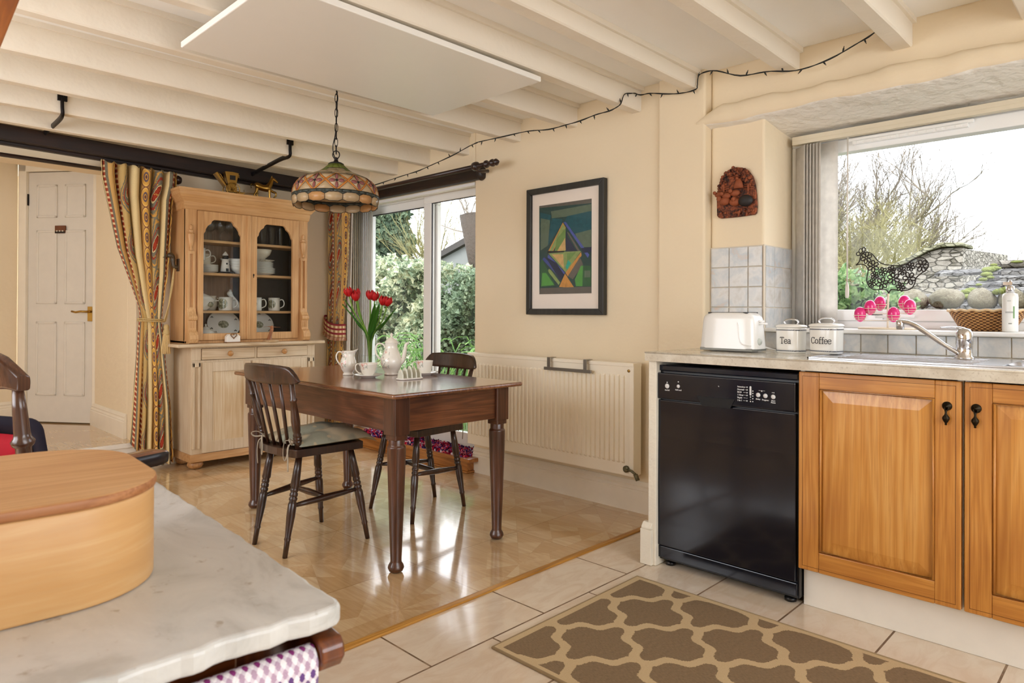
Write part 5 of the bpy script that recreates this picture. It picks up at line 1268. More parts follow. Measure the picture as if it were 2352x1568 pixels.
# ------------------------------------------------------------------ curtains
def curtain_mat(name, seed=0.0):
    n = NM(name, .9, .1); u, v, _ = n.sep(n.uv)
    p = n.math('FRACT', n.math('ADD', n.math('MULTIPLY', u, 2.1), seed))   # repeat .476 m
    vm = v
    g = lambda a, b: n.math('MULTIPLY', n.math('GREATER_THAN', p, a), n.math('LESS_THAN', p, b))
    cream = n.mix(n.noise(n.uv, 180, 2), '#d8bd84', '#ecd6a6')
    gold = n.mix(n.noise(n.uv, 30, 3), '#c99a4a', '#dcb366')
    cyc = lambda f: n.math('FRACT', n.math('MULTIPLY', vm, f))
    pit = lambda c0, w: n.math('DIVIDE', n.math('SUBTRACT', p, c0), w)
    # medallion chain
    mv = n.math('MULTIPLY', n.math('SUBTRACT', cyc(7.5), .5), 1.0); mu = pit(.40, .10)
    r1 = n.math('SQRT', n.math('ADD', n.math('POWER', n.math('MULTIPLY', mu, 1.15), 2), n.math('POWER', n.math('MULTIPLY', mv, 1.5), 2)))
    med = n.ramp(r1, [(0, '#5a4048'), (.14, '#cf9a44'), (.22, '#6b5a60'), (.38, '#d8a552'), (.60, '#e6bd6c'), (.7, '#8a5f48'), (.8, '#caa062')], 'CONSTANT')
    # paisley
    qv = n.math('SUBTRACT', cyc(3.0), .5); qu = n.math('ADD', pit(.77, .19), n.math('MULTIPLY', n.math('SINE', n.math('MULTIPLY', qv, 5.5)), .28))
    r2 = n.math('SQRT', n.math('ADD', n.math('POWER', n.math('MULTIPLY', qu, 1.35), 2), n.math('POWER', n.math('MULTIPLY', qv, 1.7), 2)))
    r2 = n.math('ADD', r2, n.math('MULTIPLY', n.math('SUBTRACT', n.noise(n.uv, 60, 2), .5), .16))
    pais = n.ramp(r2, [(0, '#a33f2c'), (.2, '#8f3526'), (.28, '#e2cc98'), (.33, '#7a7464'), (.5, '#9a4030'), (.58, '#7d7866'), (.72, '#cf9c50'), (.8, '#807a68'), (.92, '#c3a56c')], 'CONSTANT')
    fl = n.vor(n.comb(n.math('MULTIPLY', u, 40.0), n.math('MULTIPLY', v, 40.0)), 1)
    pais = n.mix(n.ramp(fl, [(.16, 1.0), (.2, 0.0)]), pais, '#c9a04f')
    # red dotted border
    dv = n.math('ABSOLUTE', n.math('SUBTRACT', cyc(28.0), .5)); rd = n.mix(n.math('GREATER_THAN', dv, .3), '#a04a34', '#e0bd90')
    grey = n.mix(n.noise(n.uv, 120, 2), '#837c6c', '#67624f')
    c = cream
    for m_, cc in ((g(.14, .19), grey), (g(.19, .235), rd), (g(.235, .27), grey), (g(.27, .53), med), (g(.53, .565), grey), (g(.565, .605), rd), (g(.605, .96), pais)): c = n.mix(m_, c, cc)
    n.col(c); n.bump(n.noise(n.uv, 500, 2), .3, .001)
    return n.mat
CUR = curtain_mat('paisley_stripe_curtain')
def lerp(a, b, t): return a+(b-a)*t
def interp(tab, v):
    for i in range(len(tab)-1):
        if v <= tab[i+1][0]:
            t = (v-tab[i][0])/max(1e-6, tab[i+1][0]-tab[i][0]); t = t*t*(3-2*t) if tab[i][2] else t
            return lerp(tab[i][1], tab[i+1][1], t)
    return tab[-1][1]
t = thing('curtain', 'patterned gold and red curtain tied back beside the pine dresser', 'curtain', (1.55, 4.9, 1.0), 0, 'paisley striped curtains'); D = Matrix.Translation((-1.55, -4.9, -1.0))
LE = [(0, 1.245, 0), (.05, 1.25, 0), (.30, 1.345, 0), (.50, 1.475, 0), (.53, 1.487, 0), (.58, 1.478, 0), (.8, 1.455, 0), (1, 1.435, 0)]
RE = [(0, 1.725, 0), (.05, 1.72, 0), (.1, 1.695, 0), (.35, 1.665, 0), (.5, 1.63, 0), (.53, 1.625, 0), (.58, 1.64, 0), (.8, 1.685, 0), (1, 1.70, 0)]
def cf(u, v):
    a, b = interp(LE, v), interp(RE, v); ph = u*2*PI*6.5+.6*math.sin(v*2)
    am = interp([(0, .045, 0), (.06, .035, 0), (.5, .012, 0), (.6, .014, 0), (1, .03, 0)], v)
    x = lerp(a, b, u)+.012*math.cos(ph)*(1-.5*v); y = 4.895+am*math.sin(ph)+.008*math.sin(u*41+v*7)
    z = 2.03-(.018*u)+(.012*math.sin(ph*1.0)+.008*math.sin(ph*2.3+1) if v < .001 else 0)
    zb = .20-.16*min(1, u*2.2)+.01*math.sin(ph)
    return (x, y, lerp(z, zb, v))
m = MB(D); m.grid(cf, 130, 60, uvf=lambda u, v: (u*1.15+.02, v*2.0)); m.build('cloth', CUR, t, solid=.002)
m = MB(D); m.grid(lambda u, v: (lerp(lerp(1.63, 1.60, v), lerp(1.66, 1.73, v), u), 4.96+.02*math.sin(u*9), lerp(.98, .06, v)), 10, 10); m.build('lining', plain('pale_lining', '#e2d8c4', .9), t, solid=.001)
for i in range(6):
    m = MB(D); x = 1.29+.082*i; m.tube([(x, 4.93+.02*math.cos(a), 2.0-.004*i+.022*math.sin(a)) for a in [2*PI*k/18 for k in range(18)]], .0025, 6, closed=True); m.build('curtain_ring', DKP, t)
ROPE = NM('gold_rope', .7); ROPE.col(ROPE.mix(ROPE.wave(ROPE.obj, 120, 0, 0, 'DIAGONAL'), '#a98a52', '#e0c88f')); ROPE = ROPE.mat
t = thing('tasselled_tieback', 'cream rope tieback with tassel looped from the curtain to the duck hook', 'tieback', (1.56, 4.9, .98)); D = Matrix.Translation((-1.56, -4.9, -.98))
m = MB(D)
for dz in (0, .012): m.tube([(1.556+.082*math.cos(a), 4.895+.045*math.sin(a), 1.0+dz-.004*math.cos(a)) for a in [2*PI*i/30 for i in range(30)]], .005, 8, closed=True)
m.tube(smooth_path([(1.635, 4.87, .995), (1.648, 4.865, 1.05), (1.668, 4.865, 1.2), (1.690, 4.868, 1.36), (1.692, 4.87, 1.378)]), .005, 8); m.tube(smooth_path([(1.625, 4.86, 1.0), (1.655, 4.855, 1.12), (1.68, 4.858, 1.26), (1.688, 4.864, 1.36)]), .004, 8); m.build('rope', ROPE, t)
m = MB(D); m.lathe([(0, 1.0), (.012, .995), (.018, .98), (.014, .965), (.02, .955), (.022, .935), (.018, .925)], 16, (1.637, 4.85, -.02)); m.build('tassel_head', ROPE, t)
m = MB(D)
for i in range(60):
    a = 2*PI*i*.618; r = .022*math.sqrt((i+.5)/60); m.tube([(1.637+r*.8*math.cos(a), 4.85+r*.8*math.sin(a), .915), (1.637+r*1.25*math.cos(a), 4.85+r*1.2*math.sin(a), .785+.006*math.sin(i))], .0028, 4)
m.build('fringe', plain('fringe_yarn', '#d8b981', .9, var=.2, vs=200), t)
# second curtain
t = thing('curtain', 'patterned gold and red curtain tied back beside the patio door', 'curtain', (2.93, 4.82, 1.0), 0, 'paisley striped curtains'); D = Matrix.Translation((-2.93, -4.82, -1.0))
def cf2(u, v):
    a = interp([(0, 4.98, 0), (.45, 4.98, 0), (.55, 4.99, 0), (1, 5.005, 0)], v); b = interp([(0, 4.665, 0), (.3, 4.68, 0), (.5, 4.72, 0), (.6, 4.74, 0), (1, 4.72, 0)], v); ph = u*2*PI*4.5+.5*math.sin(v*3)
    am = interp([(0, .03, 0), (.5, .012, 0), (1, .02, 0)], v)
    return (2.925+am*math.sin(ph), lerp(a, b, u)+.006*math.cos(ph), lerp(1.985, .14, v))
m = MB(D); m.grid(cf2, 90, 30, uvf=lambda u, v: (u*1.15+.12, v*2.0)); m.build('cloth', CUR, t, solid=.002)
m = MB(D); m.grid(lambda u, v: (2.965+.01*math.sin(u*12), lerp(4.76, 4.655+.05*v, u), lerp(1.985, .14, v)), 12, 12); m.build('lining', translucent('white_lining', '#eee9e0', .3), t, solid=.001)
for i in range(4):
    m = MB(D); y = 4.70+.085*i; m.tube([(2.95+.024*math.cos(a), y, 2.0+.024*math.sin(a)) for a in [2*PI*k/18 for k in range(18)]], .0025, 6, closed=True); m.build('curtain_ring', DKP, t)
def tiemat():
    n = NM('striped_tieback_fabric', .9); u, v, _ = n.sep(n.uv); f = n.math('FRACT', n.math('MULTIPLY', v, 3.0)); ck = n.math('GREATER_THAN', n.math('FRACT', n.math('MULTIPLY', u, 16.0)), .5)
    lt = n.mix(ck, '#dfc7a0', '#b08a5e'); n.col(n.mix(n.math('GREATER_THAN', f, .45), '#8a2530', lt)); return n.mat
t = thing('fabric_tieback', 'red and cream striped gathered fabric tieback on the patio curtain', 'tieback', (2.92, 4.86, .93)); D = Matrix.Translation((-2.92, -4.86, -.93))
def tb_(u, v):
    a = 2*PI*u; y = 4.862+.142*math.cos(a)*(1+.02*v); x = 2.925+.048*math.sin(a)*(1+.1*v); z = .995-.105*v-.0*a+.035*(y-4.862)/.14+.012*math.cos(2*a)
    return (x+.002*math.sin(a*30), y, z)
m = MB(D); m.grid(tb_, 60, 6, True); m.build('band', tiemat(), t, solid=.003)
m = MB(D); m.grid(lambda u, v: (lambda p: (p[0]*1.0+.008*v*math.sin(u*2*PI*22)-.0+(.006*v if p[0] > 2.925 else -.006*v), p[1], p[2]-.028*v))(tb_(u, 1)), 130, 2, True); m.build('ruffle', bpy.data.materials['striped_tieback_fabric'], t, solid=.001)
# vertical blind at the patio door
t = thing('patio_blind', 'stack of pale vertical blind slats between the curtain and the patio door', 'blind', (3.12, 4.72, 1.9)); D = Matrix.Translation((-3.12, -4.72, -1.9))
m = MB(D); m.box(3.10, 3.38, 1.93, 3.14, 4.92, 1.952); m.build('head_rail', UPVC, t, bev=.002)
for i in range(11):
    y = 4.90-.028*i; m = MB(D); a = math.radians(62)
    m.grid(lambda u, v: (3.115+.05*(2*u-1)*math.cos(a), y+.05*(2*u-1)*math.sin(a)+.004*math.sin(PI*u), 1.92-1.70*v), 5, 6); m.build('vane', VANE, t, solid=.0008)
# rag rug on the step
def ragmat():
    n = NM('rag_rug_yarn', .95, .1); v = n.vor(n.obj, 70, out='Color'); x, y, z = n.sep(v)
    n.col(n.ramp(x, [(0, '#14143a'), (.16, '#7a0f2c'), (.36, '#c0203c'), (.55, '#d97a86'), (.68, '#5a4a96'), (.82, '#d9cfd8'), (.92, '#28285a')], 'CONSTANT')); return n.mat
random.seed(21); m = MB(); m.box(-.085, -.62, 0, .085, .62, .012)
for i in range(2600):
    x, y = random.uniform(-.088, .088), random.uniform(-.625, .625); a = random.uniform(0, PI); w = .005; h = random.uniform(.012, .028); dx, dy = math.cos(a)*w, math.sin(a)*w; tx, ty = random.uniform(-.008, .008), random.uniform(-.008, .008)
    m.add([(x-dx, y-dy, .01), (x+dx, y+dy, .01), (x+dx+tx, y+dy+ty, .01+h), (x-dx+tx, y-dy+ty, .01+h)], [(0, 1, 2, 3)])
tag(m.build('rag_rug', ragmat(), loc=(3.092, 3.985, .102)), 'shaggy red and purple rag rug lying on the wooden step', 'rug')
# ------------------------------------------------------------------ stained glass pendant
t = thing('pendant_lamp', 'stained glass pendant lamp hanging on a black chain over the dining table', 'lamp', (1.762, 2.925, 2.148))
LC = Vector((0, 0, -2.148))
PR = [(.034, 1.79), (.040, 1.782), (.058, 1.765), (.083, 1.748), (.118, 1.733), (.152, 1.720), (.176, 1.704), (.192, 1.684), (.201, 1.660), (.2055, 1.635), (.207, 1.612), (.204, 1.592), (.199, 1.578)]
def lp(th, z):
    for i in range(len(PR)-1):
        if PR[i][1] >= z >= PR[i+1][1]:
            q = (PR[i][1]-z)/(PR[i][1]-PR[i+1][1]); r = lerp(PR[i][0], PR[i+1][0], q); break
    else: r = PR[-1][0] if z < 1.6 else PR[0][0]
    return Vector((r*math.cos(th), r*math.sin(th), z-2.148))
sg = lambda n, c, w=.35: translucent('stained_glass_'+n, c, w, .25, 18)
GM = [sg('cream', '#cdb38c'), sg('amber', '#d98a3a'), sg('rose', '#a5625e'), sg('olive', '#6f7a2e'), sg('tan', '#a99670'), sg('slate', '#4a5048'), sg('honey', '#d3a26a')]
m = MB()
def patch(pts, mi):
    c = (sum(p[0] for p in pts)/len(pts), sum(p[1] for p in pts)/len(pts)); vs = [lp(*c)]; n = len(pts)
    dn_ = []
    for i in range(n):
        a, b = pts[i], pts[(i+1) % n]
        for k in range(2): dn_.append((lerp(a[0], b[0], k/2), lerp(a[1], b[1], k/2)))
    vs += [lp(*p) for p in dn_]; N = len(dn_); fs = [(0, 1+i, 1+(i+1) % N) for i in range(N)]
    m.add([tuple(v) for v in vs], fs, mi, True)
lead = MB()
def ll(pts, r=.0013, closed=False):
    q = []
    n = len(pts)
    for i in range(n if closed else n-1):
        a, b = pts[i], pts[(i+1) % n]
        for k in range(3): q.append(lp(lerp(a[0], b[0], k/3), lerp(a[1], b[1], k/3)))
    if not closed: q.append(lp(*pts[-1]))
    lead.tube(q, r, 5, closed=closed)
for k in range(16): # oval row
    a0 = 2*PI*k/16; w = 2*PI/16
    P = [(a0, 1.588), (a0+w*.25, 1.580), (a0+w*.75, 1.580), (a0+w, 1.588), (a0+w, 1.612), (a0+w*.75, 1.622), (a0+w*.25, 1.622), (a0, 1.612)]
    patch(P, 0 if k % 3 else 6); ll(P, .0016, True); patch([(a0-w*.25, 1.6225), (a0+w*.25, 1.6225), (a0, 1.613)], 5)
for k in range(32):
    a0 = 2*PI*k/32; w = 2*PI/32; P = [(a0, 1.622), (a0+w, 1.622), (a0+w, 1.634), (a0, 1.634)]; patch(P, 5); ll([P[0], P[3]])
ring = lambda z, r=.0018: lead.tube([lp(2*PI*i/48, z) for i in range(48)], r, 6, closed=True)
ring(1.634); ring(1.622); ring(1.789, .0035)
NF = 12
for k in range(NF):
    w = 2*PI/NF; a = w*k; zb, zt, zm = 1.635, 1.716, 1.676
    # background triangles
    patch([(a, zb), (a+w, zb), (a+w/2, zm+.004)], 0); patch([(a, zt), (a+w/2, zm+.004), (a+w, zt)], 0)
    patch([(a, zb), (a+w/2, zm+.004), (a, zt), (a-w/2, zm+.004)], 0)
    # amber lattice bars
    for s in (1, -1):
        for (z0, z1) in ((zb, zm+.004), (zt, zm+.004)):
            d = .022*s
            B = [(a+d*.2, z0), (a+s*w/2, z1), (a+s*w/2, z1+(.011 if z1 > z0 else -.011)*-1*(-1 if z0 > z1 else -1)), (a+d, z0)]
            B = [(a, z0), (a+s*w/2, z1-.006 if z0 > z1 else z1+.006), (a+s*w/2, z1+.006 if z0 > z1 else z1-.006), (a+s*.045, z0)]
            b0 = len(m.f); patch(B, 1)
            for q in range(len(m.v)-9, len(m.v)): m.v[q] = (m.v[q][0]*1.006, m.v[q][1]*1.006, m.v[q][2])
            ll(B, .0011, True)
    for (dx, dz, L) in ((0, .021, 1), (0, -.021, 1), (.11, 0, 1), (-.11, 0, 1)):
        pts = []
        for i in range(8):
            b = 2*PI*i/8; pts.append((a+dx*.95+(.034 if dx == 0 else .075)*math.cos(b), zm+dz+(.016 if dx == 0 else .0085)*math.sin(b)))
        patch(pts, 2)
        for q in range(len(m.v)-17, len(m.v)): m.v[q] = (m.v[q][0]*1.009, m.v[q][1]*1.009, m.v[q][2])
        ll(pts, .001, True)
    lead.ball(lp(a, zm), .0065, 8)
ring(1.716)
for j, (z0, z1, n, c) in enumerate(((1.716, 1.730, 14, 4), (1.730, 1.744, 14, 0), (1.744, 1.760, 12, 4), (1.760, 1.789, 12, 3))):
    for k in range(n):
        w = 2*PI/n; a = w*(k+.5*(j % 2)); P = [(a, z0+.002), (a+w/2, z0), (a+w, z0+.002), (a+w, z1), (a+w/2, z1), (a, z1)]; P2 = [(p[0], min(p[1], 1.789)) for p in P]; patch(P2, c if k % 3 else (3 if j > 1 else 0)); ll(P2, .0011, True)
m.build('shade', GM, t, solid=.0018)
lead.build('leading', plain('lead_came', '#1c1a14', .5, .4), t)
m = MB(); m.lathe([(.036, -.36), (.03, -.352), (.012, -.346), (.008, -.335), (.012, -.33), (.005, -.325)], 18); m.build('cap', BLACKIRON, t)
m = MB(); z = -.012; k = 0
while z > -.285:
    h = .0235 
    pts = []
    for i in range(14):
        a = 2*PI*i/14; l = .0075*math.cos(a); q = h*math.sin(a)*1.0
        pts.append((l*.70, -l*.72, z-h+q) if k % 2 == 0 else (l*.70, l*.68, z-h+q))
    m.tube(pts, .0017, 6, closed=True); z -= .036; k += 1
m.tube([(.017*.7*math.cos(a), -.017*.7*math.cos(a), -.312+.019*math.sin(a)) for a in [2*PI*i/20 for i in range(20)]], .0026, 6, closed=True)
m.tube([(0, 0, .002), (.002, 0, -.01), (0, 0, -.02)], .003, 6)
m.build('chain', BLACKIRON, t)
m = MB(); m.tube(smooth_path([(.004, 0, 0), (.003, -.002, -.06), (0, 0, -.16), (-.004, .004, -.22), (-.012, .01, -.27), (-.006, .012, -.31), (0.0, 0, -.335)], 4), .0024, 6); m.build('flex', BLACKIRON, t)
m = MB(); m.lathe([(.012, -.36), (.012, -.40), (.016, -.41), (.024, -.43), (.027, -.45), (.02, -.472), (0, -.48)], 16); m.build('bulb', plain('opal_bulb', '#e9e4da', .3), t)

# ------------------------------------------------------------------ tea things
TZ = .7425
ROSE = NM('rose_sprig_china', .12)
def sprig():
    n = NM('floral_china', .1); o = n.obj; f = n.noise(o, 38, 4, .65); g = n.noise(o, 60, 3, .6)
    x, y, z = n.sep(o); ang = n.math('ARCTAN2', y, x)
    msk = n.math('MULTIPLY', n.math('LESS_THAN', n.math('ABSOLUTE', n.math('SUBTRACT', n.math('ABSOLUTE', n.math('ADD', ang, 2.36)), .0)), .75), n.math('LESS_THAN', n.math('ABSOLUTE', n.math('SUBTRACT', z, .085)), .05))
    c = n.ramp(f, [(.50, '#ebe6da'), (.56, '#9aa193'), (.6, '#ebe6da')]); c2 = n.mix(n.ramp(g, [(.56, 0.0), (.62, 1.0)]), c, '#d6a192')
    n.col(n.mix(msk, '#ece7dc', c2)); n.b.inputs['Coat Weight'].default_value = .4; return n.mat
FLO = sprig(); DRIM = plain('brown_rim', '#6d6258', .3)
aw = math.atan2(-.72, .70)  # image right direction (in plane)
def handle(m, p, r=.0045): m.tube(smooth_path(p, 4), r, 8)
t = thing('coffee_pot', 'tall floral white china coffee pot with long curved spout on the dining table', 'coffee pot', (2.085, 2.91, TZ), aw)
m = MB(); m.lathe([(0, .0), (.036, 0), (.037, .006), (.032, .012), (.048, .035), (.056, .06), (.055, .08), (.044, .11), (.033, .135), (.030, .15), (.033, .162), (.034, .165)], 30); m.build('body', FLO, t)
m = MB(); m.lathe([(.0355, .165), (.0355, .168), (.024, .185), (.01, .193), (.004, .196), (.007, .203), (.008, .209), (.003, .217), (0, .218)], 24); m.build('lid', plain('white_china2', '#e6dfd2', .12), t)
m = MB(); m.tube(smooth_path([(.045, 0, .06), (.062, 0, .085), (.07, 0, .125), (.076, 0, .158), (.09, 0, .165)], 5), [.014]*5+[.011]*6+[.008]*5+[.006]*5, 12); m.build('spout', plain('white_china2', '#e6dfd2', .12), t)
m = MB(); handle(m, [(-.031, 0, .14), (-.045, 0, .158), (-.07, 0, .16), (-.083, 0, .135), (-.078, 0, .105), (-.052, 0, .075)]); m.build('handle', plain('white_china2', '#e6dfd2', .12), t)
t = thing('milk_jug', 'white china milk jug with curled handle on the table left of the tulips', 'jug', (1.915, 3.05, TZ), aw)
m = MB(); 
def jug(u, v):
    pf = [(.026, 0), (.027, .004), (.022, .012), (.034, .03), (.041, .052), (.038, .075), (.03, .098), (.029, .112), (.034, .124)]
    i = v*(len(pf)-1); k = min(int(i), len(pf)-2); f = i-k; r = lerp(pf[k][0], pf[k+1][0], f); z = lerp(pf[k][1], pf[k+1][1], f); a = 2*PI*u
    sp = max(0, math.cos(a))**6*max(0, (v-.75)/.25); return ((r+.018*sp)*math.cos(a), r*math.sin(a), z+.012*sp)
m.grid(jug, 36, 16, True); m.lathe([(0, .002), (.024, .002)], 20, cap=False); m.build('body', FLO, t, solid=.002)
m = MB(); handle(m, [(-.028, 0, .098), (-.034, 0, .115), (-.05, 0, .119), (-.062, 0, .10), (-.058, 0, .075), (-.038, 0, .048)], .0038); m.build('handle', plain('white_china2', '#e6dfd2', .12), t)
def teacup(label, lab2, loc, rot, s=1, straight=False):
    sa = MB(); sa.lathe([(0, .002), (.034*s, 0), (.036*s, .004), (.07*s, .014), (.0725*s, .017), (.066*s, .014), (.034*s, .006), (0, .006)], 30)
    tag(sa.build('saucer', CHINA, loc=loc), lab2, 'saucer')
    t = thing('teacup', label, 'cup', (loc[0], loc[1], loc[2]+.0065), rot)
    m = MB(); pf = [(0, .003), (.021, 0), (.022, .005), (.030, .016), (.037, .035), (.043, .058), (.045, .066)] if not straight else [(0, .003), (.026, 0), (.030, .004), (.036, .018), (.040, .04), (.043, .062), (.044, .068)]
    m.lathe([(r*s, z*s) for r, z in pf], 30, cap=False); m.build('body', FLO, t, solid=.0018)
    m = MB(); handle(m, [(-.040*s, 0, .052*s), (-.05*s, 0, .062*s), (-.062*s, 0, .052*s), (-.06*s, 0, .03*s), (-.045*s, 0, .016*s), (-.034*s, 0, .015*s)], .003); m.build('handle', plain('white_china2', '#e6dfd2', .12), t)
teacup('floral china teacup on the saucer in front of the coffee pot', 'white saucer in front of the coffee pot', (1.912, 2.862, TZ), aw+.15)
teacup('white straight sided china cup behind the toast rack', 'white saucer behind the toast rack', (2.20, 2.78, TZ), aw, 1.0, True)
t = thing('toast_rack', 'white china toast rack with pointed arches on the dining table', 'toast rack', (2.01, 2.655, TZ), aw+.75)
m = MB(); pts = rrect(-.066, -.032, .066, .032, .02, 5); m.prism(pts, 0, .008); m.build('tray', CHINA, t, bev=.003)
m = MB()
for i in range(5):
    x = -.052+.026*i; h = (.052, .06, .066, .06, .052)[i]
    m.prism([(-.024, .006), (.024, .006), (.022, h*.5), (.012, h*.85), (0, h), (-.012, h*.85), (-.022, h*.5)], x-.0035, x+.0035, 'x')
m.build('arches', plain('pale_green_china', '#dfdfcf', .12), t, bev=.0025)
# vase and tulips
vx, vy = 2.14, 3.19
t = thing('glass_vase', 'clear cylindrical glass vase holding the red tulips', 'vase', (vx, vy, TZ))
m = MB(); m.lathe([(0, .001), (.04, .001), (.041, .004), (.041, .20), (.0385, .20), (.0385, .01), (0, .009)], 36); m.build('glass_body', glassy('vase_glass', (.985, .995, .99), .25), t)
m = MB(); m.lathe([(0, .011), (.038, .011), (.038, .085), (0, .085)], 30); m.build('water', glassy('water', (.96, .985, .96), .2), t)
STEM = translucent('tulip_stem', '#7fa83a', .3); LEAFM = translucent('tulip_leaf', '#4f8a2c', .4); PET = translucent('tulip_petal', '#c80f14', .25)
random.seed(4)
heads = [(2.046, 3.25, 1.152, -.15), (2.075, 3.225, 1.128, 0), (2.125, 3.165, 1.135, .0), (2.145, 3.155, 1.128, .1), (2.165, 3.11, 1.105, .2), (2.185, 3.095, 1.100, .3), (2.09, 3.24, 1.145, -.05)]
nm = ['leftmost and highest', 'left and drooping a little lower', 'in the middle front', 'in the middle behind', 'on the right, half hidden', 'furthest right', 'peeping between the left two']
for i, (hx, hy, hz, tl) in enumerate(heads):
    t = thing('tulip', 'red tulip flower in the glass vase, ' + nm[i], 'tulip', (vx, vy, TZ), 0, 'red tulips in the vase')
    b = Vector((random.uniform(-.02, .02), random.uniform(-.02, .02), .014)); h = Vector((hx-vx, hy-vy, hz-TZ)); mid = Vector((h.x*.12+random.uniform(-.01, .01), h.y*.12+random.uniform(-.01, .01), .19))
    if mid.xy.length > .03: mid.xy *= .03/mid.xy.length
    m = MB(); P = smooth_path([b, mid, Vector((h.x*.75, h.y*.75, h.z*.78)), h], 5); m.tube(P, .0036, 8); m.build('stem', STEM, t)
    d = (P[-1]-P[-3]).normalized(); q = d.to_track_quat('Z', 'Y').to_matrix().to_4x4(); m = MB(Matrix.Translation(h) @ q)
    for k in range(6):
        a0 = 2*PI*k/6+i; rr = 1.0 if k % 2 else .9
        def pf(u, v):
            w = math.sin(PI*min(1, v*.92+.06))**.55*.62; a = a0+(u-.5)*2*w; r = (.004+.021*math.sin(PI*(v*.72+.06)))*rr*(1-.22*max(0, v-.8)/.2); return (r*math.cos(a), r*math.sin(a), .056*v-.004*abs(u-.5)*4*v*v)
        m.grid(pf, 6, 8)
    m.build('petals', PET, t, solid=.0008)
    if True:
        for s in range(2 if i in (0, 2, 5) else 1):
            m = MB(); a = math.atan2(h.y, h.x)+random.uniform(-.5, .5)+s*2.3; L = random.uniform(.10, .16); top = random.uniform(.31, .38)
            dv = Vector((math.cos(a), math.sin(a), 0)); sd = Vector((-math.sin(a), math.cos(a), 0))
            if i == 0 and s == 0: dv = Vector((-.60, .75, 0)).normalized(); sd = Vector((-.75, -.6, 0)); L = .15; top = .395
            C0 = smooth_path([Vector((0, 0, .10))+dv*.005, Vector((0, 0, .205))+dv*.022, Vector((0, 0, top*.78))+dv*L*.55, Vector((0, 0, top))+dv*L], 5)
            vs = []; fs = []; n = len(C0)
            for j, c in enumerate(C0):
                w = .017*math.sin(PI*(j/(n-1)*.93+.06))**.8*(0.55 if j < 4 else 1)
                for kx in (-1, -.5, 0, .5, 1): vs.append(tuple(c+sd*w*kx-dv*(.006*(1-kx*kx))))
            for j in range(n-1):
                for kk in range(4): fs.append((j*5+kk, j*5+kk+1, j*5+kk+6, j*5+kk+5))
            m.add(vs, fs, 0, True); m.build('leaf', LEAFM, t, solid=.0008)

# ------------------------------------------------------------------ foreground washstand, bread box, towel
MAH = wood('mahogany_front', '#3a1708', '#66300f', '#8a4a20', 'x', .28, coat=.5)
MAHZ = wood('mahogany_z', '#3a1708', '#6b3412', '#8f5026', 'z', .28, coat=.5)
def marble():
    n = NM('aged_white_marble', .28); a = n.noise(n.map(n.obj, (1, .45, 1), rot=(0, 0, .5)), 9, 5, .65, 1.0); s = n.noise(n.obj, 42, 3, .6)
    c = n.ramp(a, [(.36, '#b2b3b0'), (.5, '#c9cac8'), (.66, '#d3d4d2')]); c = n.mix(n.ramp(s, [(.64, 0.0), (.74, .6)]), c, '#8c7c66'); n.col(c); n.bump(n.noise(n.obj, 60, 3), .15, .002); return n.mat
t = thing('washstand', 'marble topped mahogany washstand in the near left foreground', 'washstand', (.442, .712, 0), -.058)
m = MB(); random.seed(2)
N = 60; top = []; 
def edge(x, y, k): return .0022*math.sin(x*90+k)+.0022*math.sin(x*37+y*61)+.0015*math.sin(x*163+y*140)
pl = [(-.70, 0)]+[(-.70+.69*i/N, edge(-.7+.69*i/N, 0, 1)) for i in range(1, N)]+[(-.006, .001), (0, .008)]+[(edge(0, .02+.98*i/N, 2)*.6, .02+.98*i/N) for i in range(N)]+[(0, 1.0), (-.70, 1.0)]
m.prism(pl, .694, .72); m.build('marble_top', marble(), t, bev=.006, seg=3)
m = MB(); m.box(-.68, .075, .10, -.022, .95, .694); m.build('cabinet', MAHZ, t, bev=.002)
m = MB(); m.box(-.66, .068, .555, -.10, .08, .68); m.build('drawer', MAH, t, bev=.003)
for x in (-.052, -.65):
    for y in (.10, .92): m = MB(); m.turned((x, y, 0), (x, y, .12), [(0, .018), (.2, .024), (.6, .022), (1, .026)], 14); m.build('foot', MAHZ, t)
m = MB(); m.prism([(.075, .625), (.075, .688), (.058, .688), (.0, .684), (-.008, .676), (-.010, .662), (.0, .648), (.03, .642), (.055, .632)], -.032, -.002, 'x'); m.build('rail_bracket', MAHZ, t, bev=.003, seg=3)
m = MB(); m.prism([(.075, .625), (.075, .688), (.058, .688), (.0, .684), (-.008, .676), (-.010, .662), (.0, .648), (.03, .642), (.055, .632)], -.70, -.67, 'x'); m.build('rail_bracket', MAHZ, t, bev=.003, seg=3)
m = MB(); m.tube([(-.68, .012, .664), (-.02, .012, .664)], .009, 12); m.build('towel_rail', MAHZ, t)
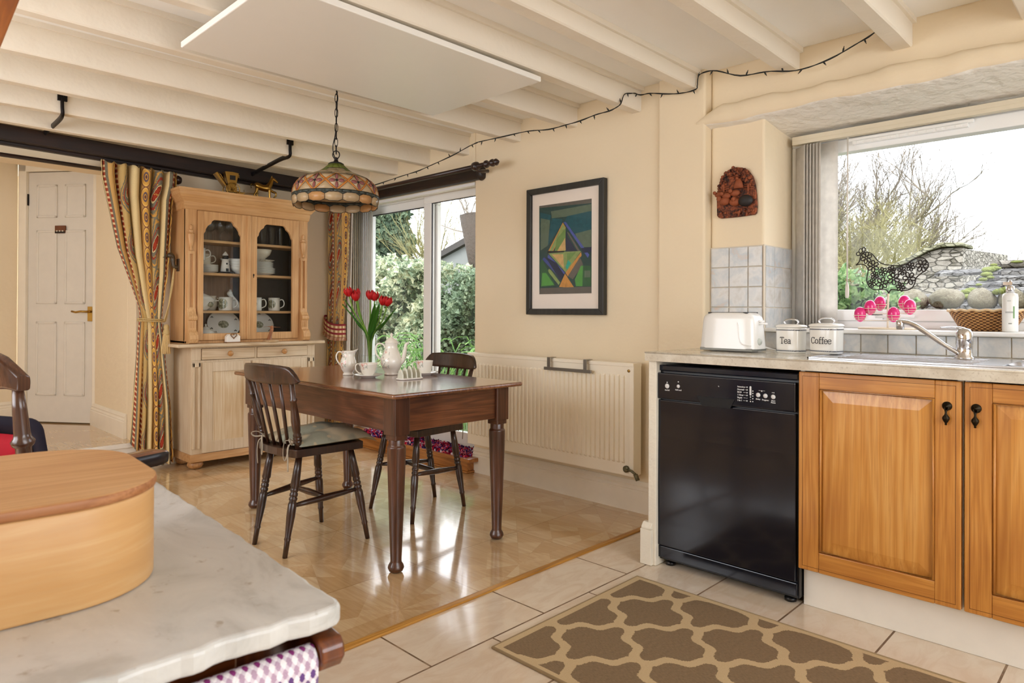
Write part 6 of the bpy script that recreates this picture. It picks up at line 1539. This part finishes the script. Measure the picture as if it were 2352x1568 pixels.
def towelmat():
    n = NM('woven_mauve_towel', .95, .1); u, v, _ = n.sep(n.uv)
    fu = n.math('ABSOLUTE', n.math('SUBTRACT', n.math('FRACT', n.math('MULTIPLY', u, 46.0)), .5)); row = n.math('MULTIPLY', v, 60.0); fv = n.math('ABSOLUTE', n.math('SUBTRACT', n.math('FRACT', row), .5)); ri = n.math('FLOOR', row)
    sh = n.math('MULTIPLY', n.math('MODULO', ri, 2.0), .5); fu2 = n.math('ABSOLUTE', n.math('SUBTRACT', n.math('FRACT', n.math('ADD', n.math('MULTIPLY', u, 46.0), sh)), .5))
    blob = n.math('LESS_THAN', n.math('ADD', n.math('MULTIPLY', fu2, 1.0), n.math('MULTIPLY', fv, .55)), .34)
    hue = n.ramp(n.math('FRACT', n.math('MULTIPLY', ri, .091)), [(0, '#9c2a6c'), (.12, '#8b3a7a'), (.3, '#b9a0b8'), (.5, '#6a4c86'), (.62, '#7d6690'), (.8, '#b7a7b9')], 'CONSTANT')
    edge_ = n.math('LESS_THAN', n.math('ADD', n.math('MULTIPLY', n.math('SUBTRACT', .5, fu2), 1.0), n.math('MULTIPLY', fv, .5)), .30)
    c = n.mix(blob, '#d9d0dd', hue); c = n.mix(edge_, c, '#f2eef4'); n.col(c); n.bump(n.math('ADD', edge_, n.noise(n.uv, 300, 2)), .5, .003); return n.mat
def tw(u, v):
    x = -.034-.55*u; s = v*.62; r = .0135
    if s < .24: y, z = .012+r, .664-.24+s
    elif s < .24+PI*r: a = (s-.24)/r; y, z = .012+r*math.cos(a), .664+r*math.sin(a)
    else: y, z = .012-r-.002, .664-(s-.24-PI*r)
    return (x, y-.006*math.sin(x*22)*(abs(z-.664) > .02)*min(1, (.664-z)*6), z)
t2 = thing('tea_towel', 'white and mauve woven towel hanging on the rail of the marble washstand', 'towel', (.442, .712, 0), -.058)
m = MB(); m.grid(tw, 70, 70, uvf=lambda u, v: (u*.9, v)); m.build('cloth', towelmat(), t2, solid=.003)
BOXW = NM('pale_bent_birch', .45); o_ = BOXW.obj; g_ = BOXW.noise(BOXW.map(o_, (1, 1, 9)), 5, 3, .5, .5)
BOXW.col(BOXW.mix(BOXW.noise(BOXW.map(o_, (2, 2, 40)), 8, 3), BOXW.ramp(g_, [(.3, '#b98d59'), (.5, '#c79f6c'), (.7, '#d3b181')]), '#c4945a')); BOXW = BOXW.mat
LIDW = wood('oak_lid', '#ad7a4a', '#c99c68', '#d8b284', 'x', .45, streak=.4); EDG = wood('lid_edge', '#7a4622', '#9c663c', '#b98358', 'x', .5, 1.3)
t = thing('bread_box', 'oval bent wood bread box with oak lid on the marble top', 'bread box', (.118, 1.085, .7205), -.06)
m = MB(); m.prism(rrect(-.21, -.172, .21, .18, .115, 12), 0, .117, sm=True); m.build('box_side', BOXW, t, bev=.003)
m = MB(); m.prism(rrect(-.213, -.175, .213, .183, .118, 12), .117, .130, mi=0, sm=True); lid = m.build('lid', [LIDW, EDG], t, bev=.003)
for p in lid.data.polygons:
    if abs(p.normal.z) < .5: p.material_index = 1
t = thing('hanging_cabinet', 'corner of an orange oak hanging cupboard at the top left edge', 'cupboard', (.0, 1.1, 1.5), -.058)
m = MB(); m.box(-.30, -.30, 0, .19, .55, .03); m.build('bottom_board', wood('orange_oak_y', '#8f4a17', '#bd6c2a', '#cf8440', 'y', .35), t, bev=.003)
m = MB(); m.box(-.30, -.28, .03, -.27, .52, .55); m.box(.14, -.28, .03, .17, .52, .55); m.box(-.27, .49, .03, .14, .52, .55); m.box(-.3, -.3, .55, .19, .55, .58); m.build('carcass', wood('orange_oak', '#8f4a17', '#bd6c2a', '#cf8440', 'z', .35), t, bev=.002)
m = MB(); m.box(-.268, -.29, .035, .138, -.27, .545); m.build('door', bpy.data.materials['orange_oak'], t, bev=.003)

# ------------------------------------------------------------------ armchair at left
AW = wood('armchair_wood', '#2b1710', '#4f3122', '#6f4a36', 'z', .25, coat=.5)
ADK = plain('worn_black_lacquer', '#15131a', .3, var=.6, vs=90)
t = thing('wooden_armchair', 'dark turned wooden armchair behind the bread box with a red cushion on it', 'armchair', (.445, 2.18, 0), .455)
m = MB(); m.prism(rrect(-.21, -.235, .23, .235, .06, 5), .405, .442); m.build('seat', AW, t, bev=.01, seg=3)
for sx, sy in ((-1, -1), (-1, 1), (1, -1), (1, 1)):
    m = MB(); m.turned((sx*.22, sy*.22, 0), (sx*.15, sy*.165, .41), [(0, .013), (.2, .017), (.22, .021), (.25, .015), (.5, .023), (.62, .017), (.65, .022), (.7, .016), (1, .02)], 14); m.build('leg', AW, t)
for sy in (-1, 1): m = MB(); m.turned((-.19, sy*.2, .18), (.19, sy*.2, .18), [(0, .009), (.5, .017), (1, .009)], 10); m.build('stretcher', AW, t)
m = MB(); m.turned((0, -.2, .18), (0, .2, .18), [(0, .009), (.5, .017), (1, .009)], 10); m.build('stretcher', AW, t)
for s in (-1, 1):
    m = MB(); m.turned((-.19, s*.20, .43), (-.245, s*.210, .90), [(0, .014), (.2, .016), (.45, .014), (.62, .016), (.69, .0165), (.70, .022), (.72, .0245), (.74, .018), (.76, .0165), (.88, .0145), (1, .0105)], 16); m.build('stile', AW, t)
for y in (-.12, -.04, .04, .12): m = MB(); m.turned((-.19, y*.9, .43), (-.265, y, .90), [(0, .009), (.5, .011), (1, .008)], 8); m.build('spindle', AW, t)
m = MB()
def acr(u, v): # v along, u around
    y = -.228+.456*v; q = abs(y)/.228; zb = .884+.008*q-.006*max(0, (q-.85)/.15); zt = .985-.02*q*q-.045*max(0, (q-.78)/.22)**2; a = 2*PI*u
    zz = (zb+zt)/2+(zt-zb)/2*max(-1, min(1, 1.2*math.sin(a))); xx = -.275+.42*y*y+.016*max(-1, min(1, 1.4*math.cos(a)))-.012*(zz-.93)/.05+(.006*math.sin((zz-.89)*60) if q > .97 else 0)
    return (xx, y, zz)
m.grid(acr, 24, 28, True); n = 24
m.f.append(list(range(n))[::-1]); m.m.append(0); m.s.append(False); m.f.append(list(range(28*n, 29*n))); m.m.append(0); m.s.append(False)
m.build('crest_rail', AW, t, bev=.003)
for s in (-1, 1):
    m = MB(); P = [(-.22, s*.212), (-.05, s*.232), (.08, s*.245)]
    sp2 = smooth_path([(-.222, s*.212, .668), (-.08, s*.232, .668), (.04, s*.243, .668), (.14, s*.248, .668)], 5)
    vs = []; fs = []; nn = len(sp2)
    for i, p in enumerate(sp2):
        w = .022+.012*(i/nn); e = 1 if i < nn-3 else (.94, .78, .45)[i-nn+3]
        for (a, b) in ((-w*e, -.019*e), (w*e, -.019*e), (w*e, .016*e), (w*.7*e, .021*e), (-w*.7*e, .021*e), (-w*e, .016*e)): vs.append((p.x, p.y+a, p.z+b))
    for i in range(nn-1):
        for k in range(6): fs.append((i*6+k, i*6+(k+1) % 6, (i+1)*6+(k+1) % 6, (i+1)*6+k))
    fs.append(tuple(range(6))[::-1]); fs.append(tuple(range((nn-1)*6, nn*6))); m.add(vs, fs, 0, True)
    for i, q in enumerate(m.f):
        if len(q) == 4 and (i % 6) in (0, 1, 5): m.m[i] = 1
    m.build('armrest', [wood('arm_top_wood', '#5b3828', '#85593f', '#a67a5e', 'x', .25, coat=.5), ADK], t)
    m = MB(); m.turned((.10, s*.215, .43), (.075, s*.247, .63), [(0, .012), (.3, .02), (.5, .013), (.55, .02), (.6, .013), (1, .012)], 12); m.build('arm_support', AW, t)
RED = plain('red_cushion_fabric', '#b5001f', .85, var=.12, vs=9, bump=.3, bs=200); NAVY = plain('navy_flange_fabric', '#150f22', .9)
def pillow(name, label, loc, rx, rz, w, h, th, mat, fl=None, cat='cushion'):
    t = thing(name, label, cat, loc, rz); T = Matrix.Rotation(rx, 4, 'Y'); m = MB(T)
    def f(u, v, s): e = (max(0, 1-(2*u-1)**4)*max(0, 1-(2*v-1)**4))**.5; return (s*(.003+th*e), (u-.5)*w*(1-.06*(2*v-1)**2*0), (v)*h)
    m.grid(lambda u, v: f(u, v, 1), 20, 20); m.grid(lambda u, v: f(1-u, v, -1), 20, 20); m.build('pad', mat, t)
    if fl:
        m = MB(T); b = .045
        def g(u, s): # ring
            P = rrect(-.5*w-b*s, -b*s, .5*w+b*s, h+b*s, .01+.03*s, 6); return P
        A, B = g(0, 0), g(0, 1); n = len(A); vs = []
        for q in (A, B):
            for (y, z) in q: vs.append((.004*math.sin(y*40+z*30), y, z))
        m.add(vs, [(i, (i+1) % n, n+(i+1) % n, n+i) for i in range(n)], 0, True); m.build('flange', fl, t, solid=.006)
    return t
pillow('red_cushion', 'red cushion with wide dark navy border standing on the wooden armchair', (.348, 2.172, .492), -.20, .455, .30, .275, .045, RED, NAVY)
pillow('white_cushion', 'plain white cushion just visible behind the red one at the left edge', (.235, 2.30, .46), -.22, .455, .34, .385, .02, plain('white_cotton', '#e6e6ea', .9))

# ------------------------------------------------------------------ garden
def leafmat(name, cs, sc=9):
    n = NM(name, .6, .3); v = n.white(n.node('ShaderNodeObjectInfo').outputs['Random']) if False else n.noise(n.obj, sc, 2); w = n.noise(n.obj, sc*7, 2)
    c = n.ramp(n.math('ADD', n.math('MULTIPLY', v, .5), n.math('MULTIPLY', w, .5)), cs); n.col(c)
    tr = n.node('ShaderNodeBsdfTranslucent'); mx = n.node('ShaderNodeMixShader'); mx.inputs[0].default_value = .3; n.nt.links.new(c, tr.inputs[0]); o = n.nt.nodes['Material Output']
    n.nt.links.new(n.b.outputs[0], mx.inputs[1]); n.nt.links.new(tr.outputs[0], mx.inputs[2]); n.nt.links.new(mx.outputs[0], o.inputs[0]); return n.mat
VARI = leafmat('variegated_ivy', [(.38, '#5f735a'), (.46, '#87987a'), (.53, '#b6bc9c'), (.6, '#e3e0c0')])
DIVY = leafmat('green_ivy', [(.36, '#4a5c46'), (.48, '#6f8268'), (.58, '#92a283'), (.66, '#b8c0a2')])
CONI = leafmat('conifer_green', [(.4, '#3c4d3c'), (.5, '#5c7058'), (.62, '#879677')], 3)
BARK = plain('bare_twig_bark', '#7d7467', .9, var=.25, vs=3); BARK2 = plain('mossy_twig_bark', '#8b8558', .9, var=.3, vs=2)
m = MB(); m.box(3.56, -8, -.12, 40, 40, -.1); tag(m.build('garden_ground', plain('garden_soil_grass', '#5f6b45', .95, var=.3, vs=2)), 'green and brown garden ground outside the patio door', 'ground', kind='stuff')
def leaves(m, pts, s, mi=0, nrm=None, fold=.3):
    for p in pts:
        a = random.uniform(0, 2*PI); b = random.uniform(-.9, .9); k = s*random.uniform(.6, 1.3)
        d = Vector((math.cos(a)*math.cos(b), math.sin(a)*math.cos(b), math.sin(b))); e = d.cross(Vector((random.uniform(-1, 1), random.uniform(-1, 1), random.uniform(-1, 1)))).normalized()
        q = d.cross(e)*k*fold
        P = Vector(p); m.add([tuple(P), tuple(P+d*k*.45+e*k*.5+q), tuple(P+d*k*1.1), tuple(P+d*k*.45-e*k*.5+q)], [(0, 1, 2), (0, 2, 3)], mi)
random.seed(31)
def hedge(name, label, x0, y0, y1, zt, dep, n, s, mat, back='#3a4430', lump=.15):
    t = thing(name, label, 'hedge', (x0, (y0+y1)/2, -.1)); ox, oy = x0, (y0+y1)/2
    def top(y): return zt(y)+lump*(.5*math.sin(y*4.1)+.4*math.sin(y*9.7+1))
    def srf(y, z): return .12*math.sin(y*3+z*4)+.08*math.sin(y*8+z*9)
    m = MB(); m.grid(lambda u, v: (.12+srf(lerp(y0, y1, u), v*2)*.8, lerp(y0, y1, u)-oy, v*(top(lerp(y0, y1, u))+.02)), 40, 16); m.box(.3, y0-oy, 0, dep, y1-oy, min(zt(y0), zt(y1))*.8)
    m.build('stems', plain(name+'_shadow', back, .95, var=.4, vs=6), t)  # dark backing behind the leaves, shade between them put into its colour
    m = MB(); pts = []
    for i in range(n):
        y = random.uniform(y0, y1); z = random.uniform(0, 1)**.9*(top(y)+.1); pts.append((srf(y, z)+random.uniform(-.16, .1), y-oy, z))
    for i in range(n//6):
        y = random.uniform(y0, y1); pts.append((random.uniform(-.1, dep), y-oy, top(y)+random.uniform(-.03, .14)))
    leaves(m, pts, s); m.build('foliage', mat, t); return t
hedge('ivy_hedge', 'pale variegated ivy hedge seen through the left glass of the patio door', 5.6, 6.95, 8.9, lambda y: 1.72, .8, 5200, .085, VARI)
hedge('ivy_hedge', 'darker green ivy mound seen through the right glass of the patio door', 5.7, 5.2, 6.95, lambda y: 1.32+max(0, (6.75-y))*.55, .8, 4800, .06, DIVY)
hedge('ivy_hedge', 'low bright green ivy at the left foot of the kitchen window view', 4.5, 1.10, 2.2, lambda y: 1.17+min(.14, max(0, (y-1.16)*.7)), .5, 2400, .055, leafmat('bright_ivy', [(.4, '#44653c'), (.5, '#6d8f58'), (.62, '#a3b884')]), lump=.05)
# long leaves by the door
m = MB(); random.seed(6)
for i in range(150):
    y = random.uniform(4.3, 6.2); x = random.uniform(4.0, 4.9); h = random.uniform(.35, .95); a = random.uniform(0, 2*PI); b = .25*h
    P = smooth_path([(x, y, -.1), (x+.3*b*math.cos(a), y+.3*b*math.sin(a), -.1+h*.6), (x+b*math.cos(a), y+b*math.sin(a), -.1+h), (x+b*1.9*math.cos(a), y+b*1.9*math.sin(a), -.1+h*.95)], 2); m.tube(P, .009, 3, flat=.3)
tag(m.build('long_grass', leafmat('grass_blades', [(.4, '#4d7a35'), (.55, '#83b05a'), (.7, '#b5cf8e')])), 'clump of long green bulb leaves outside the patio door', 'grass', kind='stuff')
def branch(m, p, d, L, r, dep, spread, nk=3, up=.15, twist=.25):
    pts = [p]; q = p.copy(); dd = d.copy(); k = 4
    for i in range(k): dd = (dd+Vector((random.gauss(0, twist*.5), random.gauss(0, twist*.5), random.gauss(up*.3, twist*.35)))).normalized(); q = q+dd*L/k; pts.append(q.copy())
    m.tube(pts, [r*(1-.55*i/k) for i in range(k+1)], 5 if r > .012 else 3)
    if dep == 0: return
    for i in range(nk):
        j = random.randint(1, k); nd = (dd+Vector((random.gauss(0, spread), random.gauss(0, spread), random.gauss(up, spread*.7)))).normalized()
        branch(m, pts[j], nd, L*random.uniform(.6, .85), r*.55, dep-1, spread, nk, up, twist)
def bare_tree(label, base, H, r, dep, spread, nk, mat, lean=(0, 0, 1), seed=1, extra=None, nb=5, group=None):
    random.seed(seed); t = thing('bare_tree', label, 'tree', base, 0, group); m = MB(); m.tube([(0, 0, 0), (lean[0]*.3*H, lean[1]*.3*H, H*.3)], [r, r*.8], 8); m.build('trunk', mat, t)
    m = MB(); s = Vector((lean[0]*.3*H, lean[1]*.3*H, H*.28))
    for i in range(nb):
        a = 2*PI*i/nb+random.uniform(-.4, .4); d = Vector((math.cos(a)*.75+lean[0], math.sin(a)*.75+lean[1], random.uniform(.5, 1.3))).normalized(); branch(m, s-Vector((0, 0, H*.05*(i % 3))), d, H*.34, r*.5, dep, spread, nk)
    m.build('branches', mat, t)
    if extra: extra(t)
    return t
bare_tree('large bare winter tree behind the stone wall in the kitchen window', (13.2, 4.3, -.1), 4.0, .13, 5, .42, 4, BARK, seed=3, nb=8)
bare_tree('low tangled mossy bush under the big tree in the kitchen window', (11.6, 3.75, -.1), 3.0, .06, 5, .9, 4, BARK2, seed=8, nb=10)
bare_tree('bare sapling thicket between conifer and door mullion', (13, 15.5, -.1), 3.4, .07, 4, .35, 4, BARK, seed=12, nb=6)
bare_tree('bare upright trees above the grey shed roof', (11, 12.3, -.1), 4.6, .08, 4, .28, 4, BARK2, seed=15, nb=7)
# leaning trunk
m = MB(); m.tube([(6.5, 6.95, -.1), (6.5, 7.02, 1.7), (6.5, 7.16, 2.45)], [.15, .12, .17], 14); m.lathe([(.17, 0), (.0, .01)], 14, (6.5, 7.16, 2.45))
t = thing('cut_tree_trunk', 'thick cut grey tree trunk leaning beside the shed outside the patio door', 'tree', (0, 0, 0)); m.build('trunk', plain('grey_bark', '#4a4138', .95, var=.2, vs=5, bump=1, bs=30, bd=.03), t)
m = MB(); random.seed(5)
for i in range(6): branch(m, Vector((6.45, 7.16+random.uniform(-.12, .12), 2.42)), Vector((random.uniform(-.3, .3), random.uniform(-.2, .9), .6)).normalized(), .35, .012, 2, .5, 2)
branch(m, Vector((6.45, 7.2, 2.2)), Vector((0, 1, .15)).normalized(), 1.0, .012, 1, .3, 2)
m.build('twigs', BARK, t)
# conifer
random.seed(17); t = thing('conifer_tree', 'tall dark conifer seen through the patio door', 'tree', (9.2, 13.35, -.1))
m = MB(); m.tube([(0, 0, 0), (0, 0, 4.5)], [.18, .05], 10); m.build('trunk', BARK, t)
m = MB(); pts = []
for i in range(15000):
    z = random.uniform(.3, 4.8); R = 1.25*(1-z/7.0)*(1+.12*math.sin(z*9)); a = random.uniform(0, 2*PI); r = R*random.uniform(.7, 1.05); pts.append((r*math.cos(a), r*math.sin(a), z-.15*r))
leaves(m, pts, .13, fold=.1); m.lathe([(.7, .3), (.6, 2), (.35, 4.2), (0, 4.9)], 16, cap=False); m.build('foliage', CONI, t)
# shed
SH = plain('grey_shed_boards', '#777975', .9, var=.12, vs=3); t = thing('garden_shed', 'grey boarded shed with a dark sloping verge outside the patio door', 'shed', (8.2, 9.2, -.1)); D = Matrix.Translation((-8.2, -9.2, .1))
m = MB(D); m.prism([(10.6, -.1), (10.6, 1.85), (8.3, 2.52), (7.0, 2.13), (7.0, -.1)], 8.0, 10.5, 'x'); m.build('walls', SH, t)
m = MB(D); 
for k in range(16): m.box(7.985, 7.1+.22*k, -.05, 8.0, 7.1+.22*k+.018, 1.9)
m.build('board_joints', plain('shed_joint', '#565854', .9), t)
m = MB(D)
m.add([(7.9, 10.8, 1.80), (7.9, 8.3, 2.55), (7.9, 8.3, 2.44), (7.9, 10.8, 1.69), (10.6, 10.8, 1.80), (10.6, 8.3, 2.55), (10.6, 8.3, 2.44), (10.6, 10.8, 1.69)], [(0, 1, 2, 3), (7, 6, 5, 4), (0, 4, 5, 1), (3, 2, 6, 7), (0, 3, 7, 4)]); m.build('verge', plain('dark_verge', '#3f3b37', .9), t)
# stone gable with roof, boundary stones
def stonemat(name, a, b, c, sc=3.2):
    n = NM(name, .95, .1); w = n.vor(n.map(n.obj, (1, 1, 2.2)), sc, 'DISTANCE_TO_EDGE'); f = n.noise(n.obj, 12, 4, .7); k = n.vor(n.map(n.obj, (1, 1, 2.2)), sc, out='Color'); kx, _, _ = n.sep(k)
    col_ = n.ramp(n.math('ADD', n.math('MULTIPLY', kx, .35), n.math('MULTIPLY', f, .65)), [(.3, a), (.5, b), (.7, c)]); n.col(n.mix(n.ramp(w, [(.008, .4), (.04, 0.0)]), col_, '#5a564d')); n.bump(n.math('ADD', n.ramp(w, [(0, 0.0), (.08, 1.0)]), n.math('MULTIPLY', f, .6)), .9, .04); return n.mat
STN = stonemat('rubble_stone', '#6f6a5f', '#89837a', '#a19b90', 11); MOSS = plain('yellow_green_moss', '#6f773a', .95, var=.3, vs=20, bump=1, bs=60, bd=.02)
t = thing('stone_outbuilding', 'old rubble stone outbuilding wall with raised gable beyond the kitchen window', 'building', (8.2, 1.7, -.1)); D = Matrix.Translation((-8.2, -1.7, .1))
m = MB(D); m.prism([(2.6, -.1), (2.6, 1.30), (1.95, 1.60), (1.78, 1.70), (1.66, 1.73), (1.48, 1.73), (1.48, -.1)], 7.9, 8.3, 'x')
m.add([(7.92, 1.66, 1.2), (9.9, 1.60, 1.3), (9.9, 1.60, 1.78), (7.92, 1.66, 1.72), (7.92, 1.48, -.1), (9.9, 1.40, -.1), (9.9, 1.40, 1.78), (7.92, 1.48, 1.72)], [(4, 5, 6, 7), (7, 6, 2, 3), (0, 3, 2, 1), (1, 2, 6, 5), (0, 4, 7, 3), (0, 1, 5, 4)]); m.build('gable_wall', STN, t)
m = MB(D); m.prism([(2.62, 1.30), (1.95, 1.61), (1.78, 1.71), (1.66, 1.745), (1.47, 1.745), (1.47, 1.78), (1.66, 1.79), (1.79, 1.75), (1.97, 1.65), (2.62, 1.35)], 7.85, 8.35, 'x'); m.build('coping', stonemat('coping_stone', '#66664f', '#807e66', '#98957f', 12), t, bev=.01)
t = thing('slate_roof_shed', 'low lean-to roof of grey stone slates in the kitchen window', 'roof', (6.5, .6, 1.2)); D = Matrix.Translation((-6.5, -.6, -1.2))
SL = stonemat('stone_slates', '#4c4a48', '#686664', '#82807c', 14)
for k in range(6):
    m = MB(D); x = 5.9+.19*k; z = 1.10+.058*k; random.seed(k); y = -1.2
    while y < 1.17-.02*k:
        w = random.uniform(.26, .5); m.add([(x, y, z+.012), (x, y+w-.008, z+.012), (x+.26, y+w-.008, z+.05), (x+.26, y, z+.05), (x, y, z+.036), (x, y+w-.008, z+.036), (x+.26, y+w-.008, z+.08), (x+.26, y, z+.08)], [(0,3,2,1),(4,5,6,7),(0,1,5,4),(1,2,6,5),(2,3,7,6),(3,0,4,7)]); y += w
    m.build('slate_course', SL, t)
m = MB(D); m.tube([(7.08, -1.2, 1.50), (7.08, 1.12, 1.50)], .035, 8); m.box(6.0, -1.2, -.1, 7.1, 1.05, 1.1); m.build('ridge', STN, t)
random.seed(13); m = MB(D)
for i in range(14): x = random.uniform(0, 1); m.ball((5.95+x*1.1, 1.16-.1*x+random.uniform(-.05, .04), 1.15+.36*x), random.uniform(.02, .055), 8, 0, 1, 1, .5)
for i in range(14): m.ball((7.05, random.uniform(-.4, 1), 1.515), random.uniform(.02, .045), 8, 0, 1, 1.6, .4)
m.build('moss', MOSS, t)
t = thing('boundary_wall', 'low mortared stone wall right outside the kitchen window', 'wall', (4.9, .4, -.1)); m = MB(); m.box(-.15, -2.6, 0, .22, 1.05, 1.205); m.build('wall_body', STN, t, bev=.02)
LICH = NM('lichen_stone', .95, .1); LICH.col(LICH.ramp(LICH.noise(LICH.noise(LICH.obj, 9, 4, .7, 0, True), 14, 4, .7), [(.3, '#4a443a'), (.45, '#6e6758'), (.58, '#86806f'), (.7, '#a9aa9c')])); LICH.bump(LICH.noise(LICH.obj, 30, 4, .7), .8, .01); LICH = LICH.mat
random.seed(44); ys_ = 1.27
for i in range(9):
    w = random.uniform(.07, .12); y = ys_-w; ys_ -= 2*w*.93
    if y < .35: pass
    t = thing('wall_stone', 'rounded lichen-covered stone on the garden wall, number %s from the left' % 'one two three four five six seven eight nine'.split()[i], 'stone', (4.83, y, 1.16), 0, 'stones along the top of the garden wall')
    m = MB(); a0 = random.uniform(0, 6)
    m.grid(lambda u, v: (lambda a, b, k: (.10*k*math.cos(a)*math.sin(b), w*k*math.sin(a)*math.sin(b), -.062*k*math.cos(b)))(2*PI*u, PI*max(.001, min(.999, v)), 1+.12*math.sin(2*u*2*PI+a0)*math.sin(v*3)+.09*math.sin(3*u*2*PI+a0*2)*math.sin(v*5)+.07*math.sin(v*7+a0*2)), 22, 12, True)
    m.build('stone', LICH, t)
    if i in (3, 4):
        m = MB(); 
        for q in range(40): a = random.uniform(0, 2*PI); b = random.uniform(0, .9); m.ball((.10*math.cos(a)*math.sin(b)-.02, w*math.sin(a)*math.sin(b)+(w*.3 if i == 3 else .3*w), .05*math.cos(b)+.004), random.uniform(.008, .02), 6)
        m.build('moss', MOSS, t)
